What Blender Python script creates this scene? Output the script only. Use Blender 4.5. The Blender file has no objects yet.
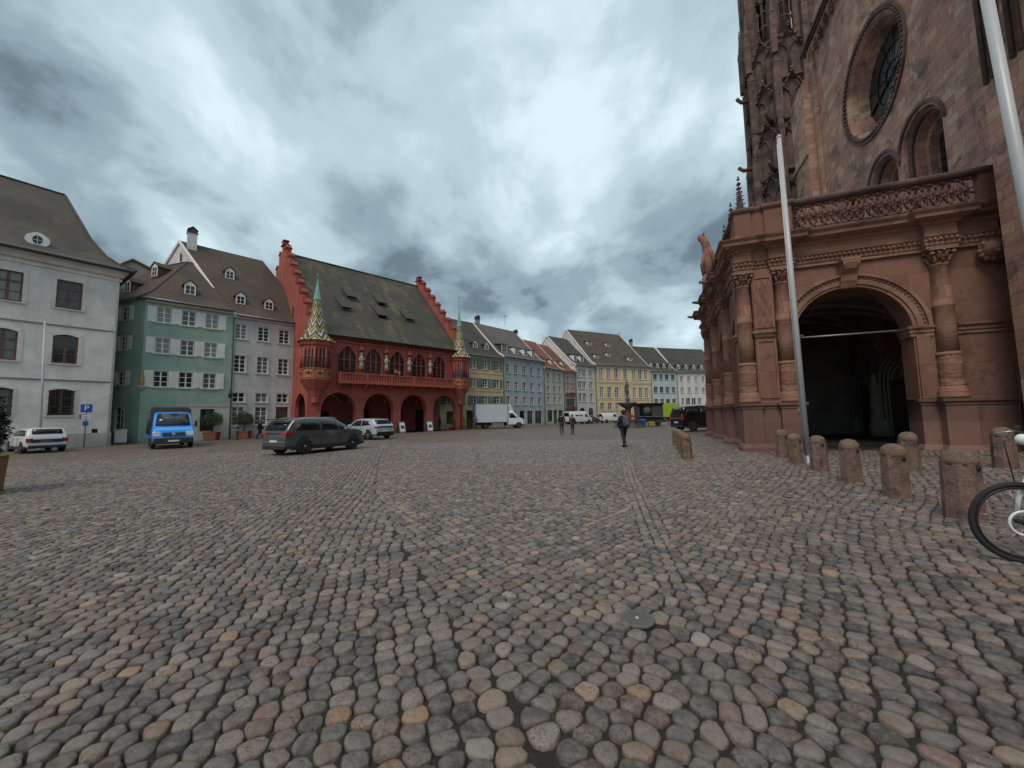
import bpy, bmesh, math, random
import numpy as np
from mathutils import Vector, Matrix
random.seed(7); rng = np.random.default_rng(7)
PI = math.pi
sc = bpy.context.scene
COL = sc.collection
# ------------------------------------------------------------------ camera
cam_d = bpy.data.cameras.new('camera'); cam = bpy.data.objects.new('camera', cam_d); COL.objects.link(cam)
sc.camera = cam
FPX = 385.0; PITCH = math.atan(32/385); ROLL = math.radians(1.1); EYE = 1.6
cam_d.sensor_fit = 'HORIZONTAL'; cam_d.sensor_width = 36.0; cam_d.lens = 36.0*FPX/1024
cam_d.clip_start = .05; cam_d.clip_end = 2000
cam.matrix_world = (Matrix.Translation((0, 0, EYE)) @ Matrix.Rotation(PI/2+PITCH, 4, 'X') @ Matrix.Rotation(-ROLL, 4, 'Z'))
# ------------------------------------------------------------------ world: overcast, broken cloud deck over a Nishita sky
SUN_EL = math.radians(52); SUN_AZ = math.radians(206)      # compass style azimuth, clockwise from +Y
w = bpy.data.worlds.new('World'); sc.world = w; w.use_nodes = True
nt = w.node_tree; N = nt.nodes; L = nt.links
for n in list(N): N.remove(n)
out = N.new('ShaderNodeOutputWorld'); bg = N.new('ShaderNodeBackground'); L.new(bg.outputs[0], out.inputs[0])
sky = N.new('ShaderNodeTexSky'); sky.sky_type = 'NISHITA'; sky.sun_disc = False
sky.sun_elevation = SUN_EL; sky.sun_rotation = SUN_AZ
tc = N.new('ShaderNodeTexCoord'); sep = N.new('ShaderNodeSeparateXYZ'); L.new(tc.outputs['Generated'], sep.inputs[0])
def wm(op, a, b=None, c=None):
    n = N.new('ShaderNodeMath'); n.operation = op
    for i, v in enumerate((a, b, c)):
        if v is None: continue
        if isinstance(v, (int, float)): n.inputs[i].default_value = v
        else: L.new(v, n.inputs[i])
    return n.outputs[0]
zc = wm('ADD', wm('MAXIMUM', sep.outputs[2], 0.0), 0.34)
cx_ = wm('DIVIDE', sep.outputs[0], zc); cy_ = wm('DIVIDE', sep.outputs[1], zc)
cmb = N.new('ShaderNodeCombineXYZ'); L.new(cx_, cmb.inputs[0]); L.new(cy_, cmb.inputs[1]); cmb.inputs[2].default_value = 3.7
def wnoise(scale, det, rough, dist, src):
    n = N.new('ShaderNodeTexNoise'); n.inputs['Scale'].default_value = scale; n.inputs['Detail'].default_value = det
    n.inputs['Roughness'].default_value = rough; n.inputs['Distortion'].default_value = dist
    L.new(src, n.inputs['Vector']); return n.outputs[0]
mp = N.new('ShaderNodeMapping'); mp.inputs['Location'].default_value = (.9, -2.3, 0); mp.inputs['Rotation'].default_value = (0, 0, .5)
mp.inputs['Scale'].default_value = (1, .8, 1); L.new(cmb.outputs[0], mp.inputs[0])
n1 = wnoise(1.0, 3, .5, .3, mp.outputs[0]); n2 = wnoise(2.9, 7, .55, .25, mp.outputs[0]); n3 = wnoise(6.0, 4, .5, .2, mp.outputs[0])
dens = wm('ADD', wm('ADD', wm('MULTIPLY', n1, .45), wm('MULTIPLY', n2, .45)), wm('MULTIPLY', n3, .10))
rp = N.new('ShaderNodeValToRGB'); cr = rp.color_ramp; cr.interpolation = 'EASE'
cr.elements[0].position = .365; cr.elements[0].color = (.63, .765, .82, 1)
cr.elements[1].position = .59; cr.elements[1].color = (.125, .175, .21, 1)
e = cr.elements.new(.45); e.color = (.43, .55, .60, 1)
e = cr.elements.new(.53); e.color = (.25, .34, .39, 1)
L.new(dens, rp.inputs[0])
skm = N.new('ShaderNodeMix'); skm.data_type = 'RGBA'; skm.inputs[0].default_value = .94
skl = N.new('ShaderNodeVectorMath'); skl.operation = 'SCALE'; skl.inputs['Scale'].default_value = .08
L.new(sky.outputs[0], skl.inputs[0]); L.new(skl.outputs[0], skm.inputs[6]); L.new(rp.outputs[0], skm.inputs[7])
L.new(skm.outputs[2], bg.inputs[0]); bg.inputs[1].default_value = 1.0
sd = bpy.data.lights.new('sun', 'SUN'); sd.energy = 1.5; sd.angle = math.radians(28); sd.color = (1, .88, .77)
sun = bpy.data.objects.new('sun', sd); COL.objects.link(sun)
dv = Vector((math.sin(SUN_AZ)*math.cos(SUN_EL), math.cos(SUN_AZ)*math.cos(SUN_EL), math.sin(SUN_EL)))
sun.rotation_euler = dv.to_track_quat('Z', 'Y').to_euler()
vs = sc.view_settings; vs.view_transform = 'Standard'; vs.look = 'None'; vs.exposure = .32; vs.gamma = 1; vs.use_curve_mapping = False

# ------------------------------------------------------------------ helpers
def smooth(t):
    t = max(0., min(1., t)); return t*t*(3-2*t)
def gz(x, y):                       # the square rises gently towards the cathedral
    u = .937*x - .349*y
    return .2*smooth(u/3) + .02*max(0., min(6., u-3))
def tag(o, label=None, cat=None, group=None, kind=None):
    if label: o['label'] = label
    if cat: o['category'] = cat
    if group: o['group'] = group
    if kind: o['kind'] = kind
    return o
def empty(name, loc=(0, 0, 0), rz=0., label=None, cat=None, group=None, scale=1.):
    o = bpy.data.objects.new(name, None); COL.objects.link(o); o.location = loc; o.rotation_euler = (0, 0, rz)
    o.scale = (scale,)*3; o.empty_display_size = .3
    return tag(o, label, cat, group)
def kids(o): return [c for c in bpy.data.objects if c.parent == o]
def copy_tree(o, parent=None):
    c = o.copy(); COL.objects.link(c); c.parent = parent
    for ch in kids(o): copy_tree(ch, c)
    return c
class MB:
    def __init__(s): s.v = []; s.f = []; s.sm = []
    def add(s, vs, fs, smooth=False):
        n = len(s.v); s.v += [tuple(p) for p in vs]; s.f += [tuple(i+n for i in f) for f in fs]; s.sm += [smooth]*len(fs); return s
    def box(s, x0, x1, y0, y1, z0, z1):
        vs = [(x0,y0,z0),(x1,y0,z0),(x1,y1,z0),(x0,y1,z0),(x0,y0,z1),(x1,y0,z1),(x1,y1,z1),(x0,y1,z1)]
        return s.add(vs, [(0,3,2,1),(4,5,6,7),(0,1,5,4),(1,2,6,5),(2,3,7,6),(3,0,4,7)])
    def hexa(s, p):                  # 8 points, bottom 4 ccw then top 4
        return s.add(p, [(0,3,2,1),(4,5,6,7),(0,1,5,4),(1,2,6,5),(2,3,7,6),(3,0,4,7)])
    def prism(s, poly, a, b, axis='y', smooth=False):     # poly in the other two axes
        def P(p, t):
            return {'y': (p[0], t, p[1]), 'x': (t, p[0], p[1]), 'z': (p[0], p[1], t)}[axis]
        n = len(poly); vs = [P(p, a) for p in poly]+[P(p, b) for p in poly]
        fs = [tuple(range(n)), tuple(range(2*n-1, n-1, -1))]+[(i, i+n, (i+1) % n+n, (i+1) % n) for i in range(n)]
        return s.add(vs, fs, smooth)
    def tube(s, pts, r, n=8, cap=True, smooth=True):
        pts = [Vector(p) for p in pts]; rs = r if isinstance(r, (list, tuple)) else [r]*len(pts)
        vs = []; up = Vector((0, 0, 1)); prev = None
        for i, p in enumerate(pts):
            d = (pts[min(i+1, len(pts)-1)]-pts[max(i-1, 0)]).normalized()
            if prev is None:
                a = d.cross(up if abs(d.z) < .95 else Vector((1, 0, 0))).normalized()
            else:
                a = (prev-d*prev.dot(d)).normalized()
            prev = a; b = d.cross(a)
            for k in range(n):
                t = 2*PI*k/n; vs.append(p+(a*math.cos(t)+b*math.sin(t))*rs[i])
        fs = [(i*n+k, i*n+(k+1) % n, (i+1)*n+(k+1) % n, (i+1)*n+k) for i in range(len(pts)-1) for k in range(n)]
        s.add(vs, fs, smooth)
        if cap:
            m = len(s.v)-len(vs); s.f += [tuple(m+k for k in range(n))[::-1], tuple(m+(len(pts)-1)*n+k for k in range(n))]; s.sm += [False]*2
        return s
    def lathe(s, prof, c=(0, 0, 0), n=16, smooth=True, fn=None, a0=0., a1=2*PI, ph=0.):
        full = abs(a1-a0-2*PI) < 1e-6; m = n if full else n+1
        vs = []
        for r, z in prof:
            for k in range(m):
                t = a0+(a1-a0)*k/n+ph; rr = r+(fn(t, z) if fn else 0)
                vs.append((c[0]+rr*math.cos(t), c[1]+rr*math.sin(t), c[2]+z))
        fs = [(i*m+k, i*m+(k+1) % m, (i+1)*m+(k+1) % m, (i+1)*m+k) for i in range(len(prof)-1) for k in range(n)]
        s.add(vs, fs, smooth)
        b = len(s.v)-len(vs)
        if full:
            s.f += [tuple(b+k for k in range(m))[::-1], tuple(b+(len(prof)-1)*m+k for k in range(m))]; s.sm += [False]*2
        return s
    def ball(s, c, r, n=10, m=6):
        rx, ry, rz = r if isinstance(r, (tuple, list)) else (r,)*3
        vs = [(c[0], c[1], c[2]-rz)]
        for i in range(1, m):
            t = -PI/2+PI*i/m
            for k in range(n): vs.append((c[0]+rx*math.cos(t)*math.cos(2*PI*k/n), c[1]+ry*math.cos(t)*math.sin(2*PI*k/n), c[2]+rz*math.sin(t)))
        vs.append((c[0], c[1], c[2]+rz)); T = len(vs)-1
        fs = [(0, 1+(k+1) % n, 1+k) for k in range(n)]
        for i in range(m-2):
            for k in range(n): fs.append((1+i*n+k, 1+i*n+(k+1) % n, 1+(i+1)*n+(k+1) % n, 1+(i+1)*n+k))
        fs += [(1+(m-2)*n+k, 1+(m-2)*n+(k+1) % n, T) for k in range(n)]
        return s.add(vs, fs, True)
    def xf(s, M, start=0):
        for i in range(start, len(s.v)): s.v[i] = tuple(M @ Vector(s.v[i]))
        return s
    def mesh(s, name):
        me = bpy.data.meshes.new(name); me.from_pydata(s.v, [], s.f); me.polygons.foreach_set('use_smooth', s.sm); me.update(); return me
    def build(s, name, m, parent=None, loc=None, bevel=0., rz=None):
        o = bpy.data.objects.new(name, s.mesh(name)); COL.objects.link(o); o.data.materials.append(m)
        if parent: o.parent = parent
        if loc: o.location = loc
        if rz is not None: o.rotation_euler = (0, 0, rz)
        if bevel:
            b = o.modifiers.new('bevel', 'BEVEL'); b.width = bevel; b.segments = 2; b.limit_method = 'ANGLE'; b.harden_normals = False
        return o
def islands(mb, name, m, parent):
    """link every loose piece of a mesh builder as a part of its own"""
    par = list(range(len(mb.v)))
    def f(i):
        while par[i] != i: par[i] = par[par[i]]; i = par[i]
        return i
    for fc in mb.f:
        for i in fc[1:]: par[f(i)] = f(fc[0])
    gr = {}
    for k, fc in enumerate(mb.f): gr.setdefault(f(fc[0]), []).append(k)
    for ks in gr.values():
        q = MB(); mp_ = {}
        for k in ks:
            for i in mb.f[k]:
                if i not in mp_: mp_[i] = len(q.v); q.v.append(mb.v[i])
            q.f.append(tuple(mp_[i] for i in mb.f[k])); q.sm.append(mb.sm[k])
        q.build(name, m, parent)
def inst(name, me, parent=None, loc=(0, 0, 0), rz=0.):
    o = bpy.data.objects.new(name, me); COL.objects.link(o); o.location = loc; o.rotation_euler = (0, 0, rz)
    if parent: o.parent = parent
    return o
def text_mesh(name, txt, size, depth, m, parent, loc, rot):
    c = bpy.data.curves.new(name, 'FONT'); c.body = txt; c.size = size; c.extrude = depth; c.align_x = 'CENTER'; c.align_y = 'CENTER'
    t = bpy.data.objects.new('tmp', c); COL.objects.link(t)
    me = bpy.data.meshes.new_from_object(t.evaluated_get(bpy.context.evaluated_depsgraph_get()))
    bpy.data.objects.remove(t); me.name = name; me.materials.clear(); me.materials.append(m)
    o = inst(name, me, parent, loc); o.rotation_euler = rot; return o

# ------------------------------------------------------------------ materials
def nodes(name):
    m = bpy.data.materials.new(name); m.use_nodes = True; t = m.node_tree; b = t.nodes['Principled BSDF']; return m, t, b
class G:
    """tiny node helper"""
    def __init__(s, t): s.t = t; s.tc = None
    def n(s, k, **p):
        n = s.t.nodes.new(k)
        for a, b in p.items(): setattr(n, a, b)
        return n
    def l(s, a, b): s.t.links.new(a, b)
    def obj(s):
        if not s.tc: s.tc = s.n('ShaderNodeTexCoord')
        return s.tc.outputs['Object']
    def m(s, op, a, b=None, c=None):
        n = s.n('ShaderNodeMath', operation=op)
        for i, v in enumerate((a, b, c)):
            if v is None: continue
            if isinstance(v, (int, float)): n.inputs[i].default_value = v
            else: s.l(v, n.inputs[i])
        return n.outputs[0]
    def noise(s, scale, det=3, rough=.5, vec=None, dist=0.):
        n = s.n('ShaderNodeTexNoise'); n.inputs['Scale'].default_value = scale; n.inputs['Detail'].default_value = det
        n.inputs['Roughness'].default_value = rough; n.inputs['Distortion'].default_value = dist
        s.l(vec if vec is not None else s.obj(), n.inputs['Vector']); return n.outputs[0]
    def scale(s, v, sc_):
        n = s.n('ShaderNodeMapping'); n.inputs['Scale'].default_value = sc_; s.l(v, n.inputs[0]); return n.outputs[0]
    def ramp(s, f, st, mode='LINEAR'):
        n = s.n('ShaderNodeValToRGB'); c = n.color_ramp; c.interpolation = mode
        c.elements[0].position = st[0][0]; c.elements[0].color = (*st[0][1], 1)
        c.elements[1].position = st[-1][0]; c.elements[1].color = (*st[-1][1], 1)
        for p, q in st[1:-1]:
            e = c.elements.new(p); e.color = (*q, 1)
        s.l(f, n.inputs[0]); return n.outputs[0]
    def mix(s, f, a, b, mode='MIX'):
        n = s.n('ShaderNodeMix', data_type='RGBA', blend_type=mode)
        for i, v in ((0, f), (6, a), (7, b)):
            if isinstance(v, (int, float)): n.inputs[i].default_value = v
            elif isinstance(v, tuple): n.inputs[i].default_value = (*v, 1)
            else: s.l(v, n.inputs[i])
        return n.outputs[2]
    def mapr(s, f, a, b, c=0., d=1.):
        n = s.n('ShaderNodeMapRange'); s.l(f, n.inputs[0])
        for i, v in enumerate((a, b, c, d)): n.inputs[i+1].default_value = v
        return n.outputs[0]
    def bump(s, h, b, strength=.4, dist=.02):
        n = s.n('ShaderNodeBump'); n.inputs['Strength'].default_value = strength; n.inputs['Distance'].default_value = dist
        s.l(h, n.inputs['Height']); s.l(n.outputs[0], b.inputs['Normal'])
    def uz(s):
        sp = s.n('ShaderNodeSeparateXYZ'); s.l(s.obj(), sp.inputs[0])
        return s.m('ADD', sp.outputs[0], sp.outputs[1]), sp.outputs[2], sp
def mul(c, k): return tuple(min(1, v*k) for v in c)
def paint(name, c, rough=.5, metal=0., var=.12, coat=0., sc_=3.):
    m, t, b = nodes(name); g = G(t)
    f = g.mapr(g.noise(sc_, 4, .6), .3, .7)
    g.l(g.mix(f, mul(c, 1-var), mul(c, 1+var)), b.inputs['Base Color'])
    b.inputs['Roughness'].default_value = rough; b.inputs['Metallic'].default_value = metal; b.inputs['Coat Weight'].default_value = coat
    return m
def stucco(name, c, dirt=.35):
    m, t, b = nodes(name); g = G(t); u, z, sp = g.uz()
    f = g.mapr(g.noise(.6, 6, .68), .36, .64)
    c1 = g.mix(f, mul(c, .80), mul(c, 1.06))
    st = g.noise(1.6, 4, .6, g.scale(g.obj(), (1.4, 1.4, .16)))          # rain streaks
    c2 = g.mix(g.m('MULTIPLY', g.mapr(st, .5, .75), dirt), c1, mul(c, .55))
    low = g.m('MULTIPLY', g.mapr(g.m('ADD', z, g.m('MULTIPLY', g.noise(2., 4), 1.2)), 1.5, .5), .45)
    c3 = g.mix(low, c2, mul(c, .5))
    g.l(c3, b.inputs['Base Color']); b.inputs['Roughness'].default_value = .9; b.inputs['Specular IOR Level'].default_value = .15
    g.bump(g.noise(30, 3, .6), b, .25, .01); return m
def tiles(name, c1, c2, c3, moss=0., row=.2, col=.19, mossc=(.16, .17, .035)):
    m, t, b = nodes(name); g = G(t); u, z, sp = g.uz()
    r = g.m('DIVIDE', z, row); ri = g.m('FLOOR', r); q = g.m('ADD', g.m('DIVIDE', u, col), g.m('MULTIPLY', g.m('MODULO', ri, 2.), .5)); qi = g.m('FLOOR', q)
    cb = g.n('ShaderNodeCombineXYZ'); g.l(ri, cb.inputs[0]); g.l(qi, cb.inputs[1])
    wn = g.n('ShaderNodeTexWhiteNoise', noise_dimensions='3D'); g.l(cb.outputs[0], wn.inputs['Vector'])
    base = g.mix(wn.outputs[0], c1, c2)
    base = g.mix(g.mapr(g.noise(.35, 5, .6), .38, .66), base, c3)
    base = g.mix(g.mapr(g.noise(5, 3, .6), .5, .8, 0, .5), base, mul(c1, .5))
    if moss:
        v = g.scale(g.obj(), (.8, .3, .3)); mn = g.mapr(g.noise(1.0, 6, .7, v), .5, .6)
        mm = g.m('MULTIPLY', g.m('MULTIPLY', mn, g.mapr(g.noise(3, 4, .7), .35, .6)), moss)
        base = g.mix(mm, base, mossc)
    fz = g.m('FRACT', r); fq = g.m('FRACT', q)
    ed = g.m('MULTIPLY', g.mapr(fz, 0., .16), g.mapr(g.m('ABSOLUTE', g.m('SUBTRACT', fq, .5)), .5, .42))
    base = g.mix(g.m('SUBTRACT', 1., ed), base, mul(c1, .35))
    g.l(base, b.inputs['Base Color']); b.inputs['Roughness'].default_value = .85
    g.bump(g.m('ADD', g.m('SUBTRACT', 1., fz), g.m('MULTIPLY', ed, .3)), b, .6, .03); return m
def ashlar(name, pal, w=.7, h=.36, joint=.5, soot=.4, sootc=(.035, .032, .03), bump=.5, grain=30., sootscale=.35, patch=None):
    m, t, b = nodes(name); g = G(t); u, z, sp = g.uz()
    wob = g.m('MULTIPLY', g.noise(1.3, 2), .05)
    r = g.m('DIVIDE', g.m('ADD', z, wob), h); ri = g.m('FLOOR', r)
    cb0 = g.n('ShaderNodeCombineXYZ'); g.l(ri, cb0.inputs[0])
    wr = g.n('ShaderNodeTexWhiteNoise', noise_dimensions='3D'); g.l(cb0.outputs[0], wr.inputs['Vector'])
    q = g.m('ADD', g.m('DIVIDE', g.m('ADD', u, wob), w), g.m('MULTIPLY', wr.outputs[0], 3.)); qi = g.m('FLOOR', q)
    cb = g.n('ShaderNodeCombineXYZ'); g.l(ri, cb.inputs[0]); g.l(qi, cb.inputs[1])
    wn = g.n('ShaderNodeTexWhiteNoise', noise_dimensions='3D'); g.l(cb.outputs[0], wn.inputs['Vector'])
    k = len(pal); st = [(i/k, p) for i, p in enumerate(pal)]
    base = g.ramp(wn.outputs[0], st, 'CONSTANT')
    base = g.mix(g.mapr(g.noise(2.5, 5, .65), .3, .7, 0, .5), base, mul(pal[0], .62))
    base = g.mix(g.mapr(g.noise(grain, 3, .7), .35, .75, 0, .35), base, mul(pal[0], 1.5))
    if patch:
        base = g.mix(g.mapr(g.noise(.55, 7, .72, None, .6), .54, .57, 0, .8), base, patch[0]); base = g.mix(g.mapr(g.noise(.8, 7, .74, g.scale(g.obj(), (1, 1, .8)), .5), .57, .60, 0, .75), base, patch[1])
    sn = g.mapr(g.noise(sootscale, 6, .68, None, .4), .52, .68)
    base = g.mix(g.m('MULTIPLY', sn, soot), base, sootc)
    fz = g.m('FRACT', r); fq = g.m('FRACT', q)
    ed = g.m('MULTIPLY', g.mapr(g.m('ABSOLUTE', g.m('SUBTRACT', fz, .5)), .5, .5-.014/h), g.mapr(g.m('ABSOLUTE', g.m('SUBTRACT', fq, .5)), .5, .5-.014/w))
    base = g.mix(g.m('MULTIPLY', g.m('SUBTRACT', 1., ed), joint), base, mul(pal[0], .3))
    g.l(base, b.inputs['Base Color']); b.inputs['Roughness'].default_value = .88; b.inputs['Specular IOR Level'].default_value = .2
    hgt = g.m('ADD', g.m('MULTIPLY', ed, .6), g.m('ADD', g.m('MULTIPLY', g.noise(grain*.5, 4, .7), .5), g.m('MULTIPLY', wn.outputs[0], .25)))
    g.bump(hgt, b, bump, .02); return m
def glass(name, c=(.02, .026, .03), rough=.08, curtain=0.):
    m, t, b = nodes(name); g = G(t)
    col = g.mix(g.mapr(g.noise(2.2, 2), .35, .65), mul(c, .6), mul(c, 1.6))
    if curtain:
        oi = g.n('ShaderNodeObjectInfo')
        wv = g.noise(1., 2, .5, g.scale(g.obj(), (16, 16, .2)))
        f = g.m('MULTIPLY', g.mapr(oi.outputs['Random'], .45, .55), curtain)
        col = g.mix(f, col, g.mix(wv, (.09, .09, .09), (.34, .33, .31)))
    g.l(col, b.inputs['Base Color']); b.inputs['Roughness'].default_value = rough; b.inputs['IOR'].default_value = 1.5
    g.bump(g.noise(1.5, 2), b, .02, .03); return m
def leafm(name, a, c):
    m, t, b = nodes(name); g = G(t)
    g.l(g.mix(g.mapr(g.noise(3.5, 3), .35, .65), a, c), b.inputs['Base Color']); b.inputs['Roughness'].default_value = .6
    return m
RS = [(.29, .155, .108), (.215, .115, .085), (.335, .185, .13), (.25, .135, .098)]
M = dict(
    red_sandstone=ashlar('red_sandstone', RS, 1.1, .42, .35, .6, (.085, .058, .048), .6, 28, .9, patch=((.27, .165, .125), (.12, .075, .06))),
    red_plain=ashlar('carved_sandstone', [(.245, .125, .095), (.195, .10, .078)], 2.2, 1.0, .2, .35, (.10, .066, .054), .7, 40, .8, patch=((.24, .14, .105), (.13, .08, .065))),
    plinth=ashlar('plinth_sandstone', [(.20, .112, .094), (.165, .093, .08), (.235, .133, .11)], 1.6, 1.2, .25, .5, (.07, .05, .045), .35, 22, .9),
    cathedral=ashlar('weathered_masonry', [(.48, .27, .205), (.40, .22, .17), (.56, .39, .27), (.50, .285, .22), (.33, .20, .16), (.58, .42, .30), (.43, .235, .185)], .62, .34, .75, .85, (.085, .07, .062), .9, 18, .45, patch=((.46, .25, .19), (.17, .125, .105))),
    gothic=ashlar('dark_gothic_stone', [(.15, .105, .092), (.115, .082, .073), (.20, .135, .11)], .6, .4, .3, .8, (.05, .042, .038), .8, 14, .6),
    interior=ashlar('interior_masonry', [(.33, .28, .26), (.28, .24, .22), (.38, .32, .29)], .8, .4, .3, .5, (.03, .027, .025), .5, 16),  # pale grey stone of the porch vault, floor and inner walls
    pale=stucco('pale_grey_plaster', (.77, .73, .68), .35), trim=paint('stone_trim', (.54, .51, .47), .9), plinth_pale=stucco('grey_plinth', (.5, .485, .465), .6),
    green=stucco('green_plaster', (.34, .46, .385), .3), greyblue=stucco('grey_blue_plaster', (.54, .555, .56), .3),
    white=stucco('white_plaster', (.68, .66, .63), .5), beige=stucco('stained_beige_plaster', (.36, .32, .27), .9),
    red=stucco('red_plaster', (.40, .112, .09), .5), reddark=stucco('dark_red_plaster', (.30, .085, .07), .4),  # second entry: deeper red for arcade back, copings, mullions and pier bases
    yellow=stucco('yellow_plaster', (.68, .54, .31), .25), blue=stucco('light_blue_plaster', (.42, .51, .55), .3),
    palegreen=stucco('pale_green_plaster', (.52, .58, .47), .3), pink=stucco('pink_plaster', (.52, .33, .28), .3),
    cream=stucco('cream_plaster', (.72, .56, .33), .25), iceblue=stucco('ice_blue_plaster', (.50, .60, .62), .3),
    white_paint=paint('white_paint', (.76, .75, .72), .5), brown_wood=paint('brown_window_wood', (.11, .06, .042), .5),
    shutter_green=paint('green_shutter_paint', (.16, .22, .17), .6), iron=paint('dark_iron', (.02, .02, .02), .5, .3),
    copper=paint('green_copper', (.16, .38, .30), .6), gold=paint('gilding', (.45, .30, .10), .5, .4), zinc=paint('zinc', (.22, .23, .24), .45, .5),
    glass=glass('window_glass', (.022, .027, .031), .08, .8), darkglass=glass('dark_glass', (.010, .012, .014), .05),
    leadglass=glass('leaded_glass', (.028, .03, .03), .22),
    roof_brown=tiles('brown_roof_tiles', (.085, .058, .045), (.125, .083, .06), (.06, .048, .04), .35, .22, .2, (.10, .085, .045)),
    roof_dark=tiles('dark_roof_tiles', (.055, .048, .043), (.075, .063, .055), (.045, .041, .037), .2),
    roof_moss=tiles('mossy_roof_tiles', (.055, .048, .040), (.075, .062, .05), (.05, .046, .036), .62, .2, .19, (.19, .17, .055)),
    roof_grey=tiles('grey_roof_tiles', (.12, .10, .10), (.15, .125, .12), (.10, .085, .085), .1),
    roof_red=tiles('red_roof_tiles', (.20, .062, .04), (.25, .08, .05), (.13, .05, .036), .15),
    roof_b1=tiles('weathered_roof_tiles', (.075, .06, .052), (.10, .08, .068), (.055, .049, .043), .2),
    black=paint('black_paint', (.012, .012, .013), .4), rubber=paint('tyre_rubber', (.018, .018, .018), .85), plastic=paint('black_plastic', (.022, .022, .024), .55),
    alu=paint('alloy', (.45, .46, .47), .3, .8), darkalloy=paint('dark_alloy', (.04, .04, .042), .35, .6),
    plate=paint('number_plate', (.6, .6, .6), .4), tail=paint('red_lamp_lens', (.35, .015, .015), .15), lens=paint('clear_lamp_lens', (.5, .52, .55), .1, .2),
    carblue=paint('blue_car_paint', (.02, .25, .78), .25, .0, .05, .6), cargrey=paint('grey_metallic_paint', (.13, .13, .135), .3, .5, .05, .6),
    carsilver=paint('pale_blue_metallic_paint', (.50, .55, .60), .25, .3, .05, .6), carwhite=paint('white_car_paint', (.62, .63, .64), .3, 0, .05, .5),
    carblack=paint('black_car_paint', (.012, .013, .014), .15, .2, .05, .8), tarp=paint('grey_tarpaulin', (.055, .055, .057), .7), vanwhite=paint('van_white_paint', (.66, .69, .72), .35, 0, .04, .3),
    boxwhite=paint('box_panel_white', (.48, .54, .60), .5, 0, .05),
    pole=paint('white_pole_paint', (.47, .48, .49), .35, 0, .06), wood=paint('planter_wood', (.22, .09, .035), .6), palewood=paint('pale_wood', (.48, .35, .2), .6),
    terracotta=paint('terracotta', (.26, .1, .055), .8), soil=paint('planter_soil', (.03, .022, .016), .95), bark=paint('bark', (.07, .05, .035), .9),
    leaf=leafm('bay_leaves', (.025, .05, .014), (.07, .11, .035)), darkleaf=leafm('dark_leaves', (.007, .009, .007), (.02, .026, .016)),
    skin=paint('skin', (.42, .25, .18), .55), cloth_black=paint('black_cloth', (.013, .013, .015), .85), cloth_dark=paint('dark_cloth', (.03, .03, .034), .85),
    cloth_grey=paint('grey_cloth', (.08, .08, .09), .9), denim=paint('dark_denim', (.035, .042, .06), .85), cloth_blue=paint('blue_cloth', (.05, .11, .25), .85), hair=paint('dark_hair', (.02, .014, .01), .6),
    statue=paint('pale_statue_stone', (.42, .38, .33), .8), sign_blue=paint('sign_blue', (.01, .07, .42), .35, 0, .03), sign_white=paint('sign_white', (.75, .75, .75), .4, 0, .03),
    lime=paint('lime_green_tarpaulin', (.30, .48, .03), .6, 0, .2, 0, 1.6), orange=paint('orange_plastic', (.62, .08, .02), .5), binblue=paint('blue_plastic', (.01, .13, .45), .5),
    yellowplastic=paint('yellow_crate_plastic', (.5, .3, .05), .6), basalt=paint('basin_stone', (.11, .105, .098), .8), brownstone=paint('fountain_stone', (.16, .075, .05), .85),
    warm=paint('display_interior', (.45, .24, .09), .7), shopdark=glass('shop_glass', (.02, .02, .02), .1), flower=paint('red_flowers', (.35, .04, .03), .8),
)
def cone_pattern():
    m, t, b = nodes('glazed_zigzag_tiles'); g = G(t); sp = g.n('ShaderNodeSeparateXYZ'); g.l(g.obj(), sp.inputs[0])
    a = g.m('DIVIDE', g.m('ARCTAN2', sp.outputs[1], sp.outputs[0]), 2*PI)
    tri = g.m('ABSOLUTE', g.m('SUBTRACT', g.m('FRACT', g.m('MULTIPLY', a, 8.)), .5))
    f = g.m('FRACT', g.m('ADD', g.m('MULTIPLY', sp.outputs[2], .95), g.m('MULTIPLY', tri, 1.25)))
    c = g.ramp(f, [(0, (.55, .52, .42)), (.24, (.03, .025, .02)), (.44, (.55, .38, .04)), (.62, (.025, .07, .035)), (.80, (.03, .022, .02)), (.92, (.22, .04, .03))], 'CONSTANT')
    c = g.mix(g.mapr(g.noise(9, 3), .4, .7, 0, .5), c, (.05, .05, .04))
    g.l(c, b.inputs['Base Color']); b.inputs['Roughness'].default_value = .35; return m
M['zigzag'] = cone_pattern()
def carved(name, c, sc_=9.):
    m, t, b = nodes(name); g = G(t)
    v = g.n('ShaderNodeTexVoronoi', feature='SMOOTH_F1'); v.inputs['Scale'].default_value = sc_
    nn = g.n('ShaderNodeTexNoise'); nn.inputs['Scale'].default_value = 6; g.l(g.obj(), nn.inputs[0])
    mm = g.n('ShaderNodeMix', data_type='VECTOR'); mm.inputs[0].default_value = .12; g.l(g.obj(), mm.inputs[4]); g.l(nn.outputs[1], mm.inputs[5]); g.l(mm.outputs[1], v.inputs['Vector'])
    g.l(g.mix(g.mapr(g.noise(4, 4), .3, .7), mul(c, .75), mul(c, 1.15)), b.inputs['Base Color']); b.inputs['Roughness'].default_value = .9
    g.bump(v.outputs['Distance'], b, 1., .06); return m
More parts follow.
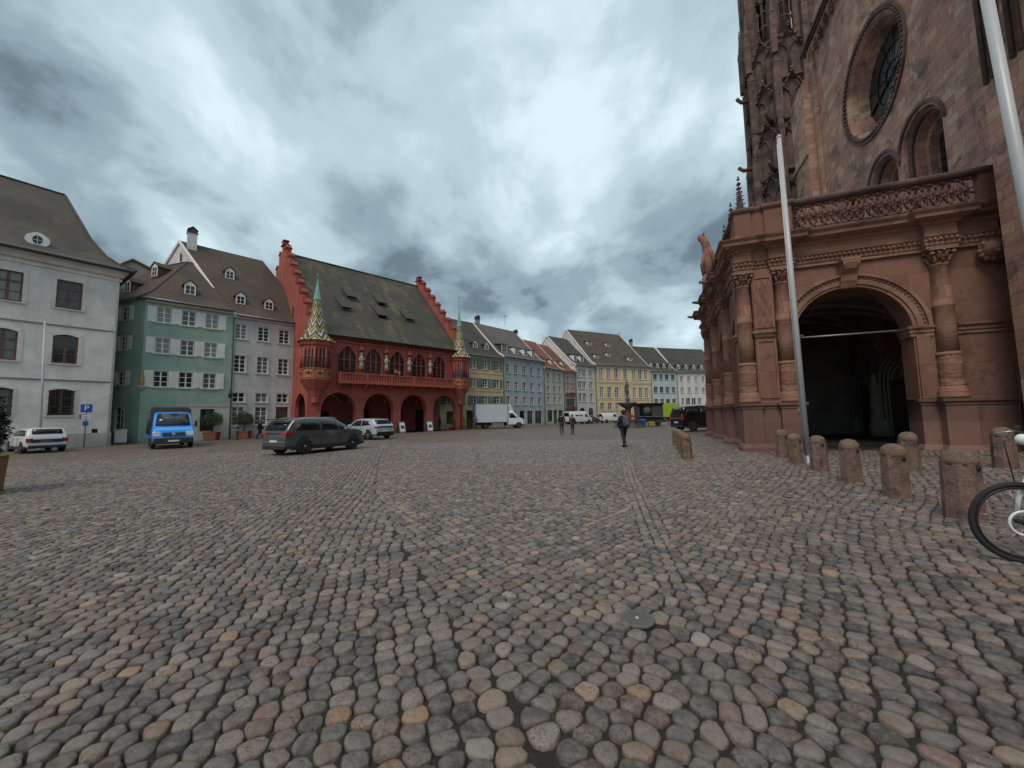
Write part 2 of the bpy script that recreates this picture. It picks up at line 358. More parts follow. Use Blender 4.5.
def boll():
    m, t, b = nodes('bollard_sandstone'); g = G(t)
    oi = g.n('ShaderNodeObjectInfo'); ad = g.n('ShaderNodeVectorMath', operation='ADD'); g.l(g.obj(), ad.inputs[0]); cb = g.n('ShaderNodeCombineXYZ'); g.l(g.m('MULTIPLY', oi.outputs['Random'], 40.), cb.inputs[0]); g.l(cb.outputs[0], ad.inputs[1]); v = ad.outputs[0]
    c = g.mix(g.mapr(g.noise(5, 6, .7, v), .38, .62), (.125, .085, .07), (.235, .145, .115))
    c = g.mix(g.mapr(g.noise(2.2, 6, .7, v), .5, .62, 0, .75), c, (.13, .115, .055))
    c = g.mix(g.mapr(g.noise(45, 3, .7, v), .5, .68, 0, .5), c, (.33, .26, .21))
    c = g.mix(g.mapr(g.noise(3.3, 5, .7, v), .56, .66, 0, .8), c, (.055, .045, .04))
    g.l(c, b.inputs['Base Color']); b.inputs['Roughness'].default_value = .9; b.inputs['Specular IOR Level'].default_value = .2
    g.bump(g.m('ADD', g.noise(30, 5, .7, v), g.m('MULTIPLY', g.noise(7, 3, .6, v), 1.5)), b, .9, .02); return m
M['bollard'] = boll()
M['relief'] = carved('relief_sandstone', (.20, .08, .055))
M['roughcarve'] = carved('crocketed_stone', (.10, .06, .05), 4.)
# ------------------------------------------------------------------ ground
def ground_mat():
    m, t, b = nodes('distant_cobbles'); g = G(t)
    v = g.n('ShaderNodeTexVoronoi'); v.inputs['Scale'].default_value = 8.; v.inputs['Randomness'].default_value = .75; g.l(g.scale(g.obj(), (.85, 1.15, 1)), v.inputs['Vector'])
    v2 = g.n('ShaderNodeTexVoronoi', feature='DISTANCE_TO_EDGE'); v2.inputs['Scale'].default_value = 8.; v2.inputs['Randomness'].default_value = .75; g.l(g.scale(g.obj(), (.85, 1.15, 1)), v2.inputs['Vector'])
    sp = g.n('ShaderNodeSeparateColor'); g.l(v.outputs['Color'], sp.inputs[0])
    c = g.ramp(sp.outputs[0], [(0, (.09, .09, .095)), (.3, (.15, .145, .14)), (.55, (.20, .175, .145)), (.75, (.21, .16, .125)), (.9, (.24, .22, .2))], 'CONSTANT')
    c = g.mix(g.mapr(v2.outputs[0], .02, .09), (.05, .042, .034), c)
    c = g.mix(g.mapr(g.noise(.25, 6, .7), .35, .7, 0, .55), c, (.22, .18, .14)); c = g.mix(g.mapr(g.noise(.9, 6, .75), .52, .7, 0, .6), c, (.075, .065, .055))
    g.l(g.mix(1., c, (.90, .80, .72), 'MULTIPLY'), b.inputs['Base Color']); b.inputs['Roughness'].default_value = .6
    g.bump(g.mapr(v2.outputs[0], 0., .2), b, .5, .03); return m
def bed_mat():
    m, t, b = nodes('joint_earth'); g = G(t)
    c = g.mix(g.mapr(g.noise(40, 4, .7), .3, .7), (.012, .010, .008), (.034, .028, .02))
    c = g.mix(g.mapr(g.noise(1.3, 5, .7), .56, .68), c, (.05, .06, .018))
    g.l(c, b.inputs['Base Color']); b.inputs['Roughness'].default_value = .95; g.bump(g.noise(60, 3, .7), b, .6, .02); return m
def stone_mat():
    m, t, b = nodes('river_cobble_stone'); g = G(t)
    at = g.n('ShaderNodeAttribute', attribute_name='rnd', attribute_type='GEOMETRY')
    sp = g.n('ShaderNodeSeparateXYZ'); g.l(at.outputs['Vector'], sp.inputs[0]); r1, r2, r3 = sp.outputs
    c = g.ramp(r1, [(0, (.075, .073, .075)), (.14, (.11, .105, .103)), (.30, (.155, .142, .13)), (.44, (.20, .175, .148)), (.57, (.23, .205, .178)), (.67, (.225, .17, .125)),
                    (.78, (.19, .15, .12)), (.86, (.27, .205, .145)), (.925, (.225, .145, .115)), (.965, (.28, .18, .105)), (.985, (.31, .29, .26))], 'CONSTANT')
    c = g.mix(.15, c, (.18, .152, .132)); c = g.mix(1., c, (1.05, .97, .945), 'MULTIPLY')
    k = g.mapr(r2, 0, 1, .45, 1.3); ks = g.n('ShaderNodeVectorMath', operation='SCALE'); g.l(c, ks.inputs[0]); g.l(k, ks.inputs['Scale'])
    # granite speckle on some stones, soft mottling on all
    off = g.n('ShaderNodeVectorMath', operation='ADD'); g.l(g.obj(), off.inputs[0]); g.l(at.outputs['Vector'], off.inputs[1])
    spk = g.mapr(g.noise(60, 4, .8, off.outputs[0]), .49, .58)
    c2 = g.mix(g.m('MULTIPLY', spk, g.mapr(r3, .15, .9, .2, .85)), ks.outputs[0], (.05, .047, .043))
    mot = g.mapr(g.noise(14, 5, .68, off.outputs[0]), .40, .62, 0, .75)
    c3 = g.mix(mot, c2, g.mix(.6, c2, (.31, .275, .25)))
    vein = g.mapr(g.m('ABSOLUTE', g.m('SUBTRACT', g.noise(9, 2, .5, off.outputs[0], .8), .5)), .012, .0, 0, .35)
    c3 = g.mix(g.m('MULTIPLY', vein, g.mapr(r3, .7, .75)), c3, (.34, .33, .31))
    # moss and dust zones (wide, irregular)
    c4 = g.mix(g.mapr(g.noise(.5, 5, .65), .5, .75, 0, .35), c3, (.15, .13, .085))
    g.l(c4, b.inputs['Base Color'])
    g.l(g.mapr(g.noise(20, 3), .3, .7, .38, .62), b.inputs['Roughness']); b.inputs['Specular IOR Level'].default_value = .38
    g.bump(g.noise(38, 6, .75, off.outputs[0]), b, .9, .016); return m
gxs = sorted(set([-900, -400, -200, -120, -80, -55]+[round(-40+i*2., 1) for i in range(41)]+[round(2+i*.5, 2) for i in range(37)]+[55, 80, 120, 200, 400, 900]))
gys = sorted(set([-400, -150, -60, -30, -15]+[round(-8+i*1., 1) for i in range(45)]+[40, 45, 50, 56, 64, 75, 90, 110, 140, 200, 400, 1200]))
vs_ = [(x, y, gz(x, y)-(.09 if (math.hypot(x, y) < 29 and y > -1 and abs(x) < 1.4*y+2) else .02)) for y in gys for x in gxs]; nx = len(gxs)
fs_ = [(j*nx+i, j*nx+i+1, (j+1)*nx+i+1, (j+1)*nx+i) for j in range(len(gys)-1) for i in range(nx-1)]
tag(MB().add(vs_, fs_, True).build('ground', ground_mat()), 'wide cobbled square reaching to the far houses', 'ground', kind='structure')

RMAX = 25.
def in_sector(x, y, grow=0.): return (np.abs(x) < 1.45*np.abs(y)+4.6+grow) & (y > .7-grow) & (x*x+y*y < (RMAX+grow)**2)
def gz_np(x, y):
    u = .937*x-.349*y; t = np.clip(u/3, 0, 1); return .2*t*t*(3-2*t)+.02*np.clip(u-3, 0, 6)
bb = MB(); vv = []
bx = [-31+i*.25 for i in range(249)]; by = [0+i*.25 for i in range(126)]
idx = {}
for j, y in enumerate(by):
    for i, x in enumerate(bx):
        idx[i, j] = len(bb.v); bb.v.append((x, y, gz(x, y)-.012))
for j in range(len(by)-1):
    for i in range(len(bx)-1):
        x, y = bx[i]+.125, by[j]+.125
        if bool(in_sector(np.array(x), np.array(y), .3)):
            bb.f.append((idx[i, j], idx[i+1, j], idx[i+1, j+1], idx[i, j+1])); bb.sm.append(True)
tag(bb.build('paving_bed', bed_mat()), 'dark earth showing in the joints between the cobbles', 'paving bed', kind='structure')

# drainage band: a double course of larger setts running away across the square
DR = [(1.01, 1.3), (1.05, 1.87), (1.29, 2.85), (1.54, 3.84), (1.9, 5.45), (2.86, 9.49), (5.28, 18.87), (8.4, 31.), (10.7, 40.)]
DRX = np.array([p[0] for p in DR]); DRY = np.array([p[1] for p in DR])
def drain_x(y): return np.interp(y, DRY, DRX)
def lattice(rot=0., a=.158, b=.1):
    nA, nB = int(84/a), int(62/b)
    I, J = np.meshgrid(np.arange(nA), np.arange(nB), indexing='xy')
    A = -42+I*a+(J % 2)*a/2+rng.uniform(-.23, .23, I.shape)*a
    B = -26+J*b+rng.uniform(-.11, .11, I.shape)*b+(rng.uniform(-.05, .05, nA)*b)[None, :]
    X = A+.10*np.sin(B*.9+1.)+.06*np.sin(A*.7+B*.23)
    Y = B+.16*np.sin(A*.33+.8)+.05*np.sin(A*1.35+B*.45)+.04*np.sin(B*.8+A*.9)
    c, s = math.cos(rot), math.sin(rot)
    return X*c-Y*s, X*s+Y*c
def make_stones(P, th, R, name, K, rings, label):
    n = len(P); nr = len(rings)
    ct, st = np.cos(th), np.sin(th)
    z0 = gz_np(P[:, 0], P[:, 1])+rng.normal(0, .003, n)
    tx = rng.normal(0, .04, (n, 1)); ty = rng.normal(0, .04, (n, 1)); dome = rng.uniform(.6, 1.2, (n, 1))
    V = np.zeros((n, nr*K+1, 3), np.float32)
    for q, (f, z) in enumerate(rings):
        x = R*f*ct; y = R*f*st
        V[:, q*K:(q+1)*K, 0] = P[:, :1]+x; V[:, q*K:(q+1)*K, 1] = P[:, 1:]+y
        V[:, q*K:(q+1)*K, 2] = z0[:, None]+z*(dome if z > 0 else 1.)+x*tx+y*ty
    V[:, -1, 0] = P[:, 0]; V[:, -1, 1] = P[:, 1]; V[:, -1, 2] = z0+rings[-1][1]*dome[:, 0]+.001
    nv = nr*K+1; q4 = []
    for q in range(nr-1):
        for k in range(K): q4.append((q*K+k, q*K+(k+1) % K, (q+1)*K+(k+1) % K, (q+1)*K+k))
    t3 = [((nr-1)*K+k, (nr-1)*K+(k+1) % K, nv-1) for k in range(K)]
    base = (np.arange(n)*nv)[:, None, None]
    Q = (np.array(q4).reshape(-1, 4)[None]+base).reshape(-1); T = (np.array(t3)[None]+base).reshape(-1)
    me = bpy.data.meshes.new(name)
    me.vertices.add(n*nv); me.vertices.foreach_set('co', V.reshape(-1))
    nq, ntr = len(Q)//4, len(T)//3
    me.loops.add(len(Q)+len(T)); me.loops.foreach_set('vertex_index', np.concatenate([Q, T]).astype(np.int32))
    me.polygons.add(nq+ntr)
    me.polygons.foreach_set('loop_start', np.concatenate([np.arange(nq)*4, nq*4+np.arange(ntr)*3]).astype(np.int32))
    me.polygons.foreach_set('use_smooth', np.ones(nq+ntr, bool)); me.update(calc_edges=True)
    at = me.attributes.new('rnd', 'FLOAT_VECTOR', 'POINT')
    at.data.foreach_set('vector', np.broadcast_to(rng.uniform(0, 1, (n, 1, 3)).astype(np.float32), (n, nv, 3)).reshape(-1))
    o = bpy.data.objects.new(name, me); COL.objects.link(o); me.materials.append(STONE); tag(o, label, 'cobblestones', kind='structure')
STONE = stone_mat()
Cx, Cy = 8.17, 13.7; TH = math.radians(20.4)
SEAMY = np.array([-5, .5, 2., 4.5, 9., 16., 31.]); SEAMX = np.array([.9, .7, .1, -1.2, -3.2, -5.5, -9.])
YS_ = np.linspace(.5, 40, 400); ANG_ = np.arctan(np.gradient(drain_x(YS_), YS_))
allP = []
for rot_, side_ in ((math.radians(-23), -1), (math.radians(-4), 1)):
    X, Y = lattice(rot_); X = X.ravel(); Y = Y.ravel()
    k = in_sector(X, Y); X = X[k]; Y = Y[k]
    U_ = (X-Cx)*math.cos(TH)-(Y-Cy)*math.sin(TH); V_ = (X-Cx)*math.sin(TH)+(Y-Cy)*math.cos(TH)
    ok = ~((U_ > .3) & (V_ > .1) & (V_ < 12))
    ok &= np.abs(X-drain_x(Y))*np.cos(np.interp(Y, YS_, ANG_)) > .185
    ok &= (X-np.interp(Y, SEAMY, SEAMX))*side_ > .028
    ok &= np.hypot(X-.94, Y-3.14) > .155
    allP.append(np.stack([X[ok], Y[ok]], 1))
# three courses of small setts form the shallow gutter
yy = np.arange(.75, 25.5, .01); xx = drain_x(yy); ss = np.concatenate([[0], np.cumsum(np.hypot(np.diff(xx), np.diff(yy)))])
gp_ = []
for off in (-.115, .0, .115):
    s = rng.uniform(0, .1)
    while s < ss[-1]-.3:
        l = rng.uniform(.13, .2); c = s+l/2
        dx, dy = np.interp(c+.05, ss, xx)-np.interp(c-.05, ss, xx), np.interp(c+.05, ss, yy)-np.interp(c-.05, ss, yy); h_ = math.hypot(dx, dy)
        gp_.append((np.interp(c, ss, xx)+off*dy/h_+rng.normal(0, .004), np.interp(c, ss, yy)-off*dx/h_)); s += l
gp_ = np.array(gp_); gp_ = gp_[np.hypot(gp_[:, 0]-.94, gp_[:, 1]-3.14) > .15]; allP.append(gp_)
ngut = len(gp_); PTS = np.concatenate(allP); NP_ = len(PTS)
from mathutils.kdtree import KDTree
kd = KDTree(NP_)
for i_, (x_, y_) in enumerate(PTS): kd.insert((x_, y_, 0.), i_)
kd.balance()
NB = 11
nbr = np.zeros((NP_, NB), int)
for i_, (x_, y_) in enumerate(PTS):
    r_ = kd.find_n((x_, y_, 0.), NB+1); ids = [q[1] for q in r_ if q[1] != i_][:NB]
    nbr[i_, :len(ids)] = ids
rad = np.hypot(PTS[:, 0], PTS[:, 1]); isg = np.arange(NP_) >= NP_-ngut
def cells(sel, K, gap):
    P = PTS[sel]; n = len(P); D = PTS[nbr[sel]]-P[:, None, :]; d = np.hypot(D[..., 0], D[..., 1])+1e-6; a_ = np.arctan2(D[..., 1], D[..., 0])
    th = np.linspace(0, 2*PI, K, endpoint=False)[None, :]+rng.uniform(0, 2*PI/K, (n, 1)); acc = np.zeros((n, K))
    for q in range(NB): acc += (np.maximum(np.cos(th-a_[:, q:q+1]), 0)/(d[:, q:q+1]/2))**6.5
    R = np.minimum(np.maximum(acc, 1e-9)**(-1/6.5)*1.02, .105)-gap*rng.uniform(.5, 1.7, (n, 1)); R *= 1+rng.normal(0, .03, (n, K))
    return P, th, np.clip(R, .012, .12)
RN = [(1., -.03), (.985, .0), (.93, .0085), (.76, .0135), (.4, .016)]; RF = [(1., -.01), (.94, .008), (.6, .0125)]; RG = [(1.01, .0), (.62, .011)]
for sel, lab, K_, rg, nm in ((~isg & (rad < 8), 'rounded cobbles of the foreground', 13, RN, 'cobblestones'), (~isg & (rad >= 8) & (rad < 15), 'rounded cobbles just beyond the foreground', 8, RF, 'cobblestones'),
                             (~isg & (rad >= 15), 'rounded cobbles in the middle of the square', 6, RG, 'cobblestones'), (isg & (rad >= 0), 'line of squarer setts forming a shallow gutter', 12, RN, 'gutter_setts')):
    P_, th_, R_ = cells(sel, K_, .0055); make_stones(P_, th_, R_, nm, K_, rg, lab)
def manhole():
    e = empty('manhole_cover', (.94, 3.14, gz(.94, 3.14)+.012), 0, 'round iron manhole cover set among the foreground cobbles', 'manhole cover', None, .68)
    b = MB(); b.lathe([(.19, -.03), (.19, .006), (.175, .010), (.165, .006), (.0, .006)], n=32); b.build('frame', M['basalt'], e)
    b = MB()
    for i in range(-4, 5):
        for j in range(-4, 5):
            x, y = i*.034, j*.034
            if .03 < math.hypot(x, y) < .15: b.box(x-.009, x+.009, y-.009, y+.009, .004, .011)
    b.build('grip_pattern', M['basalt'], e)
    b = MB(); b.lathe([(.028, .004), (.028, .012), (.02, .013), (0, .013)], n=16); b.build('lifting_plug', M['alu'], e)
manhole()

# ------------------------------------------------------------------ facade tools
class Frame:
    """plan frame of a building: origin, bearing of its front (clockwise from +Y)"""
    def __init__(s, x, y, bearing):
        s.o = (x, y); s.b = bearing; s.rz = PI/2-bearing
        s.cx, s.sx = math.cos(s.rz), math.sin(s.rz)
    def W(s, x, y): return (s.o[0]+x*s.cx-y*s.sx, s.o[1]+x*s.sx+y*s.cx)
def wall_holes(mb, x0, x1, z0, z1, holes, depth=.18, y=0., seg=10):
    """sheet facing -y with openings; hole=(a,b,c,d[,rise]); reveals run back by depth"""
    xs = sorted(set([x0, x1]+[h[0] for h in holes]+[h[1] for h in holes])); zs = sorted(set([z0, z1]+[h[2] for h in holes]+[h[3] for h in holes]))
    xs = [v for v in xs if x0-1e-6 <= v <= x1+1e-6]; zs = [v for v in zs if z0-1e-6 <= v <= z1+1e-6]
    for i in range(len(xs)-1):
        run = None
        for j in range(len(zs)-1):
            xm, zm = (xs[i]+xs[i+1])/2, (zs[j]+zs[j+1])/2
            if any(h[0] < xm < h[1] and h[2] < zm < h[3] for h in holes): continue
            mb.add([(xs[i], y, zs[j]), (xs[i+1], y, zs[j]), (xs[i+1], y, zs[j+1]), (xs[i], y, zs[j+1])], [(0, 1, 2, 3)])
    for h in holes:
        a, b, c, d = h[:4]; rise = h[4] if len(h) > 4 else 0; kind = h[5] if len(h) > 5 else 'round'
        if rise:
            arc = []
            for k in range(seg+1):
                t = k/seg
                if kind == 'round':
                    s_ = 2*t-1; xx_ = (a+b)/2-math.cos(PI*t)*(b-a)/2; zz = d-rise+math.sin(PI*t)*rise
                else:
                    xx_ = a+(b-a)*t; s_ = abs(2*t-1); zz = d-rise*(s_**1.7)
                arc.append((xx_, zz))
            for k in range(seg):
                p, q = arc[k], arc[k+1]
                mb.add([(p[0], y, p[1]), (q[0], y, q[1]), (q[0], y, d), (p[0], y, d)], [(0, 1, 2, 3)])
                mb.add([(p[0], y, p[1]), (p[0], y+depth, p[1]), (q[0], y+depth, q[1]), (q[0], y, q[1])], [(0, 1, 2, 3)])
            zt = d-rise
        else:
            zt = d; mb.add([(a, y, d), (a, y+depth, d), (b, y+depth, d), (b, y, d)], [(0, 1, 2, 3)])
        mb.add([(a, y, c), (a, y+depth, c), (a, y+depth, zt), (a, y, zt)], [(0, 1, 2, 3)])
        mb.add([(b, y, c), (b, y, zt), (b, y+depth, zt), (b, y+depth, c)], [(0, 1, 2, 3)])
        mb.add([(a, y, c), (b, y, c), (b, y+depth, c), (a, y+depth, c)], [(0, 1, 2, 3)])
    return mb
CACHE = {}
def cmesh(key, fn, m):
    if key not in CACHE:
        me = fn().mesh(key[0]); me.materials.append(m); CACHE[key] = me
    return CACHE[key]
def window(parent, x0, x1, z0, z1, frame='white_paint', pane='glass', cols=2, rows=3, trim=None, trimw=.14, shutter=None, sill=True, bars=False, rise=0., transom=None, off=(0, 0)):
    """a window part with pane / surround / shutter / sill sub-parts, opening at x0..x1, z0..z1"""
    w_, h_ = round(x1-x0, 3), round(z1-z0, 3)
    def fr():
        b = MB(); t = min(.07, w_*.07)*(1.5 if frame == 'brown_wood' else 1)
        b.box(-.02, t, .09, .16, 0, h_+.05); b.box(w_-t, w_+.02, .09, .16, 0, h_+.05); b.box(t, w_-t, .09, .16, 0, t); b.box(t, w_-t, .09, .16, h_-t, h_+.05)
        for i in range(1, cols):
            x = w_*i/cols; tt = t*.75 if (cols % 2 == 0 and i == cols//2) else t*.4; b.box(x-tt, x+tt, .10, .155, t, h_-t)
        for j in range(1, rows):
            z = h_*j/rows; tt = t*.35 if transom is None or j != transom else t*.75; b.box(t, w_-t, .105, .15, z-tt, z+tt)
        return b
    wo = inst('window', cmesh(('window', w_, h_, frame, cols, rows, transom), fr, M[frame]), parent, (x0+off[0], off[1], z0))
    inst('pane', cmesh(('pane', w_, h_, pane), lambda: MB().box(-.03, w_+.03, .125, .14, -.02, h_+.06), M[pane]), wo)
    if trim:
        def tr():
            b = MB(); q = trimw
            b.box(-q, 0, -.035, .0, -.02, h_-rise*.8); b.box(w_, w_+q, -.035, .0, -.02, h_-rise*.8)
            if rise:
                n = 8; o_, i_ = [], []
                for k in range(n+1):
                    t = k/n; x = w_*t; z = h_-rise+rise*math.sin(PI*t) if rise > .15 else h_-rise+rise*(1-(2*t-1)**2)
                    i_.append((x, z)); o_.append((-q+(w_+2*q)*t, z+q*.95))
                for k in range(n): b.prism([i_[k], i_[k+1], o_[k+1], o_[k]], -.035, 0)
            else: b.box(-q, w_+q, -.035, .0, h_, h_+q)
            return b
        inst('surround', cmesh(('surround', w_, h_, trim, trimw, rise), tr, M[trim]), wo)
    if sill: inst('sill', cmesh(('sill', w_, trim or frame), lambda: MB().box(-.16, w_+.16, -.10, .1, -.11, -.02), M[trim or frame]), wo)
    if shutter:
        def sh():
            b = MB(); s = min(.62, w_*.58)
            b.box(0, s, -.055, -.02, -.02, h_+.02)
            for k in range(11): z = .06+(h_-.12)*k/11; b.box(.05, s-.05, -.068, -.05, z, z+(h_-.12)/16)
            return b
        s = min(.62, w_*.58); me = cmesh(('shutter', w_, h_, shutter), sh, M[shutter])
        inst('shutter', me, wo, (-s-.03, 0, 0)); inst('shutter', me, wo, (w_+.03, 0, 0))
    if bars:
        def br():
            b = MB(); n = max(5, int(w_/.13))
            for i in range(n+1): b.tube([(w_*i/n, -.09, -.05), (w_*i/n, -.09, h_*.96)], .012, 6)
            for z in (.1, h_*.35, h_*.65, h_*.9): b.box(-.05, w_+.05, -.105, -.075, z, z+.03)
            for z in (.15, h_*.85):
                for x in (0, w_): b.box(x-.015, x+.015, -.09, .02, z, z+.03)
            return b
        inst('window_bars', cmesh(('window_bars', w_, h_), br, M['iron']), wo)
    return wo
def roof_strip(mb, prof, x0, x1, shear=0., t=.14):
    """roof skin: profile [(y,z)...] extruded between x0 and x1, sheared in plan"""
    n = len(prof)
    for s in (0, 1):
        for i in range(n-1):
            (y0, z0), (y1, z1) = prof[i], prof[i+1]
            d = -t*s
            q = [(x0+shear*y0, y0, z0+d), (x1+shear*y0, y0, z0+d), (x1+shear*y1, y1, z1+d), (x0+shear*y1, y1, z1+d)]
            mb.add(q, [(0, 1, 2, 3)] if s == 0 else [(3, 2, 1, 0)])
    for i in range(n-1):
        (y0, z0), (y1, z1) = prof[i], prof[i+1]
        for xe, fl in ((x0, 0), (x1, 1)):
            q = [(xe+shear*y0, y0, z0), (xe+shear*y1, y1, z1), (xe+shear*y1, y1, z1-t), (xe+shear*y0, y0, z0-t)]
            mb.add(q, [(0, 1, 2, 3)] if fl == 0 else [(3, 2, 1, 0)])
    for (y0, z0) in (prof[0], prof[-1]):
        mb.add([(x0+shear*y0, y0, z0), (x0+shear*y0, y0, z0-t), (x1+shear*y0, y0, z0-t), (x1+shear*y0, y0, z0)], [(0, 1, 2, 3)])
    return mb
def roof_z(prof, y):
    for (a, b), (c, d) in zip(prof, prof[1:]):
        if a <= y <= c: return b+(d-b)*(y-a)/(c-a)
    return prof[-1][1]
def dormer(parent, x, y, prof, w_=.9, h_=1.0, roofm='roof_brown', wallm='white_paint', kind='gable', deep=None):
    """little roof window standing on the slope at depth y: cheeks, roof, window(>pane)"""
    z = roof_z(prof, y); m_ = (roof_z(prof, y+1.)-z); deep = deep or (h_+.35)/max(.4, m_)+.15
    b = MB(); b.box(-w_/2, w_/2, 0, deep, -.3, h_)
    if kind == 'gable': b.prism([(-w_/2, h_), (w_/2, h_), (0, h_+w_*.45)], 0, deep)
    d = b.build('dormer', M[roofm if kind == 'gable' else wallm], parent, (x, y, z))
    r = MB(); o = .12
    if kind == 'gable':
        for s in (-1, 1):
            r.prism([(s*(w_/2+o), h_-.1), (0, h_+w_*.45+.02), (0, h_+w_*.45+.1), (s*(w_/2+o), h_-.02)], -.12, deep+.3)
    elif kind == 'shed':
        r.hexa([(-w_/2-o, -.15, h_), (w_/2+o, -.15, h_), (w_/2+o, deep+.2, h_+.35), (-w_/2-o, deep+.2, h_+.35), (-w_/2-o, -.15, h_+.08), (w_/2+o, -.15, h_+.08), (w_/2+o, deep+.2, h_+.43), (-w_/2-o, deep+.2, h_+.43)])
    r.build('dormer_roof', M[roofm], d)
    f = MB(); q = .07
    f.box(-w_/2+.03, -w_/2+.03+q, -.04, -.003, .03, h_-.05); f.box(w_/2-.03-q, w_/2-.03, -.04, -.003, .03, h_-.05); f.box(-.025, .025, -.035, -.003, .1, h_-.12)
    f.box(-w_/2+.1, w_/2-.1, -.04, -.003, .03, .1); f.box(-w_/2+.1, w_/2-.1, -.04, -.003, h_-.12, h_-.05); f.box(-w_/2+.1, w_/2-.1, -.03, -.003, h_*.5-.015, h_*.5+.015)
    if kind == 'gable': f.prism([(-w_/2, h_-.05), (w_/2, h_-.05), (0, h_+w_*.43)], -.04, -.003)
    f.box(-w_/2, -w_/2+.03, -.04, -.003, 0, h_-.05); f.box(w_/2-.03, w_/2, -.04, -.003, 0, h_-.05)
    f.build('window_frame', M['white_paint'], d)
    MB().box(-w_/2+.1, w_/2-.1, -.012, -.003, .1, h_-.12).build('pane', M['darkglass'], d)
    return d
def chimney(parent, x, y, z0, z1, w_=.7, m='white', cap='roof_dark'):
    c = MB().box(-w_/2, w_/2, -w_/2, w_/2, z0, z1).build('chimney', M[m], parent, (x, y, 0))
    b = MB(); b.box(-w_/2-.06, w_/2+.06, -w_/2-.06, w_/2+.06, z1, z1+.1)
    b.prism([(-w_/2, z1+.1), (w_/2, z1+.1), (w_/2, z1+.3), (0, z1+.62), (-w_/2, z1+.3)], -w_/2, -w_/2+.12); b.prism([(-w_/2, z1+.1), (w_/2, z1+.1), (w_/2, z1+.3), (0, z1+.62), (-w_/2, z1+.3)], w_/2-.12, w_/2)
    b.prism([(-w_/2-.05, z1+.3), (0, z1+.64), (w_/2+.05, z1+.3), (w_/2+.05, z1+.37), (0, z1+.71), (-w_/2-.05, z1+.37)], -w_/2-.08, w_/2+.08)
    b.build('chimney_cap', M[cap], c); return c
def downpipe(parent, x, z1, m='zinc', y=-.1):
    b = MB(); b.tube([(x, y, 0), (x, y, z1-.4), (x, y-.25, z1-.1)], .055, 8)
    for z in np.arange(1.5, z1-1, 2.4): b.box(x-.08, x+.08, y-.06, .0, z, z+.04)
    return b.build('downpipe', M[m], parent)
def gutter(parent, x0, x1, y, z, m='zinc'):
    return MB().tube([(x0, y, z), (x1, y, z)], .08, 8).build('gutter', M[m], parent)
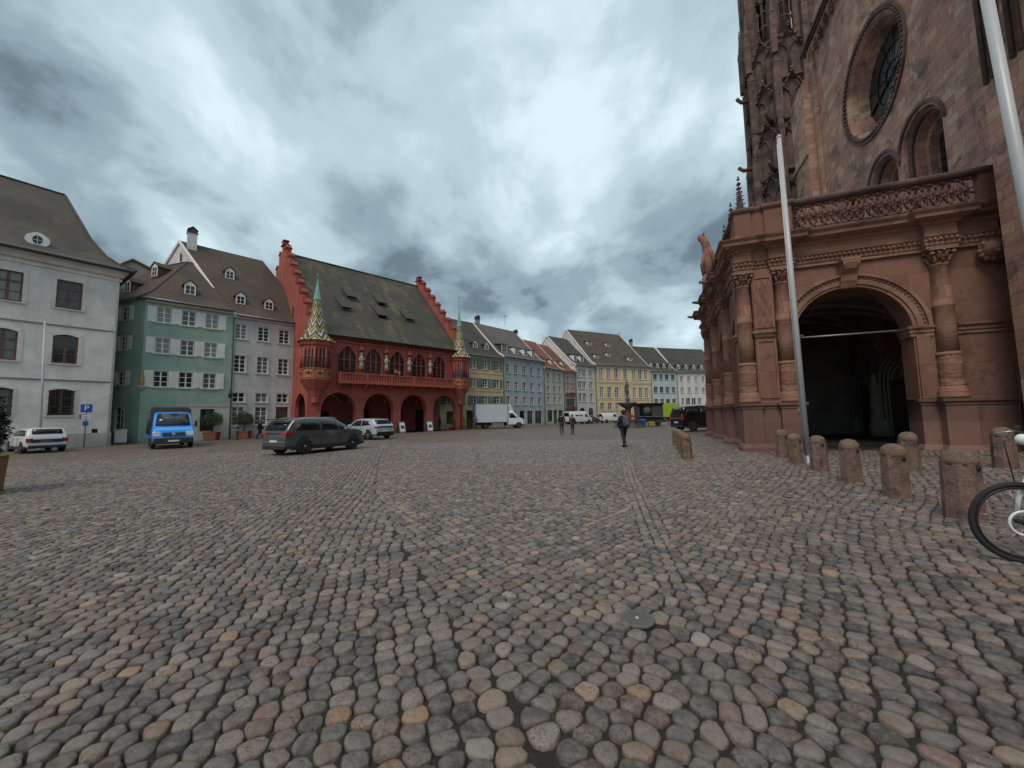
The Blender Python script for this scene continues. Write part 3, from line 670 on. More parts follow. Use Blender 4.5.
def row_house(name, label, A, B, depth, eave, ridge, ridge_y, wallm, roofm, rows, cols, winw, dormers=(), group='town houses along the far side of the square', trim='trim', shutter=None,
              ground=(), frame='white_paint', strings=(), shear=0., wcols=2, wrows=3, chim=(), verge=True, over=.35, rise=0., gable_windows=(), wallz=-.3, gablem=None, pipe=True, cat='house', groundtrim=None, flare=True):
    be = math.atan2(B[0]-A[0], B[1]-A[1]); F = Frame(A[0], A[1], be); W_ = math.hypot(B[0]-A[0], B[1]-A[1])
    e = empty(name, (A[0], A[1], 0), F.rz, label, cat, group)
    holes = []
    for (z0, z1) in rows:
        for c in cols: holes.append((c-winw/2, c+winw/2, z0, z1)+((rise,) if rise else ()))
    for g_ in ground: holes.append(tuple(g_[:4])+((g_[5],) if len(g_) > 5 and g_[5] else ()))
    b = MB(); wall_holes(b, 0, W_, wallz, eave, holes)
    b.add([(0, 0, wallz), (0, depth, wallz), (W_, depth, wallz), (W_, 0, wallz), (0, 0, eave), (0, depth, eave), (W_, depth, eave), (W_, 0, eave)], [(0, 4, 5, 1), (1, 5, 6, 2), (2, 6, 7, 3)])
    b.build('wall', M[wallm], e)
    prof = [(-over, eave-.02), (.9, eave+.02+(ridge-eave)*(.9/ridge_y)*.78), (ridge_y, ridge), (2*ridge_y-.9, eave+(ridge-eave)*(.9/ridge_y)*.78), (2*ridge_y+over, eave)] if flare else [(-over, eave-.1), (ridge_y, ridge), (2*ridge_y+over, eave-.1)]
    gp = [(0, eave-.1), (.9, roof_z(prof, .9)-.16), (ridge_y, ridge-.16), (2*ridge_y-.9, roof_z(prof, .9)-.16), (2*ridge_y, eave-.1)]
    g2 = MB(); g2.prism(gp, 0, .25, 'x'); g2.prism(gp, W_-.25, W_, 'x')
    if gable_windows:
        q_ = MB()
        for gy, gz_ in gable_windows: q_.box(-.03, -.004, gy-.4, gy+.4, gz_, gz_+1.1)
        islands(q_, 'gable_window', M['darkglass'], e)
    g2.build('gable', M[gablem or wallm], e)
    roof_strip(MB(), prof, -.1, W_+.1).build('roof', M[roofm], e)
    if verge:
        v = MB()
        for xe in (-.14, W_+.02): roof_strip(v, [(y, z+.05) for y, z in prof], xe, xe+.12, 0, .26)
        islands(v, 'verge_board', M['white_paint'], e)
    for (z0, z1) in rows:
        for c in cols: window(e, c-winw/2, c+winw/2, z0, z1, frame, 'glass', wcols, wrows, trim, .12, shutter, rise=rise)
    for g_ in ground:
        k = g_[4]
        if k == 'door':
            d = MB().box(g_[0], g_[1], .12, .17, g_[2], g_[3]).build('door', M['brown_wood'], e)
            MB().box(g_[0]+.1, g_[1]-.1, .10, .118, (g_[2]+g_[3])/2+.1, g_[3]-.15).build('door_glass', M['darkglass'], d)
            MB().box(g_[1]-.2, g_[1]-.16, .04, .118, g_[2]+1., g_[2]+1.15).build('handle', M['iron'], d)
        else: window(e, g_[0], g_[1], g_[2], g_[3], k, 'shopdark', 2 if g_[1]-g_[0] < 2 else 3, 1, groundtrim or trim, .1, None, sill=False)
    if strings:
        s = MB()
        for z in strings: s.box(0, W_, -.06, 0, z, z+.14)
        islands(s, 'string_course', M['trim'], e)
    MB().box(0, W_, -.22, -.002, eave-.32, eave-.14).build('eaves_cornice', M['trim' if trim else wallm], e)
    gutter(e, 0, W_, -over-.06, eave-.05)
    if pipe: downpipe(e, W_-.02, eave)
    for d in dormers: dormer(e, *d[:2], prof, *d[2:])
    for c in chim: chimney(e, *c)
    return e, F, prof
# ================================================================== left side of the square
def pole_thing(label, base, top, r0, r1, group=None, band=None, cleat=True):
    e = empty('flagpole', base, 0, label, 'flagpole', group)
    d = Vector(top)-Vector(base)
    b = MB(); b.tube([(0, 0, -.1), tuple(d)], [r0, r1], 16); b.build('pole', M['pole'], e)
    b = MB(); b.ball(tuple(d+Vector((0, 0, .03))), (r1*1.3, r1*1.3, r1*1.2), 12, 8); b.build('finial', M['pole'], e)
    b = MB(); b.lathe([(r0*1.9, -.03), (r0*1.9, .03), (r0*1.15, .08), (r0*1.02, .3)], n=16); b.build('base_collar', M['zinc'], e)
    if cleat:
        u = d.normalized(); h = u*1.35
        b = MB(); b.tube([tuple(h+Vector((-r0-.05, 0, -.08))), tuple(h+Vector((-r0-.05, 0, .1)))], .012, 6); b.box(h.x-r0-.05, h.x-r0*.8, -.015, .015, h.z-.02, h.z+.02); b.build('cleat', M['zinc'], e)
        b = MB(); b.tube([tuple(h+Vector((-r0-.03, 0, 0))), tuple(d*.98+Vector((-r1-.02, 0, 0)))], .006, 5); b.build('halyard', M['white_paint'], e)
    if band:
        p0, p1 = d*band, d*(band+.018); MB().tube([tuple(p0), tuple(p1)], r0*.93, 16).build('sticker_band', M['orange'], e)
    return e

# ---- pale administrative building with a flared hip roof
def building_one():
    F = Frame(-30.19, 29.0, math.radians(34.94)); E_ = 13.45
    e = empty('plaster_building', (*F.o, 0), F.rz, 'pale grey plaster building with brown windows and flared dark roof at the left edge', 'building')
    cs = [-2.5, -5.2, -7.9, -10.6, -13.3, -16.0]; hs = []
    for c in cs: hs += [(c-.62, c+.62, 9.84, 11.87), (c-.6, c+.6, 5.9, 7.97, .16), (c-.58, c+.58, 2.25, 4.1, .14)]
    hs.append((-.75-.2, -.75+.12, .95, 1.25))
    b = MB(); wall_holes(b, -18, 0, -.3, E_, hs, .2)
    b.add([(0, 0, -.3), (0, 14, -.3), (0, 14, E_), (0, 0, E_)], [(0, 1, 2, 3)]); b.add([(-18, 0, -.3), (-18, 14, -.3), (-18, 14, E_), (-18, 0, E_)], [(3, 2, 1, 0)]); b.add([(-18, 14, -.3), (0, 14, -.3), (0, 14, E_), (-18, 14, E_)], [(3, 2, 1, 0)])
    b.build('wall', M['pale'], e)
    s = MB()
    for z in (4.66, 8.52):
        s.box(-18, .05, -.05, 0, z, z+.1); s.box(0, .05, 0, 14, z, z+.1)
    islands(s, 'string_course', M['zinc'], e)
    s = MB(); s.box(-18, .06, -.06, -.002, -.3, .95); s.box(.002, .06, 0, 14, -.3, .95); s.build('plinth', M['plinth_pale'], e)
    s = MB()
    for x in (-.45, -18+.05): s.box(x, x+.4, -.03, -.002, .96, E_-.9)
    islands(s, 'corner_pilaster', M['pale'], e)
    s = MB(); s.box(-18.2, .2, -.2, -.002, E_-.62, E_-.3); s.box(-18.4, .4, -.4, -.002, E_-.3, E_-.1); s.box(.002, .2, 0, 14, E_-.62, E_-.3); s.box(.002, .4, 0, 14, E_-.3, E_-.1); s.box(-18.1, .1, -.1, -.002, E_-.95, E_-.8); s.build('eaves_cornice', M['pale'], e)
    s = MB(); s.add([(-18.4, -.4, E_-.08), (.4, -.4, E_-.08), (.4, 14.4, E_-.08), (-18.4, 14.4, E_-.08)], [(3, 2, 1, 0)])
    for c in cs: pass
    lv = [(-.75, -.75, E_-.05), (.1, .05, 13.85), (1.1, .7, 14.6), (2.6, 1.4, 16.2), (4.4, 1.95, 18.3), (7.0, 2.5, 20.85)]
    def ring(l): y, x, z = l; return [(-18-(-x), y, z), (0-x, y, z), (0-x, 14-y, z), (-18+x, 14-y, z)]
    r = MB()
    for a, c in zip(lv, lv[1:]):
        r.add(ring(a)+ring(c), [(k, (k+1) % 4, (k+1) % 4+4, k+4) for k in range(4)])
    r.add(ring(lv[0])+[(p[0], p[1], p[2]-.12) for p in ring(lv[0])], [(k, k+4, (k+1) % 4+4, (k+1) % 4) for k in range(4)]+[(4, 5, 6, 7)])
    r.build('roof', M['roof_b1'], e)
    hp = MB()
    for sx in (0, 1):
        for sy in (0, 1):
            hp.tube([((-x if sx == 0 else -18+x), (y if sy == 0 else 14-y), z+.03) for y, x, z in lv], .09, 6)
    hp.tube([(-2.5, 7, 20.87), (-15.5, 7, 20.87)], .1, 6); hp.build('ridge_tiles', M['roof_b1'], e)
    gutter(e, -18.5, .6, -.85, E_-.1)
    for c in cs:
        window(e, c-.62, c+.62, 9.84, 11.87, 'brown_wood', 'glass', 2, 3, 'pale', .22, transom=2)
        window(e, c-.6, c+.6, 5.9, 7.97, 'brown_wood', 'glass', 2, 3, 'pale', .22, rise=.16, transom=2)
        window(e, c-.58, c+.58, 2.25, 4.1, 'brown_wood', 'glass', 2, 3, 'pale', .16, rise=.14, bars=True)
    for x in (-4.1, -12.):
        prof = [(y, z) for y, xx_, z in lv]
        y = .55; z = roof_z(prof, y)
        d = MB().box(-.5, .5, .12, 2.0, -.4, .95)
        d = d.build('dormer', M['roof_b1'], e, (x, y, z-.1))
        o = MB(); n = 24
        shape = []
        for k in range(n):
            t = 2*PI*k/n; rr = .62+.13*max(0, math.cos(2*t))*(abs(math.cos(t)) > .5)+(.14 if math.sin(t) < -.75 else 0)
            shape.append((rr*math.cos(t)*1.12, .5+rr*math.sin(t)))
        inner = [(.36*math.cos(2*PI*k/n), .5+.36*math.sin(2*PI*k/n)) for k in range(n)]
        for k in range(n):
            k2 = (k+1) % n; o.prism([inner[k], inner[k2], shape[k2], shape[k]], -.02, .13)
        o.build('oculus_surround', M['white_paint'], d)
        d.scale = (.68, 1, .85)
        p = MB(); p.prism(inner, .06, .09); p.build('pane', M['darkglass'], d)
        q = MB(); q.box(-.36, .36, .02, .055, .48, .52); q.box(-.02, .02, .02, .055, .14, .86); q.build('window_frame', M['white_paint'], d)
    downpipe(e, -.12, E_, 'white_paint')
    MB().box(-1.6, -1.35, -.02, 0, 2.0, 2.32).build('wall_plaque', M['zinc'], e)
    MB().box(-.97, -.62, .1, .15, .94, 1.26).build('vent_grille', M['iron'], e)
    return F
F1 = building_one()

# ---- green corner house and grey-blue house share a street line
GB = math.radians(42.92); FG = Frame(-26.256, 35.8, GB)
def green_house():
    e = empty('corner_house', (*FG.o, 0), FG.rz, 'green corner house with white shutters and brown hipped roof behind the blue van', 'house')
    W_ = 6.05; ev = 12.05; cs = [-4.87, -3.25, -1.6]; rows = [(10.1, 11.4), (7.45, 8.75), (4.6, 5.95)]
    hs = [(c-.47, c+.47, a, b_) for c in cs for a, b_ in rows]+[(-2.15, -1.15, .75, 2.75), (-3.5, -2.75, .1, 2.7), (-5.2, -4.2, 1.2, 2.6)]
    b = MB(); wall_holes(b, -W_, 0, -.3, ev, hs)
    b.build('wall', M['green'], e)
    # shop base in pale stone, proud of the wall
    s = MB(); wall_holes(s, -3.75, -.02, -.3, 2.98, [(-2.15, -1.15, .75, 2.75), (-3.5, -2.75, .1, 2.7)], .03, y=-.03); s.box(-3.75, -.02, -.09, -.031, 2.98, 3.08); s.build('shop_front', M['trim'], e)
    for c in cs:
        for a, b_ in rows: window(e, c-.47, c+.47, a, b_, 'white_paint', 'glass', 2, 3, 'trim', .09, 'white_paint')
    window(e, -2.15, -1.15, .75, 2.75, 'brown_wood', 'shopdark', 1, 1, 'trim', .1, None, False)
    MB().box(-2.1, -1.2, .30, .34, .8, 2.4).build('shop_display', M['warm'], e)
    window(e, -5.2, -4.2, 1.2, 2.6, 'white_paint', 'glass', 2, 2, 'trim', .1)
    d = MB().box(-3.5, -2.75, .12, .17, .1, 2.7).build('door', M['terracotta'], e); MB().box(-3.4, -2.85, .10, .118, 1.4, 2.5).build('door_glass', M['darkglass'], d)
    # side wall running back at an angle
    L_ = 6.4; bs = math.radians(107); rl = (PI/2-bs)-FG.rz                 # rotation of the side frame in the house frame
    sx, sy = -W_+L_*math.cos(math.radians(115.9)), L_*math.sin(math.radians(115.9))
    Ms = Matrix.Translation((sx, sy, 0)) @ Matrix.Rotation(rl, 4, 'Z')
    sh = [(L_-3.0, L_-2.0, 10.35, 11.5), (L_-3.0, L_-2.0, 7.8, 8.95), (L_-3.0, L_-2.0, 4.8, 5.95), (L_-3.0, L_-1.9, 1.0, 2.95, .3)]
    b = MB(); wall_holes(b, 0, L_, -.3, ev, sh); b.xf(Ms); b.build('side_wall', M['green'], e)
    for k, h in enumerate(sh):
        wo = window(e, h[0], h[1], h[2], h[3], 'white_paint', 'glass', 2, 3, 'trim', .1, 'white_paint' if k < 3 else None, rise=.3 if k == 3 else 0)
        wo.matrix_basis = Ms @ Matrix.Translation((h[0], 0, h[2]))
    # roof: front slope, hip, side slope
    A0 = (-W_-.35, -.4, ev-.05); A1 = (.05, -.4, ev-.05); hip = (-3.05, 5.0, 17.4); R1 = (-2.3, 5.0, 17.4)
    k = (-.437, .90); A2 = (sx-.5, sy+.4, ev-.05); R2 = (hip[0]+k[0]*5, hip[1]+k[1]*5, 17.4)
    r = MB()
    def lift(a, c, f, dz): return tuple(a[i]+(c[i]-a[i])*f-(dz if i == 2 else 0) for i in range(3))
    a0m, a1m, a2m = lift(A0, hip, .2, .28), lift(A1, R1, .2, .28), lift(A2, R2, .2, .28)
    for q in ([A0, A1, a1m, a0m], [a0m, a1m, R1, hip], [A2, A0, a0m, a2m], [a2m, a0m, hip, R2]): r.add(q, [(0, 1, 2, 3)])
    dn = lambda p: (p[0], p[1], p[2]-.14)
    r.add([A0, A1, dn(A1), dn(A0)], [(3, 2, 1, 0)]); r.add([A2, A0, dn(A0), dn(A2)], [(3, 2, 1, 0)]); r.add([dn(A0), dn(A1), dn(R1), dn(R2), dn(A2)], [(4, 3, 2, 1, 0)])
    r.add([R2, hip, R1, (R1[0]+k[0]*5, R1[1]+k[1]*5, 13)], [(0, 1, 2, 3)])
    r.build('roof', M['roof_brown'], e)
    h = MB(); h.tube([A0, a0m, hip], .1, 6); h.tube([hip, R1], .1, 6); h.tube([hip, R2], .1, 6); h.build('ridge_tiles', M['roof_brown'], e)
    prof = [(-.4, ev-.05), (.68, ev+.74), (5, 17.4)]
    dormer(e, -3.15, 1.0, prof, .82, .95, 'roof_brown')
    for (s_, dd) in ((2.6, .9), (-.1+1.2, 2.6)):
        pass
    pr = [(-.5, ev-.05), (.5, ev+.74), (4.6, 17.4)]
    for s_, y in ((L_-4.2, .9), (L_-3.9, 2.7)):
        dd = dormer(e, 0, y, pr, .8, 1.0, 'roof_brown'); z = roof_z(pr, y); dd.matrix_basis = Ms @ Matrix.Translation((s_, y, z))
    gutter(e, -W_-.3, 0, -.46, ev-.1, 'zinc'); MB().box(-W_, 0, -.25, -.002, ev-.35, ev-.16).build('eaves_cornice', M['trim'], e)
    # niche with gilded figure at the corner
    n = MB(); n.lathe([(.06, 0), (.26, .3), (.3, .36), (.3, .42)], (-W_+.02, -.12, 4.25), 10); n.build('figure_bracket', M['trim'], e)
    n = MB(); n.lathe([(.16, 0), (.19, .25), (.13, .6), (.17, .75), (.07, .95), (.1, 1.05), (.08, 1.18), (.0, 1.22)], (-W_+.02, -.14, 4.67), 10); n.build('corner_figure', M['gold'], e)
    n = MB(); n.tube([(-W_-1.2, .9, 4.6), (-W_-1.35, -.1, 4.75)], .02, 6); n.tube([(-W_-1.2, .9, 4.15), (-W_-1.34, -.05, 4.7)], .015, 6); n.ball((-W_-1.35, -.15, 4.5), (.05, .22, .22), 10, 8); n.build('hanging_sign', M['iron'], e)
    lamp = MB(); lamp.tube([(-.1, 0, 4.4), (-.1, -.45, 4.5), (-.1, -.45, 4.25)], .02, 6); lamp.lathe([(.04, .45), (.16, .38), (.13, 0), (.03, -.06)], (-.1, -.45, 3.8), 8); lamp.build('wall_lantern', M['iron'], e)
def grey_house():
    e = empty('gabled_house', (*FG.o, 0), FG.rz, 'grey-blue plastered house with steep brown roof, white left gable and chimney beside the red hall', 'house')
    W_ = 7.2; ev = 11.75; cs = [.62, 2.5, 4.33, 6.2]; hs = []
    for c in cs: hs += [(c-.47, c+.47, 9.45, 10.85), (c-.47, c+.47, 6.25, 7.85), (c-.5, c+.5, 3.4, 4.3)]
    hs += [(c-.5, c+.5, 1.2, 2.95) for c in cs[:2]]+[(cs[2]-.55, cs[2]+.55, .1, 2.95), (cs[3]-.5, cs[3]+.5, 1.2, 2.95)]
    b = MB(); wall_holes(b, 0, W_, -.3, ev, hs); b.build('wall', M['greyblue'], e)
    for c in cs:
        window(e, c-.47, c+.47, 9.45, 10.85, 'white_paint', 'glass', 2, 4, 'trim', .12, rise=.0); window(e, c-.47, c+.47, 6.25, 7.85, 'white_paint', 'glass', 2, 4, 'trim', .12)
        window(e, c-.5, c+.5, 3.4, 4.3, 'white_paint', 'glass', 2, 2, 'trim', .16)
        if c != cs[2]: window(e, c-.5, c+.5, 1.2, 2.95, 'white_paint', 'glass', 2, 4, 'trim', .16)
    d = MB().box(cs[2]-.55, cs[2]+.55, .12, .17, .1, 2.95).build('door', M['brown_wood'], e)
    q = MB()
    for i in (-1, 1):
        for j in range(3): q.box(cs[2]+i*.27-.19, cs[2]+i*.27+.19, .095, .118, .35+j*.85, 1.0+j*.85)
    q.build('door_panel', M['brown_wood'], d)
    q = MB(); q.box(cs[2]-.75, cs[2]-.55, -.06, 0, 0, 2.95); q.box(cs[2]+.55, cs[2]+.75, -.06, 0, 0, 2.95); q.box(cs[2]-.75, cs[2]+.75, -.08, 0, 2.95, 3.2); q.build('door_surround', M['trim'], e)
    MB().box(0, W_, -.05, -.002, -.3, .75).build('plinth', M['plinth_pale'], e)
    sh = -.486; RY = 7.0; RZ = 20.15
    prof = [(-.4, ev-.05), (.8, ev+.9), (RY, RZ), (RY*2-.8, ev+.9), (RY*2+.4, ev-.05)]
    gp = [(0, ev-.2), (.8, ev+.72), (RY, RZ-.17), (2*RY-.8, ev+.72), (2*RY, ev-.2)]
    g = MB()
    for x0 in (0., W_-.25):
        g.add([(x0+sh*y, y, z) for y, z in gp]+[(x0+.25+sh*y, y, z) for y, z in gp], [(0, 1, 2, 3, 4), (9, 8, 7, 6, 5)])
    g.add([(0, 0, -.3), (sh*14, 14, -.3), (sh*14, 14, ev), (0, 0, ev)], [(0, 1, 2, 3)]); g.add([(sh*14, 14, -.3), (W_+sh*14, 14, -.3), (W_+sh*14, 14, ev), (sh*14, 14, ev)], [(0, 1, 2, 3)])
    g.build('gable', M['white'], e)
    roof_strip(MB(), prof, -.08, W_+.1, sh).build('roof', M['roof_brown'], e)
    v = MB(); roof_strip(v, [(y, z+.05) for y, z in prof], -.16, -.04, sh, .3); v.build('verge_board', M['white_paint'], e)
    for x, y, z, w_, h_ in ((sh*6.9-.03, 6.9, 18.0, .5, .8),):
        MB().box(x-.02, x+.02, y-.25, y+.25, z, z+h_).build('gable_window', M['darkglass'], e)
    for x, y in ((.95, 1.15), (3.35, 1.05), (.95+.0, 3.7)):
        dormer(e, x+sh*y*.4, y, prof, .78, .9, 'roof_brown')
    chimney(e, -2.55, 6.6, 18.5, 21.0, .75, 'white', 'roof_brown')
    gutter(e, 0, W_, -.46, ev-.1); downpipe(e, .03, ev); MB().box(0, W_, -.25, -.002, ev-.35, ev-.16).build('eaves_cornice', M['trim'], e)
def rear_house():
    x, y = FG.W(-8.0, 9.2)
    e = empty('rear_house', (x, y, 0), FG.rz, 'stained beige gable wall showing between the green house roof and the pale building', 'house')
    b = MB(); b.prism([(-2.6, -.3), (5.5, -.3), (5.5, 15.9), (1.3, 17.7), (-2.6, 14.2)], 0, 8); b.build('wall', M['beige'], e)
    r = MB(); r.prism([(-2.9, 13.95), (1.3, 17.72), (5.8, 15.75), (5.8, 15.95), (1.3, 17.95), (-2.9, 14.2)], -.1, 8.2); r.build('roof', M['roof_brown'], e)
    MB().box(.3, .6, -.03, -.002, 16.4, 16.9).build('slit_window', M['darkglass'], e)
green_house(); grey_house(); rear_house()

# ---- the red merchants' hall with arcade, balcony and two corner turrets
def red_hall():
    F = Frame(-18.6, 36.55, math.radians(45.2)); S = 4.18
    e = empty('merchants_hall', (*F.o, 0), F.rz, 'red hall with stepped gables, arcade, long balcony and two patterned spire turrets', 'hall')
    xl, xr = -.75, 17.45; EV = 10.0; RY = 10.2; RZ = 21.0
    arches = [(k*S+.4, (k+1)*S-.4, -.3, 4.25, 1.75) for k in range(4)]
    wc = [2.82+2.75*k for k in range(5)]
    b = MB(); wall_holes(b, -.4, 17.1, -.3, 5.2, arches, .75, seg=16); b.build('arcade_wall', M['red'], e)
    b = MB(); wall_holes(b, -.4, 17.1, 5.2, EV, [(c-.9, c+.9, 6.2, 8.95, 1.0, 'point') for c in wc], .3, seg=12); b.build('wall', M['red'], e)
    # pillar rear faces and side walls with a side arch
    for x in (xl, xr-.35):
        m = MB(); wall_holes(m, 0, 4.6, -.3, EV, [(.75, 4.0, -.3, 4.2, 1.6)], .35, seg=12); m.add([(4.6, 0, -.3), (20.4, 0, -.3), (20.4, 0, EV), (4.6, 0, EV)], [(0, 1, 2, 3)])
        m2 = MB(); m2.v = [(x, p[0], p[2]) if p[1] == 0 else (x+.35, p[0], p[2]) for p in m.v]; m2.f = m.f; m2.sm = m.sm
        m2.add([(x+.35, 4.6, -.3), (x+.35, 20.4, -.3), (x+.35, 20.4, EV), (x+.35, 4.6, EV)], [(0, 1, 2, 3)])
        m2.build('side_wall', M['red'], e)
    b = MB(); b.box(xl, -.4, 0, .35, -.3, EV); b.box(17.1, xr, 0, .35, -.3, EV); b.build('corner_pier', M['red'], e)
    hs = [(1.2, 2.8, .0, 2.6, .4), (5.4, 7.2, .0, 2.9, .5), (9.6, 11.4, .9, 2.9), (13.2, 14.5, 0, 2.6)]
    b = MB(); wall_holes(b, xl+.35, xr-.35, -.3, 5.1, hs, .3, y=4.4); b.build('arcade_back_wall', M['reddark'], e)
    b = MB()
    for h in hs: b.box(h[0]-.05, h[1]+.05, 4.62, 4.66, h[2]-.1, h[3]+.1)
    b.build('arcade_door', M['darkglass'], e)
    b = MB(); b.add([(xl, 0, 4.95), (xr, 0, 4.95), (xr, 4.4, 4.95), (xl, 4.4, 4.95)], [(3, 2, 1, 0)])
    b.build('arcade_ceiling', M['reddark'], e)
    b = MB()
    for k in range(4):                       # pale vault ribs fanning over each bay
        cx0 = (k+.5)*S
        for sx in (-1, 1):
            for f in (.25, .6, 1.):
                pts = [(cx0+sx*(S/2-.45)*f*math.sin(PI/2*t), 4.35-3.6*(1-t)*.02-(.0), 4.9-1.7*t*t*f) if False else (cx0+sx*(S/2-.45)*f*t, 4.3-.2*t, 4.85-1.4*t*t*f) for t in (0, .25, .5, .75, 1)]
                b.tube(pts, .06, 6)
    b.build('vault_ribs', M['statue'], e)
    b = MB(); b.box(xl, xr, .02, 20.4, -.3, -.02)
    b.add([(xl, 20.4, -.3), (xr, 20.4, -.3), (xr, 20.4, EV), (xl, 20.4, EV)], [(0, 1, 2, 3)]); b.build('rear_wall', M['red'], e)
    # pier bases / arch mouldings
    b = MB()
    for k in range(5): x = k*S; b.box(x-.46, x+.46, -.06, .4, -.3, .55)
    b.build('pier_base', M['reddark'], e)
    for a in arches:
        b = MB(); n = 16; cxx = (a[0]+a[1])/2; w2 = (a[1]-a[0])/2
        for k in range(n):
            t0, t1 = PI*k/n, PI*(k+1)/n
            P_ = lambda t, o: (cxx-math.cos(t)*(w2+o), a[3]-a[4]+math.sin(t)*(a[4]+o))
            b.prism([P_(t0, 0.02), P_(t1, .02), P_(t1, .2), P_(t0, .2)], -.07, -.003)
        b.build('arch_moulding', M['red'], e)
    # windows of the great hall
    for c in wc:
        wo = inst('window', cmesh(('window', 'hall'), lambda: hall_window(), M['reddark']), e, (c, 0, 6.2))
        inst('pane', cmesh(('pane', 'hall'), lambda: MB().box(-.95, .95, .2, .22, -.05, 2.8), M['leadglass']), wo)
        def hood():
            q = MB(); n = 12; i_, o_ = [], []
            for k in range(n+1):
                t = k/n; s_ = abs(2*t-1); x = -.9+1.8*t; z = 2.75-1.0*(s_**1.7); i_.append((x*1.03, z+.02)); o_.append((x*1.14, z+.17))
            for k in range(n): q.prism([i_[k], i_[k+1], o_[k+1], o_[k]], -.1, -.003)
            for s_ in (-1, 1): q.box(min(s_*.93, s_*1.03), max(s_*.93, s_*1.03), -.08, -.003, 0, 1.75)
            return q
        inst('hood_mould', cmesh(('hood_mould',), hood, M['red']), wo)
    # balcony
    b = MB(); b.box(1.75, 15.35, -1.0, -.002, 5.12, 5.32); b.build('balcony_floor', M['red'], e)
    b = MB()
    for k in range(6):
        x = 1.9+k*2.65; b.prism([(-.95, 5.12), (-.002, 5.12), (-.002, 4.35), (-.25, 4.6), (-.7, 4.95)], x-.12, x+.12, 'x')
        if k < 5:
            x += 1.32; b.prism([(-.85, 5.12), (-.002, 5.12), (-.002, 4.7), (-.5, 4.95)], x-.1, x+.1, 'x')
    b.build('balcony_bracket', M['red'], e)
    b = MB(); b.box(1.75, 15.35, -1.0, -.9, 6.06, 6.18); b.box(1.75, 15.35, -.98, -.92, 5.32, 5.42)
    for k in range(46): x = 1.8+k*.3; b.box(x-.05, x+.05, -.97, -.93, 5.42, 6.06)
    for k in range(6): x = 1.83+k*2.69; b.box(x-.09, x+.09, -1.02, -.88, 5.3, 6.24)
    b.box(1.75, 1.83, -.9, 0, 5.32, 6.15); b.box(15.27, 15.35, -.9, 0, 5.32, 6.15); b.build('balcony_railing', M['red'], e)
    MB().box(1.8, 15.3, -.9, -.87, 5.42, 6.06).build('balcony_panel', M['reddark'], e)
    # statues on brackets under canopies
    for k in range(4):
        x = wc[k]+1.375
        s = MB(); s.lathe([(.05, 0), (.2, .25), (.24, .3), (.24, .36)], (x, -.2, 6.45), 8); s.build('statue_bracket', M['red'], e)
        s = MB(); s.lathe([(.19, 0), (.2, .3), (.15, .75), (.2, 1.05), (.21, 1.15), (.08, 1.28), (.07, 1.33), (.12, 1.42), (.11, 1.56), (.03, 1.64)], (x, -.22, 6.82), 10, fn=lambda t, z: .025*math.sin(5*t+z*3))
        s.tube([(x-.2, -.24, 7.9), (x-.28, -.34, 7.6), (x-.08, -.42, 7.55)], .055, 6); s.tube([(x+.2, -.24, 7.9), (x+.27, -.32, 7.65), (x+.2, -.44, 7.8)], .055, 6); s.build('statue', M['statue'], e)
        s = MB(); s.lathe([(.3, 0), (.3, .14), (.22, .2), (.1, .6), (.03, .95)], (x, -.18, 8.62), 6)
        for q in range(6): t = 2*PI*q/6; s.lathe([(.05, -.1), (.05, .2), (.01, .35)], (x+.27*math.cos(t), -.18+.27*math.sin(t), 8.62), 4)
        s.build('statue_canopy', M['red'], e)
    b = MB()
    for x, z in ((3.7, 6.75), (7.6, 6.6), (8.0, 6.45)): b.prism([(x-.16, z), (x, z-.25), (x+.16, z), (x+.13, z+.2), (x-.13, z+.2)], -.95-.12, -.95-.05)
    b.build('gilded_shield', M['gold'], e)
    b = MB(); b.box(-.4, 17.1, -.14, -.002, 9.3, 9.48); b.box(-.4, 17.1, -.3, -.002, 9.72, 9.9)
    for k in range(44): x = -.2+k*.4; b.box(x-.06, x+.06, -.22, -.003, 9.5, 9.72)
    b.build('cornice', M['red'], e)
    # roof
    prof = [(-.5, 9.85), (.7, 10.75), (RY, RZ), (2*RY-.7, 10.75), (2*RY+.4, 9.85)]
    roof_strip(MB(), prof, xl+.5, xr-.5).build('roof', M['roof_moss'], e)
    gutter(e, 0, 17, -.58, 9.85, 'iron')
    MB().tube([(xl+.5, RY, RZ+.05), (xr-.5, RY, RZ+.05)], .12, 6).build('ridge_tiles', M['roof_moss'], e)
    # shed dormers: measured on the slope
    mm = (RZ-10.75)/(RY-.7)
    for x, z in DORM:
        y = .7+(z-10.75)/mm
        d = MB(); d.hexa([(-.62, 0, -.1), (.62, 0, -.1), (.62, 1.9, 1.2), (-.62, 1.9, 1.2), (-.62, 0, .42), (.62, 0, .42), (.62, 1.9, 2.15), (-.62, 1.9, 2.15)])
        do = d.build('dormer', M['roof_dark'], e, (x, y, z)); do.scale = (.8, .85, .8)
        MB().hexa([(-.8, -.3, .38), (.8, -.3, .38), (.8, 2.3, 2.55), (-.8, 2.3, 2.55), (-.8, -.3, .46), (.8, -.3, .46), (.8, 2.3, 2.63), (-.8, 2.3, 2.63)]).build('dormer_roof', M['roof_moss'], do)
        MB().box(-.52, .52, -.02, -.004, -.02, .36).build('pane', M['darkglass'], do)
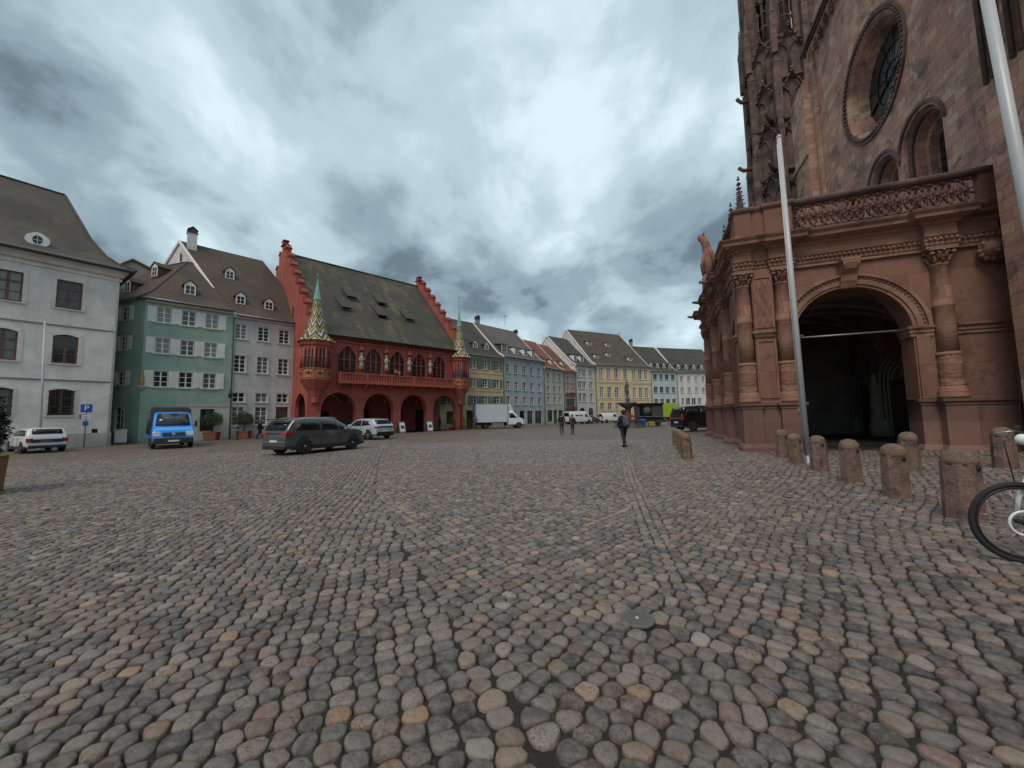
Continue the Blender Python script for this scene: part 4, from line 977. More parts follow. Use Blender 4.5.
    # stepped gables
    for x in (xl, xr-.5):
        n = 8; st = (RY-.3)/n; pts = [(0.0, 9.0), (0.0, 10.9)]; y = .0
        caps = []
        zt = 0
        for k in range(n):
            y0, y1 = .0+k*st, .0+(k+1)*st; zt = roof_z(prof, min(RY, y1))+.4
            if k == 0: pts = [(0.0, 9.0), (0.0, zt)]
            else: pts.append((y0, zt))
            pts.append((y1, zt)); caps.append((y0, y1, zt))
        top = RZ+.85; yc = RY; pts += [(caps[-1][1], top), (2*RY-caps[-1][1], top)]
        pts += [(2*RY-a, z) for a, z in reversed(pts[:-2])]
        g = MB(); g.prism(pts, x, x+.5, 'x'); g.build('stepped_gable', M['red'], e)
        c = MB()
        for (y0, y1, z) in caps:
            for (a, b_) in ((y0, y1), (2*RY-y1, 2*RY-y0)):
                lo, hi = (a-.1, a+.62) if a < RY else (b_-.62, b_+.1); mid = (lo+hi)/2
                c.box(x-.08, x+.58, lo, hi, z, z+.1); c.prism([(lo+.04, z+.1), (hi-.04, z+.1), (mid, z+.52)], x-.04, x+.54, 'x'); 
        c.box(x-.1, x+.6, RY-.6, RY+.6, top, top+.12); c.prism([(RY-.45, top+.12), (RY+.45, top+.12), (RY+.3, top+.5), (RY-.3, top+.5)], x, x+.5, 'x'); c.box(x-.06, x+.56, RY-.5, RY+.5, top+.5, top+.6)
        c.build('gable_coping', M['reddark'], e)
    b = MB()
    for y, z in ((9.9, 17.6), (9.9, 15.0), (5.5, 12.4), (8.5, 12.4)): b.box(xl-.015, xl-.003, y-.22, y+.22, z, z+1.15)
    b.build('gable_slit_window', M['darkglass'], e)
    # turrets
    for tx, ty, R in ((-.15, -.05, 1.32), (16.85, -.05, 1.2)):
        def ring_(r): return r
        b = MB(); b.lathe([(.34, -.9), (.42, -.3), (.5, -.25), (.75, .3), (.8, .35), (1.15, .9), (1.2, 1.0), (R+.05, 1.25), (R+.05, 1.35)], (tx, ty, 4.1), 8, False, ph=PI/8); tb = b.build('turret_corbel', M['red'], e)
        b = MB(); b.lathe([(R-.02, 0), (R-.02, .85)], (tx, ty, 5.45), 8, False, ph=PI/8); b.lathe([(R+.06, .85), (R+.06, .97)], (tx, ty, 5.45), 8, False, ph=PI/8); tp = b.build('turret_parapet', M['red'], e)
        g = MB(); pn = MB(); sh = MB()
        ro = R*math.cos(PI/8)
        for q in range(8):
            t = PI/4*q; c_, s_ = math.cos(t), math.sin(t); hw = R*math.sin(PI/8)
            def P3(a, o, z): return (tx+(ro+o)*c_-a*s_, ty+(ro+o)*s_+a*c_, z)
            sh.hexa([P3(-hw*.7, -.02, 5.55), P3(hw*.7, -.02, 5.55), P3(hw*.7, -.03+.06, 5.55), P3(-hw*.7, .03, 5.55), P3(-hw*.7, -.02, 6.22), P3(hw*.7, -.02, 6.22), P3(hw*.7, .03, 6.22), P3(-hw*.7, .03, 6.22)])
            pn.add([P3(-hw*.98, -.08, 6.42), P3(hw*.98, -.08, 6.42), P3(hw*.98, -.08, 8.25), P3(-hw*.98, -.08, 8.25)], [(0, 1, 2, 3)])
            for a in (-hw, -hw*.34, hw*.34): g.tube([P3(a, -.03, 6.42), P3(a, -.03, 8.3)], .05 if a != -hw else .09, 6)
            g.tube([P3(-hw, -.03, 7.5), P3(hw, -.03, 7.5)], .035, 6)
            for a in (-hw*.67, 0, hw*.67): g.tube([P3(a-hw*.3, -.03, 8.0), P3(a, -.03, 8.22), P3(a+hw*.3, -.03, 8.0)], .035, 5)
        ca = sh.build('coat_of_arms', M['gold'], tp)
        cs_ = MB(); cb_ = MB()
        for q in range(8):
            t = PI/4*q; c_, s_ = math.cos(t), math.sin(t)
            P4 = lambda a, o, z: (tx+(ro+o)*c_-a*s_, ty+(ro+o)*s_+a*c_, z)
            cs_.add([P4(-.15, .045, 6.1), P4(.15, .045, 6.1), P4(.15, .045, 5.85), P4(0, .045, 5.66), P4(-.15, .045, 5.85)], [(0, 4, 3, 2, 1), (0, 1, 2, 3, 4)])
            for a in (-.26, .26): cb_.ball(P4(a, .04, 5.95), (.07, .07, .16), 6, 5); cb_.ball(P4(a*.9, .04, 5.72), (.05, .05, .08), 6, 5)
        cs_.build('shield', M['reddark'], ca); islands(cb_, 'supporter', M['brownstone'], ca); wn = g.build('turret_window', M['red'], e); pn.build('pane', M['leadglass'], wn)
        b = MB(); b.lathe([(R, 8.25), (R+.02, 8.55), (R+.16, 8.62), (R+.16, 8.78), (R+.3, 8.95), (R+.3, 9.02)], (tx, ty, 0), 8, False, ph=PI/8)
        for q in range(24): t = 2*PI*q/24; b.ball((tx+(R+.1)*math.cos(t), ty+(R+.1)*math.sin(t), 8.58), .06, 5, 4)
        b.build('turret_cornice', M['red'], e)
        cn = MB(); cn.lathe([(R+.42, 0), (R*.80, .75), (R*.58, 1.8), (R*.38, 3.0), (R*.26, 4.1)], (0, 0, 0), 8, False, ph=PI/8); sp = cn.build('turret_spire', M['zigzag'], e, (tx, ty, 9.0))
        cp = MB(); cp.lathe([(R*.3, 4.1), (R*.22, 4.6), (.12, 5.6), (.05, 6.1)], n=8, smooth=False); cp.lathe([(.0, 6.05), (.11, 6.15), (.0, 6.27)], n=8); cp.tube([(0, 0, 6.2), (0, 0, 6.2+(.5 if tx < 5 else 1.9))], .025, 6); cp.ball((0, 0, 6.2+(.45 if tx < 5 else 1.7)), .09, 8, 6)
        cp.build('spire_tip', M['copper'], sp)
    downpipe(e, 17.0, 9.8, 'iron')
def hall_window():
    b = MB()
    for x in (-.3, .3): b.box(x-.055, x+.055, .05, .18, 0, 2.7)
    b.box(-.9, .9, .06, .17, 1.35, 1.45); b.box(-.9, .9, .03, .17, 0, .1)
    for x in (-.6, 0, .6): b.tube([(x-.3, .12, 2.0), (x-.15, .12, 2.25), (x, .12, 2.35), (x+.15, .12, 2.25), (x+.3, .12, 2.0)], .035, 5)
    for z in (.45, .9, 1.8): b.box(-.9, .9, .13, .17, z, z+.02)
    return b
DORM = [(5.2, 15.4), (8.9, 15.4), (3.9, 13.5), (8.0, 13.3), (11.7, 13.5)]
red_hall()

# ---- the row of houses closing the square
pts = dict(a=(-9.31, 49.5), b=(-1.3, 57.5), c=(5.42, 65), d=(9.45, 70), e=(12.12, 73), f=(16.76, 77), g=(30.44, 84), h=(37.4, 87), i=(50.5, 91))
row_house('town_house', 'yellow house with green shutters, directly right of the red hall', pts['a'], pts['b'], 12, 10.25, 16.9, 6.6, 'yellow', 'roof_dark',
          [(8.35, 9.75), (5.75, 7.0), (3.2, 4.5)], [1.2, 3.0, 5.6, 7.7, 10.0], .95, [(2.2, 1.5, .8, .85, 'roof_dark'), (4.7, 1.5, .8, .85, 'roof_dark'), (7.2, 1.5, .8, .85, 'roof_dark'), (9.4, 1.5, .8, .85, 'roof_dark')],
          shutter='shutter_green', ground=[(4.3, 5.4, .1, 2.5, 'door'), (6.2, 7.5, .7, 2.4, 'brown_wood'), (8.6, 10.2, .7, 2.4, 'brown_wood'), (1, 3, .7, 2.4, 'brown_wood')], strings=(5.2, 7.75))
row_house('town_house', 'pale blue four-storey house with grey-purple roof behind the white box truck', pts['b'], pts['c'], 13, 10.65, 17.0, 6.6, 'blue', 'roof_grey',
          [(8.2, 9.5), (5.6, 6.9), (3.35, 4.6)], [1.0, 2.9, 4.85, 6.7, 8.7], .85, [(1.4, 1.0, 1.2, 1.25, 'roof_grey', 'roof_dark', 'shed'), (4.3, 1.0, .9, 1.1, 'roof_grey', 'white_paint', 'shed'), (6.6, 1.0, .9, 1.1, 'roof_grey', 'white_paint', 'shed'), (8.6, 1., .9, 1.1, 'roof_grey', 'white_paint', 'shed')],
          ground=[(3.6, 4.8, .1, 2.4, 'door'), (5.4, 6.8, .3, 2.4, 'brown_wood'), (7.4, 9.2, .3, 2.4, 'brown_wood'), (1, 2.8, .3, 2.4, 'brown_wood')], chim=[(1.2, 6.8, 16, 17.7, .6, 'beige', 'roof_dark')])
row_house('town_house', 'narrow pale green house under a bright red tiled roof', pts['c'], pts['d'], 13, 9.7, 15.8, 6.2, 'palegreen', 'roof_red',
          [(7.6, 9.0), (5.5, 6.7), (3.6, 4.8)], [1.2, 3.1, 4.9], .85, [(1.6, 1.2, 1.6, .9, 'roof_red', 'white_paint', 'shed'), (4.6, 1.2, .9, .8, 'roof_red', 'white_paint', 'shed')], ground=[(.8, 2.4, .5, 2.5, 'brown_wood'), (2.8, 3.9, .1, 2.5, 'door'), (4.3, 5.8, .5, 2.5, 'brown_wood')], chim=[(.5, 6.3, 15, 16.6, .55, 'beige', 'roof_dark')])
e8, _, _ = row_house('town_house', 'very narrow pink house with flower boxes under the red roof', pts['d'], pts['e'], 13, 9.75, 15.6, 6.2, 'pink', 'roof_red',
          [(7.7, 8.8), (5.6, 6.7)], [1.1, 2.75], 1.1, [(2., 1.4, .8, .7, 'roof_red', 'white_paint', 'shed')], ground=[(.5, 3.4, 3.0, 4.6, 'brown_wood'), (.5, 1.7, .1, 2.4, 'brown_wood'), (2.1, 3.4, .1, 2.4, 'door')])
b = MB(); b.box(.4, 3.5, -.3, -.05, 5.2, 5.45); b.box(.4, 3.5, -.3, -.05, 2.6, 2.85); fb = b.build('flower_box', M['brown_wood'], e8)
b = MB()
for k in range(60): x, z = random.uniform(.4, 3.5), random.choice((5.5, 2.9))+random.uniform(-.05, .22); b.ball((x, -.2+random.uniform(-.12, .1), z), .1, 5, 4)
b.build('flowers', M['flower'], fb)
row_house('town_house', 'white narrow house with arched shop windows, left of the large yellow house', pts['e'], pts['f'], 15, 11.2, 18.0, 7.2, 'white', 'roof_dark',
          [(8.9, 10.3), (6.6, 8.0), (4.1, 5.7)], [1.2, 2.5, 4.6], 1.0, [(1.4, 1.1, .9, 1.2, 'roof_dark', 'white_paint', 'shed'), (3.5, 1.1, .9, 1.2, 'roof_dark', 'white_paint', 'shed')],
          ground=[(.9, 2.5, .1, 2.9, 'brown_wood', .7), (3.6, 5.1, .1, 2.9, 'brown_wood', .7)], gablem='white')
row_house('town_house', 'large yellow three-storey house with big brown roof behind the fountain', pts['f'], pts['g'], 22, 11.7, 20.8, 9.4, 'cream', 'roof_brown',
          [(8.9, 11.0), (5.0, 7.1), (2.4, 3.9)], [1.5, 3.5, 5.5, 8.0, 10.4, 12.2, 13.9], 1.0, [(2.0, 1.7, 1.0, .8, 'roof_brown', 'white_paint', 'shed'), (5.8, 2.4, 1.0, .8, 'roof_brown', 'white_paint', 'shed'), (11.2, 1.6, 1.0, .8, 'roof_brown', 'white_paint', 'shed'), (3., 5.2, 1.0, .8, 'roof_brown', 'white_paint', 'shed'), (8.2, 5.2, 1.0, .8, 'roof_brown', 'white_paint', 'shed')],
          gable_windows=((5.2, 14.0), (7.2, 14.0), (9.4, 14.0), (8.4, 17.0)), ground=[(7.3, 8.7, .1, 2.0, 'door')], strings=(4.5, 7.9, 8.15), trim='trim', gablem='white', wcols=2, wrows=4)
row_house('town_house', 'ice-blue house with wide ribbon windows, right of the large yellow house', pts['g'], pts['h'], 13, 11.0, 17.6, 6.6, 'iceblue', 'roof_dark',
          [(9.0, 10.2), (6.1, 7.4), (3.3, 4.7)], [1.2, 2.9, 4.6, 6.4], 1.1, [(1.0, .9, .8, .9, 'roof_dark'), (2.9, .9, .8, .9, 'roof_dark'), (4.8, .9, .8, .9, 'roof_dark'), (6.6, .9, .8, .9, 'roof_dark')], ground=[(1, 3, .1, 2.4, 'brown_wood'), (4, 6, .1, 2.4, 'brown_wood')], frame='shutter_green', chim=[(.6, 6.6, 17, 18.6, .6, 'beige', 'roof_dark')])
row_house('town_house', 'white house with small dark windows at the far right, next to the cathedral porch', pts['h'], pts['i'], 13, 10.9, 17.6, 6.6, 'white', 'roof_dark',
          [(8.7, 9.9), (6.1, 7.3)], [1.3, 3.3, 5.3, 7.3, 9.3, 11.3], .75, [(1.3, .9, .8, .9, 'roof_dark'), (3.5, .9, .8, .9, 'roof_dark'), (5.7, .9, .8, .9, 'roof_dark'), (7.9, .9, .8, .9, 'roof_dark')], ground=[(1, 1.6, 3.3, 4.9, 'white_paint'), (2.2, 3.4, 3.3, 4.9, 'white_paint'), (3.8, 5.0, 3.3, 4.9, 'white_paint'), (5.6, 6.4, 3.3, 4.9, 'white_paint'), (1, 5, .3, 2.5, 'brown_wood'), (6, 10, .3, 2.5, 'brown_wood')])

def antenna(x, y, z, h_, lab):
    e = empty('roof_antenna', (x, y, z), .5, lab, 'antenna')
    MB().tube([(0, 0, 0), (0, 0, h_)], .03, 6).build('mast', M['iron'], e)
    b = MB(); b.tube([(-.5, 0, h_-.2), (.5, 0, h_-.2)], .015, 5)
    for k in range(6): b.tube([(-.45+k*.18, -.25, h_-.2), (-.45+k*.18, .25, h_-.2)], .012, 4)
    b.build('aerial', M['iron'], e)
antenna(25.5, 89.4, 17.2, 3.4, 'thin aerial on the ridge right of the large yellow house')
antenna(-1.0, 64.5, 17.0, 1.8, 'thin aerial on the grey-purple roof of the pale blue house')
# ================================================================== cathedral: porch, transept, stair tower
PF = Frame(8.17, 13.7, PI/2+TH)        # local x runs right along the porch front, y runs back, away from the camera
def sweep(mb, path, prof, closed_ends=True):
    """mitred moulding: path [(x,y)], profile [(out,z)], outward = right of travel rotated (dy,-dx)"""
    n = len(path); ns = []
    for i in range(n-1):
        dx, dy = path[i+1][0]-path[i][0], path[i+1][1]-path[i][1]; l = math.hypot(dx, dy); ns.append((dy/l, -dx/l))
    vs = []
    for i, (x, y) in enumerate(path):
        a = ns[max(0, i-1)]; c = ns[min(n-2, i)]; k = 1+a[0]*c[0]+a[1]*c[1]; mx, my = (a[0]+c[0])/k, (a[1]+c[1])/k
        for o, z in prof: vs.append((x+mx*o, y+my*o, z))
    p = len(prof)
    fs = [(i*p+j, (i+1)*p+j, (i+1)*p+j+1, i*p+j+1) for i in range(n-1) for j in range(p-1)]
    mb.add(vs, fs)
    if closed_ends:
        m = len(mb.v)-len(vs); mb.f += [tuple(m+j for j in range(p)), tuple(m+(n-1)*p+j for j in range(p))[::-1]]; mb.sm += [False, False]
    return mb
COLV = [.28, 3.72, 7.16, 10.6]          # column axes along the side
SC1, SC2 = 1.5, 5.78                    # column axes on the front
def L_path(back, fwd, hw=.33, pier=True):
    """porch outline from the far end of the side, round the corner, to the wall; columns break forward by fwd"""
    p = [(back, 11.15)]
    for v in reversed(COLV[1:]):
        p += [(back, v+hw), (fwd, v+hw), (fwd, v-hw), (back, v-hw)]
    p += [(back, .60), (fwd, .60), (fwd, fwd), (.60, fwd), (.60, back*.5), (SC1-hw, back*.5), (SC1-hw, fwd), (SC1+hw, fwd), (SC1+hw, back), (SC2-hw-.03, back), (SC2-hw-.03, fwd), (SC2+hw+.03, fwd), (SC2+hw+.03, back), (7.25, back)]
    return p
def column_mesh():
    def shaft():
        b = MB(); b.lathe([(.36, 1.9), (.36, 1.98), (.33, 2.02), (.35, 2.1), (.30, 2.17), (.31, 2.22), (.265, 2.27)], n=20)
        zs = [2.27+i*.035 for i in range(28)]
        b.lathe([(.262+.01*(i % 2), z) for i, z in enumerate(zs)], n=40, fn=lambda t, z: .016*math.sin(5*t+6*math.sin(z*7))*math.sin(z*16+3*math.cos(3*t)))
        b.lathe([(.285, 3.22), (.30, 3.26), (.28, 3.31), (.255, 3.34)], n=20)
        b.lathe([(.25, 3.34), (.243, 4.2), (.238, 4.75), (.262, 4.78), (.262, 4.84), (.236, 4.87), (.222, 5.6), (.212, 6.08), (.24, 6.1), (.24, 6.15), (.2, 6.17)], n=20)
        return b
    def cap():
        b = MB(); b.lathe([(.2, 6.15), (.215, 6.3), (.25, 6.42), (.31, 6.5)], n=16)
        for ring, (z, r, h_, n) in enumerate(((6.16, .215, .2, 8), (6.28, .225, .22, 8))):
            for k in range(n):
                t = 2*PI*(k+.5*ring)/n; c, s = math.cos(t), math.sin(t)
                pts = [(r*c, r*s, z), ((r+.03)*c, (r+.03)*s, z+h_*.6), ((r+.10)*c, (r+.10)*s, z+h_), ((r+.13)*c, (r+.13)*s, z+h_*.82)]
                b.tube(pts, [.045, .06, .04, .02], 5)
        for k in range(4):
            t = PI/4+k*PI/2; b.ball((.36*math.cos(t), .36*math.sin(t), 6.47), (.07, .07, .07), 8, 6); 
            b.ball((.33*math.cos(t+PI/4), .33*math.sin(t+PI/4), 6.53), (.05, .05, .05), 6, 5)
        b.box(-.34, .34, -.34, .34, 6.55, 6.63); return b
    return shaft, cap
def porch():
    e = empty('cathedral_porch', (8.17, 13.7, 0), PF.rz, 'red sandstone church porch with carved columns, wide arch and pierced parapet', 'porch')
    RSN = M['red_sandstone']
    # plinth zone with pedestals
    prof = [(-.4, -.3), (.10, -.3), (.10, .32), (.06, .40), (.0, .46), (0, 1.66), (.03, 1.69), (.03, 1.74), (.09, 1.80), (.10, 1.88), (-.4, 1.90)]
    path = L_path(.30, .0, .33)
    i = path.index((SC1+.33, .30)); pa = path[:i+1]; pb = path[i+1:]
    pa[-1] = (SC1+.33, .30); pa.append((1.84, .30)); pa.append((1.84, .95)); pb = [(5.0, .95), (5.0, .30)]+pb
    b = MB(); sweep(b, pa, prof); sweep(b, pb, prof); b.build('plinth', M['plinth'], e)
    # upper walls (sheet + thickness)
    V0 = .36
    b = MB(); wall_holes(b, .30, 7.4, 1.88, 6.7, [(1.82, 5.02, 1.88, 5.75, 1.6)], .7, y=V0, seg=28); b.build('wall', M['red_plain'], e)
    m = MB(); hs = [(COLV[k]+.52, COLV[k+1]-.52, 1.88, 5.6, 1.2) for k in range(3)]
    wall_holes(m, V0, 11.15, 1.88, 6.7, hs, .55, seg=20)
    m.v = [(V0+p[1], p[0], p[2]) for p in m.v]; m.f = [f[::-1] for f in m.f]
    m.add([(V0, 11.15, -.3), (7.4, 11.15, -.3), (7.4, 11.15, 6.7), (V0, 11.15, 6.7)], [(3, 2, 1, 0)]); m.build('side_wall', M['red_plain'], e)
    # inner faces
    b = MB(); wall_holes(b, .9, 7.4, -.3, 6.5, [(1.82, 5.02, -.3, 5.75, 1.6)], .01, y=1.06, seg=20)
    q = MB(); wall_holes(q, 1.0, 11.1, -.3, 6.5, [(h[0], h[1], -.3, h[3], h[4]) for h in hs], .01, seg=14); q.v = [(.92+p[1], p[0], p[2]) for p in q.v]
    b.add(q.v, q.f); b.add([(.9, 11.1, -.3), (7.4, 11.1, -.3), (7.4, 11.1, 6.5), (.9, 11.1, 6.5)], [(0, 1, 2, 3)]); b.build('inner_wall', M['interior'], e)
    b = MB(); b.add([(.4, .4, 6.45), (7.4, .4, 6.45), (7.4, 11.1, 6.45), (.4, 11.1, 6.45)], [(3, 2, 1, 0)])
    # vault webs and ribs
    vb = [(1.06, 4.4), (4.4, 7.7), (7.7, 11.1)]; u0, u1 = .95, 7.38
    rb = MB()
    for (a, c) in vb:
        cu, cv = (u0+u1)/2, (a+c)/2
        nseg = 12
        grid = []
        for i in range(nseg+1):
            row = []
            for j in range(nseg+1):
                s_, t_ = 2*i/nseg-1, 2*j/nseg-1
                hx = math.sqrt(max(0, 1-s_*s_)); hy = math.sqrt(max(0, 1-t_*t_)); row.append((cu+s_*(u1-u0)/2, cv+t_*(c-a)/2, 4.05+2.1*max(hx, hy)**.9))
            grid.append(row)
        for i in range(nseg):
            for j in range(nseg): b.add([grid[i][j], grid[i+1][j], grid[i+1][j+1], grid[i][j+1]], [(0, 3, 2, 1)], True)
        for sgn in (-1, 1):
            pts = [(cu+s_*(u1-u0)/2, cv+sgn*s_*(c-a)/2, 4.0+2.1*math.sqrt(max(0, 1-s_*s_))) for s_ in [math.cos(PI*k/16) for k in range(17)]]
            rb.tube(pts, .09, 6)
        rb.tube([(cu+(u1-u0)/2*math.cos(PI*k/16), c-.02, 4.0+2.1*math.sin(PI*k/16)) for k in range(17)], .12, 6)
        rb.ball((cu, cv, 6.08), (.22, .22, .14), 10, 6)
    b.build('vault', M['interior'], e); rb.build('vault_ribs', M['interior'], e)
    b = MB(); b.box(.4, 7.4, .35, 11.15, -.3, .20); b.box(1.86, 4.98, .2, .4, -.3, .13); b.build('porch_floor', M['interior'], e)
    # wall responds under the ribs, side jamb shafts of the portals
    b = MB()
    for v in (1.1, 4.4, 7.7, 11.0):
        for u in (1.05, 7.3): b.tube([(u, v, .2), (u, v, 4.0)], .13, 10); b.lathe([(.14, 3.75), (.24, 4.0), (.24, 4.08)], (u, v, 0), 10); b.lathe([(.24, .2), (.24, .55), (.15, .7)], (u, v, 0), 10)
    islands(b, 'respond_shaft', M['interior'], e)
    # twin portal in the church wall
    for (a, c) in ((5.0, 7.5), (7.9, 10.3), (1.7, 4.2)):
        b = MB(); w2 = (c-a)/2; cv = (a+c)/2
        for k in range(4):
            o = w2-.14*k; x = 7.34+.0*k-.22+.09*k
            b.tube([(x, cv-o, .2), (x, cv-o, 2.7)]+[(x, cv-o*math.cos(PI*t/10), 2.7+o*1.05*math.sin(PI*t/10)) for t in range(1, 10)]+[(x, cv+o, 2.7), (x, cv+o, .2)], .06, 6)
        for s_ in (-1, 1): b.lathe([(.2, .2), (.2, 1.), (.13, 1.1)], (7.2, cv+s_*w2, 0), 8)
        pt = b.build('portal', M['statue' if a == 5.0 else 'interior'], e)
        d = MB(); d.box(7.31, 7.345, cv-w2+.4, cv+w2-.4, .2, 2.9); d.build('portal_door', M['brown_wood'], pt)
    b = MB(); b.lathe([(.32, .2), (.32, .9), (.25, 1.0), (.25, 1.25), (.2, 1.3), (.24, 1.8), (.2, 2.4), (.24, 2.75), (.1, 2.95), (.14, 3.05), (.12, 3.2), (.02, 3.3)], (7.0, 7.7, 0), 12); b.build('portal_figure', M['statue'], e)
    # dark glazed grilles in the side arches
    b = MB(); g = MB()
    for h in hs:
        g.box(.70, .715, h[0]-.02, h[1]+.02, .2, 5.55)
        for k in range(9): y = h[0]+(h[1]-h[0])*k/8; b.box(.66, .70, y-.02, y+.02, .2, 5.5)
        for z in (1.2, 2.4, 4.2): b.box(.65, .705, h[0], h[1], z, z+.06)
    gl = b.build('iron_grille', M['iron'], e); g.build('pane', M['darkglass'], gl)
    # archivolt, imposts, keystone console
    b = MB(); n = 32; cu, R0 = 3.42, 1.6
    for (r0, r1, pr) in ((1.61, 1.70, .02), (1.70, 1.84, .07), (1.84, 1.96, .04), (1.96, 2.06, .12)):
        for k in range(n):
            t0, t1 = PI*k/n, PI*(k+1)/n; A = lambda t, r: (cu-math.cos(t)*r, 4.15+math.sin(t)*r)
            b.prism([A(t0, r0), A(t1, r0), A(t1, r1), A(t0, r1)], V0-pr, V0-.002)
    for k in range(44):
        t = PI*(k+.5)/44; b.ball((cu-math.cos(t)*1.9, V0-.07, 4.15+math.sin(t)*1.9), .03, 5, 4)
    b.build('archivolt', RSN, e)
    b = MB(); ip = [(-.3, 3.9), (.05, 3.9), (.05, 3.98), (.09, 4.02), (.09, 4.1), (.16, 4.16), (.16, 4.22), (-.3, 4.22)]
    sweep(b, [(4.98, .95), (4.98, V0), (5.5, V0)], ip); sweep(b, [(6.06, V0), (7.3, V0)], ip); sweep(b, [(1.35, V0), (1.86, V0), (1.86, .95)], ip)
    sweep(b, [(V0-.02, 1.2), (V0-.02, .62)], [(o*.8, z) for o, z in ip])
    for k in range(3):
        h = hs[k]; sweep(b, [(V0, h[0]+.03), (V0, h[0]-.2)], ip); sweep(b, [(V0, h[1]+.2), (V0, h[1]-.03)], ip)
    islands(b, 'impost', RSN, e)
    b = MB()
    for u in (5.06, ): b.box(u, u+.34, V0-.06, V0-.002, 1.9, 3.9)
    for k in range(3):
        for y in (hs[k][0]-.22, hs[k][1]): b.box(V0-.06, V0-.002, y, y+.22, 1.9, 3.9)
    islands(b, 'jamb_pilaster', M['red_plain'], e)
    b = MB(); b.prism([(V0, 6.66), (V0-.42, 6.66), (V0-.46, 6.5), (V0-.38, 6.3), (V0-.22, 6.15), (V0-.2, 5.95), (V0-.08, 5.72), (V0, 5.7)], 3.2, 3.64, 'x'); b.box(3.16, 3.68, V0-.46, V0, 6.56, 6.66)
    for u in (3.22, 3.62): b.tube([(u-.02, V0-.4, 6.42), (u+.02, V0-.4, 6.42)], .1, 10)
    b.build('keystone_console', RSN, e)
    # corner pier with relief panels
    b = MB(); b.box(.55, 1.2, .10, .9, 1.88, 6.65); b.box(.10, .9, .56, 1.0, 1.88, 6.65); pr = b.build('corner_pier', M['red_plain'], e)
    b = MB(); sweep(b, [(.08, 1.0), (.08, .58), (.58, .58), (.58, .08), (1.18, .08)], [(-.1, 4.22), (.03, 4.22), (.06, 4.3), (.12, 4.36), (.12, 4.44), (-.1, 4.46)]); b.build('pier_moulding', RSN, pr)
    def relief(mb, u0_, u1_, z0_, z1_, y, nx=28, nz=90):
        vs = []
        for j in range(nz+1):
            for i_ in range(nx+1):
                u = u0_+(u1_-u0_)*i_/nx; z = z0_+(z1_-z0_)*j/nz; s_ = (i_/nx-.5)*2; t = z*5.2
                d = abs(math.sin(t+math.copysign(1, s_)*abs(s_)**.8*2.6))*.035*(1-abs(s_)**6)+(.02 if abs(s_) > .9 else 0)+.015*math.cos(s_*9)*math.cos(t*2.3)
                vs.append((u, y-d-.005, z))
        mb.add(vs, [(j*(nx+1)+i_, j*(nx+1)+i_+1, (j+1)*(nx+1)+i_+1, (j+1)*(nx+1)+i_) for j in range(nz) for i_ in range(nx)], True)
    b = MB(); relief(b, .64, 1.12, 4.6, 6.3, .085); relief(b, .64, 1.12, 2.1, 4.1, .085, 10, 10) if False else None; b.build('relief_panel', M['red_plain'], pr)
    b = MB()
    for (z0_, z1_) in ((2.05, 4.1), (4.55, 6.4)):
        for u in (.60, 1.12): b.box(u, u+.04, .06, .099, z0_, z1_)
        for z in (z0_, z1_-.04): b.box(.64, 1.12, .06, .099, z, z+.04)
    b.build('panel_frame', RSN, pr)
    # columns
    sh, cp = column_mesh(); shm = sh().mesh('column'); shm.materials.append(RSN); cpm = cp().mesh('capital'); cpm.materials.append(RSN)
    for (u, v) in [(.30, v) for v in COLV]+[(SC1, .30), (SC2, .30)]:
        c = inst('column', shm, e, (u, v, 0)); inst('capital', cpm, c)
    # entablature following the columns
    path = L_path(.26, .03, .36)
    pr_ = [(-.3, 6.62), (0, 6.62), (0, 6.72), (.03, 6.74), (.03, 6.84), (.06, 6.86), (.06, 6.92), (.13, 6.99), (.0, 7.02), (0, 7.36), (.06, 7.40), (.1, 7.46), (.26, 7.5), (.36, 7.54), (.38, 7.64), (.46, 7.72), (.48, 7.76), (-.3, 7.8)]
    b = MB(); sweep(b, path, pr_); b.build('entablature', RSN, e)
    b = MB(); P = path
    for i in range(len(P)-1):
        (x0, y0), (x1, y1) = P[i], P[i+1]; l = math.hypot(x1-x0, y1-y0); dx, dy = (x1-x0)/l, (y1-y0)/l; nx_, ny_ = dy, -dx
        k = int(l/.13)
        for q in range(k):
            s_ = (q+.5)*l/k; cx0, cy0 = x0+dx*s_+nx_*.09, y0+dy*s_+ny_*.09; b.ball((cx0, cy0, 6.89), (.045, .045, .055), 6, 4)
    b.build('egg_moulding', RSN, e)
    # parapet: base, posts, tracery, coping
    ppath = [(.22, 11.1), (.22, .70), (.16, .70), (.16, .16), (.7, .16), (.7, .24), (1.1, .2), (1.1, .12), (1.95, .12), (1.95, .22), (7.3, .22)]
    b = MB(); sweep(b, ppath, [(-.28, 7.78), (.12, 7.78), (.12, 7.84), (.06, 7.9), (0, 7.92), (0, 7.99), (-.28, 7.99)]); sweep(b, ppath, [(-.3, 8.9), (.02, 8.9), (.08, 8.96), (.1, 9.03), (.06, 9.08), (-.3, 9.1)])
    b.build('parapet_rail', M['gothic'], e)
    b = MB(); sweep(b, [(.22, 1.2), (.22, .70), (.16, .70), (.16, .16), (.7, .16), (.7, .24), (1.1, .2), (1.1, .12), (1.95, .12)], [(-.26, 7.99), (0, 7.99), (0, 8.9), (-.26, 8.9)]); b.box(6.92, 7.32, .23, .48, 7.99, 8.9)
    for v in COLV[1:]: b.box(.23, .46, v-.2, v+.2, 7.99, 8.9)
    islands(b, 'parapet_post', M['red_plain'], e)
